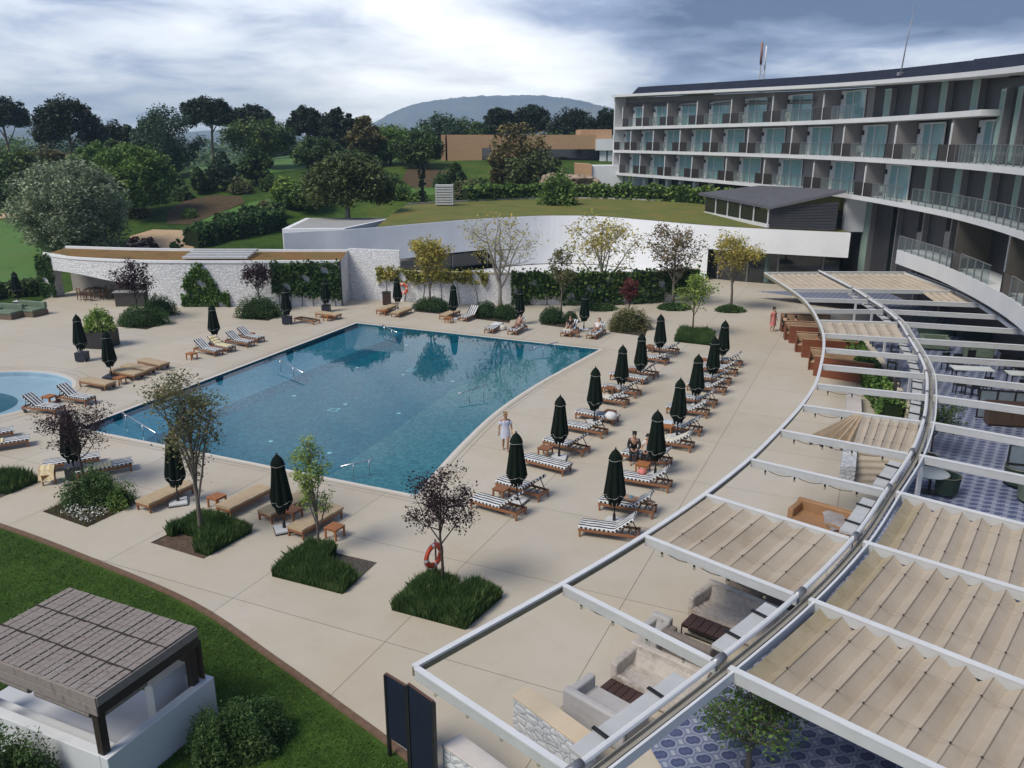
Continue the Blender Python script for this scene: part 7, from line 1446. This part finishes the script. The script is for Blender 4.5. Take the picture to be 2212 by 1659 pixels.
def bigtree(u, vt, vb, wpx, D, lm, lab, seed, shape='round', leaf=.21, nc=95, per=95, cbf=.12, bark=None):
    l_, H, cw = far(u, vt, vb, wpx, D); return mass_tree('tree', lab, l_, H, cw, H * cbf, lm, bark or BARKD, leaf, nc, per, shape, seed, None, r0=.22)
bigtree(170, 348, 545, 214, 88, SILV, 'huge rounded silvery green willow on the left lawn', 130, 'round', .15, 220, 170, .02)
bigtree(300, 318, 490, 150, 104, MIDG, 'broad mid green tree right of the silvery willow', 131, 'round', .18, 140, 130, .2)
bigtree(372, 230, 420, 138, 132, BLUG, 'tall feathery bluish poplar on the left skyline', 132, 'tall', .17, 140, 100, .08)
bigtree(48, 325, 450, 130, 108, OAK, 'dark oak at the left edge below the skyline pines', 133, nc=90); bigtree(118, 322, 440, 110, 122, AUT, 'rusty dark tree between the left oak and the silvery willow', 134); bigtree(20, 322, 400, 90, 135, MIDG, 'green tree at the far left below the first skyline pine', 135)
bigtree(572, 262, 390, 140, 138, OAK, 'wide dark evergreen oak left of the skyline pine pair', 136, nc=110, cbf=.35); bigtree(487, 330, 420, 78, 118, BLUG, 'dark conical fir on the slope meadow', 137, 'cone'); bigtree(556, 318, 405, 92, 122, OAK, 'dark conical fir right of the slope meadow', 138, 'cone'); bigtree(432, 362, 420, 44, 116, OAK, 'small dark fir left of the slope meadow', 139, 'cone')
bigtree(690, 300, 390, 100, 132, OAK, 'dark oak below the skyline pine pair', 140); bigtree(790, 255, 385, 76, 138, AUT, 'yellow green tall tree right of the skyline pine pair', 141, 'tall'); bigtree(845, 275, 385, 110, 142, MIDG, 'bushy green tree left of the brick building', 142); bigtree(905, 285, 385, 105, 136, OAK, 'dark green tree beside the left end of the brick building', 143); bigtree(955, 246, 330, 112, 172, BLUG, 'tall ragged evergreen behind the brick building', 144, 'tall'); bigtree(1010, 262, 330, 100, 176, OAK, 'dark evergreen behind the brick building roof', 145)
bigtree(1120, 268, 412, 118, 122, AUT, 'brown autumn oak in front of the brick building', 146, nc=90, per=50); bigtree(1152, 335, 418, 126, 116, PINE2, 'dark spreading evergreen in front of the autumn oak', 147, nc=90, per=70, leaf=.24); bigtree(1085, 330, 418, 66, 118, AUT, 'small brown oak at the foot of the autumn oak', 148, nc=50)
bigtree(985, 352, 412, 56, 120, OAK, 'small dark fir below the brick building', 149, 'cone', nc=50); bigtree(660, 395, 450, 80, 108, MIDG, 'low green thicket left of the large round pine', 150, nc=60); bigtree(912, 345, 420, 15, 110, PINE, 'thin dark cypress beside the grass roof vent', 151, 'tall', .2, 40, 40, .02); bigtree(620, 388, 440, 66, 112, YG, 'light green bushy tree on the slope lawn', 152, nc=50); bigtree(760, 330, 400, 120, 124, OAK, 'dark tree behind the large round pine', 153); bigtree(250, 300, 400, 90, 128, OAK, 'dark oak under the third skyline pine', 154); bigtree(210, 312, 420, 100, 118, MIDG, 'green tree behind the silvery willow', 155)
bigtree(310, 515, 545, 62, 86, PUR, 'purple leaved bush behind the stone bar roof', 156, nc=30, leaf=.14); bigtree(382, 516, 545, 24, 87, IVYD, 'small round dark bush behind the stone bar roof', 157, nc=25, leaf=.12)
rr = random.Random(5); us = sorted(rr.uniform(-20, 1300) for _ in range(19))
for k, u in enumerate(us):
    D = rr.uniform(165, 240); vt = rr.uniform(285, 303) if not 800 < u < 1000 else rr.uniform(268, 290); bigtree(u, vt, 345, rr.uniform(80, 130), D, [OAK, MIDG, BLUG, PINE2][k % 4], 'tree of the far belt below the skyline, number %s counted from the left' % ['one', 'two', 'three', 'four', 'five', 'six', 'seven', 'eight', 'nine', 'ten', 'eleven', 'twelve', 'thirteen', 'fourteen', 'fifteen', 'sixteen', 'seventeen', 'eighteen', 'nineteen', 'twenty', 'twenty one', 'twenty two', 'twenty three', 'twenty four', 'twenty five', 'twenty six'][k], 200 + k, 'round', .32, 60, 60, .05)
# low shrubs on the slope
for k, (u, v, w_) in enumerate(((392, 432, 46), (410, 470, 30), (450, 412, 40), (520, 418, 52), (585, 412, 50), (610, 430, 40), (640, 452, 60), (700, 440, 40), (840, 410, 60), (865, 430, 50), (960, 405, 50), (1010, 430, 70), (1040, 420, 60), (905, 440, 44), (535, 470, 40), (575, 462, 46), (700, 400, 60), (800, 400, 50), (330, 440, 60), (300, 470, 50), (370, 410, 60))):
    q = onhill(u, v); s = w_ * q.y / FPX; shrub('slope_shrub', 'low shrub on the garden slope, %s' % ['right of the bluish poplar', 'at the foot of the flower bank', 'above the flower bank', 'left of the conical firs', 'below the right conical fir', 'at the edge of the slope lawn', 'left of the large round pine', 'under the left side of the large pine', 'right of the large round pine', 'on the red soil slope', 'below the small dark fir', 'left of the autumn oak', 'at the left end of the roof hedge', 'beside the thin cypress', 'on the middle of the slope lawn', 'at the upper end of the hedge rows', 'above the light green tree', 'behind the right side of the large pine', 'under the mid green tree', 'beside the sandy path', 'between the poplar and the firs'][k], q, s, s * .8, s * .55, [OAK, MIDG, IVYD, OLV][k % 4], .2, 700, 300 + k, grp='low shrubs on the garden slope')
# far woodland that reads as one dark mass
rng = np.random.default_rng(77); n = 1700; a = rng.uniform(-.75, .42, n); D = rng.uniform(260, 1000, n); c = np.stack([np.tan(a) * D, D, rng.uniform(1.5, 6.5, n) * (.6 + D / 900)], 1)
tag(quads_obj('far_woodland', clumps(c, 5.5 * (.6 + D / 700), 26, 1.2, rng, up=.6), OAK), 'dark far woodland reaching to the foot of the hills', 'woodland', kind='stuff')
struct(MB().box((-150, 470, -.0), (190, 46, .4)).build('lake', mat('pale_water', (.42, .45, .48), (.5, .53, .56), rough=.15)))
# rock pile by the retaining wall
ROCK = mat('tan_rock', (.20, .14, .095), (.34, .26, .19), (.42, .34, .26), rough=.9, scale=2, bump=.6, bscale=5, dist=.1)
def rock(name, lab, c, s, seed, grp):
    bm = bmesh.new(); bmesh.ops.create_icosphere(bm, subdivisions=2, radius=s); r_ = random.Random(seed); ph = [r_.uniform(0, 6) for _ in range(6)]
    for v in bm.verts: d = v.co.normalized(); v.co *= 1 + .18 * math.sin(d.x * 4 + ph[0]) + .15 * math.sin(d.y * 5 + ph[1]) + .12 * math.sin(d.z * 6 + ph[2]); v.co.z *= .7; v.co.x *= 1.2
    me = bpy.data.meshes.new(name); bm.to_mesh(me); bm.free(); me.materials.append(ROCK); o = link(name, me); o.location = c; o.rotation_euler = (0, 0, r_.uniform(0, 6)); return tag(o, lab, 'rock', grp)
k = 0
for v, us_ in ((384, range(1178, 1276, 13)), (394, range(1172, 1280, 13)), (404, range(1215, 1284, 13))):
    for k, u in enumerate(us_): q = Q(u + rr.uniform(-4, 4), v, 110); rock('boulder', 'tan boulder, %s from the left in the %s row of the rock pile' % (ORD[k % 9], {384: 'top', 394: 'middle', 404: 'bottom'}[v]), (q.x, 110 + rr.uniform(-1, 1), q.z), rr.uniform(.5, .85), 400 + k + v, 'tan boulders of the rock pile')
m = MB(); a, b = Q(1165, 392, 112), Q(1290, 392, 112); m.prism([(a.x, 110.5), (b.x, 110.5), (b.x, 118), (a.x, 118)], 0, Q(1200, 388, 112).z); struct(m.build('bank', mat('earth_bank', (.10, .075, .05), (.16, .12, .085), rough=.95, scale=.8)))
# ================================================================== PEOPLE
SKIN = mat('skin', (.42, .24, .16), (.50, .30, .205), rough=.55, scale=6); SKIN2 = mat('tanned_skin', (.30, .155, .095), (.38, .205, .13), rough=.55, scale=6)
HAIRD = mat('dark_hair', (.010, .008, .007), (.022, .016, .013), rough=.5, scale=20); HAIRB = mat('blond_hair', (.28, .17, .07), (.38, .25, .11), rough=.5, scale=20)
def skin_mesh(name, J, E, m_, parent, sub=2, root=0):
    """one continuous body: joints J = {key: (point, radius)} joined by edges E, grown with a skin surface"""
    keys = list(J); me = bpy.data.meshes.new(name); me.from_pydata([J[k][0] for k in keys], [(keys.index(a), keys.index(b)) for a, b in E], []); o = link(name, me, parent); sk = o.modifiers.new('skin', 'SKIN'); sk.use_smooth_shade = True
    for i, k in enumerate(keys): r_ = J[k][1]; r_ = r_ if isinstance(r_, tuple) else (r_, r_); me.skin_vertices[0].data[i].radius = r_; me.skin_vertices[0].data[i].use_root = (i == root)
    s = o.modifiers.new('subdivision', 'SUBSURF'); s.levels = sub; s.render_levels = sub; me.materials.append(m_); return o
def person(loc, rz_, lab, pose, skin, hair, top=None, legs=None, dress=None, longhair=True, scale=1., grp=None):
    """pose: joint positions in metres, facing -y, feet or seat at z = 0"""
    t = tag(empty('person', loc, rz_), lab, 'person', grp); t.scale = (scale,) * 3; p_ = {k: Vector(v) for k, v in pose.items()}
    nk = p_['chest'] + (p_['head'] - p_['chest']).normalized() * .17; up = (p_['head'] - nk).normalized(); fw_ = Vector(pose.get('face', (0, -1, 0))).normalized()
    J = {'pelvis': (p_['pelvis'], (.135, .105)), 'waist': (p_['pelvis'].lerp(p_['chest'], .45), (.115, .09)), 'chest': (p_['chest'], (.15, .105)), 'neck': (nk, .052), 'jaw': (p_['head'] - up * .05 + fw_ * .012, (.066, .072)), 'head': (p_['head'] + up * .045, (.082, .092)), 'crown': (p_['head'] + up * .115, (.055, .062)), 'nose': (p_['head'] + fw_ * .105 - up * .005, .014)}
    E = [('pelvis', 'waist'), ('waist', 'chest'), ('chest', 'neck'), ('neck', 'jaw'), ('jaw', 'head'), ('head', 'crown'), ('head', 'nose')]
    for s in 'LR':
        sh, el, wr, hp_, kn, an, to = (p_[k + s] for k in ('sh', 'el', 'wr', 'hip', 'kn', 'an', 'to'))
        hd = wr + (wr - el).normalized() * .075; side = (wr - el).cross(Vector((0, -1, .2))).normalized() * (1 if s == 'L' else -1)
        J.update({'sh' + s: (sh, .056), 'el' + s: (el, .041), 'wr' + s: (wr, .027), 'hd' + s: (hd, (.036, .020)), 'hip' + s: (hp_, .088), 'th' + s: (hp_.lerp(kn, .45), .078), 'kn' + s: (kn, .055), 'ca' + s: (kn.lerp(an, .35), .053), 'an' + s: (an, .036), 'to' + s: (to, (.042, .024))})
        E += [('chest', 'sh' + s), ('sh' + s, 'el' + s), ('el' + s, 'wr' + s), ('wr' + s, 'hd' + s), ('pelvis', 'hip' + s), ('hip' + s, 'th' + s), ('th' + s, 'kn' + s), ('kn' + s, 'ca' + s), ('ca' + s, 'an' + s), ('an' + s, 'to' + s)]
        dirn = (hd - wr).normalized(); nrm = side.cross(dirn)
        for f, (off, ln) in enumerate(((.027, .075), (.009, .088), (-.009, .082), (-.026, .065))):
            a = hd + side * off + dirn * ln * .5; b = a + (dirn * .8 + nrm * .45).normalized() * ln * .5; J['f%s%d' % (s, f)] = (a, .0085); J['g%s%d' % (s, f)] = (b, .0075); E += [('hd' + s, 'f%s%d' % (s, f)), ('f%s%d' % (s, f), 'g%s%d' % (s, f))]
        a = wr + dirn * .03 + side * .045; b = a + (dirn + side * .4).normalized() * .045; J['t' + s] = (a, .011); J['u' + s] = (b, .009); E += [('wr' + s, 't' + s), ('t' + s, 'u' + s)]
    skin_mesh('body', J, E, skin, t, 1)
    if top:
        m_, sl = top; K = {'pelvis': (p_['pelvis'] + (p_['chest'] - p_['pelvis']) * .02, (.15, .12)), 'waist': (J['waist'][0], (.135, .112)), 'chest': (J['chest'][0] + up * .02, (.168, .125))}; Ek = [('pelvis', 'waist'), ('waist', 'chest')]
        for s in 'LR':
            K['sh' + s] = (J['sh' + s][0], .075); e = J['sh' + s][0].lerp(J['el' + s][0], min(1, sl)); K['el' + s] = (e, .06); Ek += [('chest', 'sh' + s), ('sh' + s, 'el' + s)]
            if sl > 1: K['wr' + s] = (J['wr' + s][0], .042); Ek.append(('el' + s, 'wr' + s))
        skin_mesh('shirt', K, Ek, m_, t, 1)
    if legs:
        m_, ln = legs; K = {'waist': (p_['pelvis'].lerp(p_['chest'], .18), (.142, .115)), 'pelvis': (p_['pelvis'], (.152, .122))}; Ek = [('waist', 'pelvis')]
        for s in 'LR':
            K['hip' + s] = (J['hip' + s][0], .105); K['th' + s] = (J['th' + s][0], .098); Ek += [('pelvis', 'hip' + s), ('hip' + s, 'th' + s)]
            if ln > .5: K['kn' + s] = (J['kn' + s][0], .075); K['an' + s] = (J['an' + s][0].lerp(J['kn' + s][0], .08), .055); Ek += [('th' + s, 'kn' + s), ('kn' + s, 'an' + s)]
        skin_mesh('trousers', K, Ek, m_, t, 1)
    if dress:
        m_, L = dress; c = p_['pelvis']; mb = MB(); mb.lathe([(.22, c.z - L), (.205, c.z - L * .55), (.185, c.z - .05), (.15, c.z + .14), (.175, c.z + .32), (.19, c.z + .40), (.12, c.z + .43)], 22, (c.x, c.y, 0), mod=lambda a, z: (1 + (.05 * math.sin(a * 7) if z < c.z - .1 else 0)) * (1 if abs(math.cos(a)) > .6 else .82), cap=False); mb.build('dress', m_, t, True)
        K = {}; Ek = []
        for s in 'LR': K['a' + s] = (J['sh' + s][0] + Vector((0, 0, -.05)), .085); K['b' + s] = (J['sh' + s][0].lerp(J['el' + s][0], .8), .085); Ek.append(('a' + s, 'b' + s)); skin_mesh('sleeve', {'a': K['a' + s], 'b': K['b' + s]}, [('a', 'b')], m_, t, 1)
    K = {'a': (p_['head'] + up * .06 - fw_ * .03, (.09, .092)), 'b': (p_['head'] + up * .11 - fw_ * .02, (.078, .082)), 'b2': (p_['head'] + up * .15 - fw_ * .02, (.04, .042)), 'c': (p_['head'] - up * .03 - fw_ * .065, (.078, .055))}; Ek = [('b2', 'b'), ('b', 'a'), ('a', 'c')]
    if longhair: K['d'] = (nk - fw_ * .085 - up * .03, (.07, .04)); Ek.append(('c', 'd'))
    skin_mesh('hair', K, Ek, hair, t, 2); return t
def stand(step=0., arm=0.): return dict(pelvis=(0, 0, .92), chest=(0, -.01, 1.28), head=(0, -.03, 1.53), shL=(.18, 0, 1.36), elL=(.24, .02 - arm, 1.08), wrL=(.27, -.08 - arm, .84), shR=(-.18, 0, 1.36), elR=(-.25, .03, 1.08), wrR=(-.28, -.02, .83), hipL=(.085, 0, .88), knL=(.085, -.06 - step, .49), anL=(.08, .02 - step * .8, .08), toL=(.085, -.14 - step, .03), hipR=(-.085, 0, .88), knR=(-.08, -.03 + step * .4, .49), anR=(-.075, .08 + step, .08), toR=(-.08, -.07 + step, .03))
def sit(h=.42, leanf=.1): return dict(pelvis=(0, 0, h + .1), chest=(0, -leanf, h + .47), head=(0, -leanf - .05, h + .72), shL=(.18, -leanf, h + .54), elL=(.24, -leanf - .12, h + .28), wrL=(.12, -.34, h + .2), shR=(-.18, -leanf, h + .54), elR=(-.24, -leanf - .12, h + .28), wrR=(-.12, -.34, h + .2), hipL=(.095, -.02, h + .08), knL=(.12, -.44, h + .08), anL=(.12, -.42, .08), toL=(.13, -.58, .03), hipR=(-.095, -.02, h + .08), knR=(-.12, -.44, h + .08), anR=(-.12, -.46, .08), toR=(-.13, -.62, .03))
def recline(h=.40): # seated on a lounger, back against the raised part, legs out in front (-y)
    return dict(pelvis=(0, 0, h + .1), chest=(0, .26, h + .36), head=(0, .36, h + .60), shL=(.18, .29, h + .42), elL=(.27, .16, h + .2), wrL=(.2, -.06, h + .16), shR=(-.18, .29, h + .42), elR=(-.27, .16, h + .2), wrR=(-.2, -.06, h + .16), hipL=(.09, -.03, h + .08), knL=(.1, -.42, h + .16), anL=(.1, -.82, h + .06), toL=(.1, -.88, h + .16), hipR=(-.09, -.03, h + .08), knR=(-.1, -.44, h + .1), anR=(-.1, -.84, h + .06), toR=(-.1, -.9, h + .16))
def prone(h=.42): return dict(pelvis=(0, 0, h + .1), chest=(0, -.36, h + .14), head=(0, -.64, h + .24), face=(0, -.9, -.3), shL=(.18, -.40, h + .13), elL=(.26, -.62, h + .05), wrL=(.1, -.78, h + .05), shR=(-.18, -.40, h + .13), elR=(-.26, -.62, h + .05), wrR=(-.1, -.78, h + .05), hipL=(.09, .04, h + .09), knL=(.1, .45, h + .07), anL=(.1, .84, h + .06), toL=(.1, .96, h + .03), hipR=(-.09, .04, h + .09), knR=(-.1, .45, h + .07), anR=(-.1, .84, h + .06), toR=(-.1, .96, h + .03))
BLUED = mat('blue_white_print', (.22, .27, .50), (.62, .64, .70), (.30, .36, .60), rough=.9, scale=9, detail=2); BLKC = mat('black_cloth', (.012, .012, .013), (.022, .022, .024), rough=.9); WHC = mat('white_cloth', (.60, .58, .58), (.70, .68, .68), rough=.9); PINKC = mat('coral_cloth', (.55, .16, .14), (.66, .28, .25), rough=.9, scale=8); ORC = mat('orange_cloth', (.62, .12, .03), (.72, .18, .05), rough=.9)
q = P(1092, 973); person((q.x, q.y, 0), .12, 'woman walking along the curved pool edge in an off shoulder blue and white dress', stand(.12, .06), SKIN2, HAIRB, dress=(BLUED, .34), longhair=False, scale=1.0)
m = MB(); rows = [[(.30 + .06 * math.sin(j * 1.3) + .05 * j / 4, -.16 - .03 * i + .05 * math.cos(j * 2), .95 - .62 * i / 6 + .02 * math.sin(i + j)) for j in range(5)] for i in range(7)]
for r0_, r1_ in zip(rows, rows[1:]): m.ribbon(r0_, r1_)
o = m.build('towel', YPAT, smooth=True); o.location = (q.x, q.y, 0); tag(o, 'yellow patterned towel held by the walking woman', 'towel'); o.modifiers.new('thickness', 'SOLIDIFY').thickness = .02
lo = LB[3].location; a = LB[3].rotation_euler.z; fx_ = Vector((math.cos(a), math.sin(a), 0)); fy_ = Vector((-math.sin(a), math.cos(a), 0))
g1 = lo - fx_ * .55 - fy_ * .05; person((g1.x, g1.y, 0), a + .35, 'seated guest in black with dark long hair on the lounger behind the orange table', sit(.42, .12), SKIN, HAIRD, (BLKC, 1.2), (BLKC, 1)); g1 = lo + fx_ * .12 - fy_ * .05; person((g1.x, g1.y, 0), a - .15, 'seated guest in a white T-shirt and dark trousers behind the orange table', sit(.42, .14), SKIN, HAIRD, (WHC, .6), (BLKC, 1), longhair=False)
lo = LB[1].location; a = LB[1].rotation_euler.z; person((lo.x, lo.y, 0), a - math.pi / 2, 'dark haired bather lying face down on the second lounger of the pergola row', prone(), SKIN, HAIRD, (mat('grey_print_cloth', (.25, .25, .26), (.4, .4, .4), rough=.9, scale=8), .1), (mat('turquoise_cloth', (.16, .32, .36), (.24, .42, .46), rough=.9), .4))
for k, (i, lab, sk_, hr, top_) in enumerate(((5, 'tanned bather sitting on a striped lounger beyond the pool', SKIN2, HAIRD, None), (6, 'dark haired sitter in black on a striped lounger beyond the pool', SKIN, HAIRD, (BLKC, .8)), (7, 'sunbather under a white towel beside the round shrub', SKIN, mat('auburn_hair', (.10, .035, .02), (.15, .055, .03), rough=.5), (WHC, .6)))):
    lo = LX[i].location; a = LX[i].rotation_euler.z; f_ = Vector((math.cos(a), math.sin(a), 0)) * .12; person((lo.x + f_.x, lo.y + f_.y, 0), a - math.pi / 2, lab, recline() if i != 6 else sit(.42, -.05), sk_, hr, top_, (BLKC, .4))
bk = bundle(1387, 1022, .4, .16, mat('coral_bag_cloth', (.6, .16, .14), (.7, .25, .2), rough=.8), 'small coral bag on the orange table of the two guests', 'bag')
q = P(1668, 716); person((q.x, q.y, 0), .5, 'standing guest in a coral dress at the far end of the booths', stand(.04), SKIN, HAIRD, dress=(PINKC, .5))
q = P(1692, 722); person((q.x, q.y, 0), 2.4, 'guest in black seated at the left end of the farthest booth', sit(.5), SKIN, HAIRD, (BLKC, 1.2), (BLKC, 1)); q = P(1718, 726); person((q.x, q.y, 0), -2.8, 'guest in black seated further right in the farthest booth', sit(.5), SKIN, HAIRD, (BLKC, 1.2), (BLKC, 1), longhair=False)
q = P(1763, 768); person((q.x, q.y, 0), .2, 'guest in an orange top seated in a middle booth', sit(.52), SKIN2, HAIRD, (ORC, .7), (BLKC, 1))
# small chairs on the hotel balconies
BCH = mat('pale_balcony_chair', (.30, .30, .28), (.40, .40, .37), rough=.6)
def bchair():
    t = empty('balcony_chair'); MB().box((0, 0, .42), (.5, .5, .05)).build('seat', BCH, t); MB().box((0, .24, .68), (.5, .04, .45)).build('backrest', BCH, t)
    for x in (-.22, .22):
        for y in (-.2, .22): MB().box((x, y, .2), (.04, .04, .4)).build('leg', BCH, t)
        MB().box((x, 0, .62), (.04, .48, .03)).build('armrest', BCH, t)
    return t
b0_ = None
for nm, ps, z in (('lowest', p1_, S1), ('middle', p2_, S2), ('top', p3_, S3)):
    for i, sp in enumerate(ps):
        if i == 0: continue
        s_ = sp + 1.6; q = fac(s_, -1.0, z); o = b0_ = bchair() if b0_ is None else copy_tree(b0_)
        o.location = q; o.rotation_euler = (0, 0, 1.2 + .7 * (i % 3)); tag(o, 'pale chair on the %s balcony row, in the %s bay from the far end' % (nm, ORD[i]), 'chair', 'chairs on the hotel balconies')
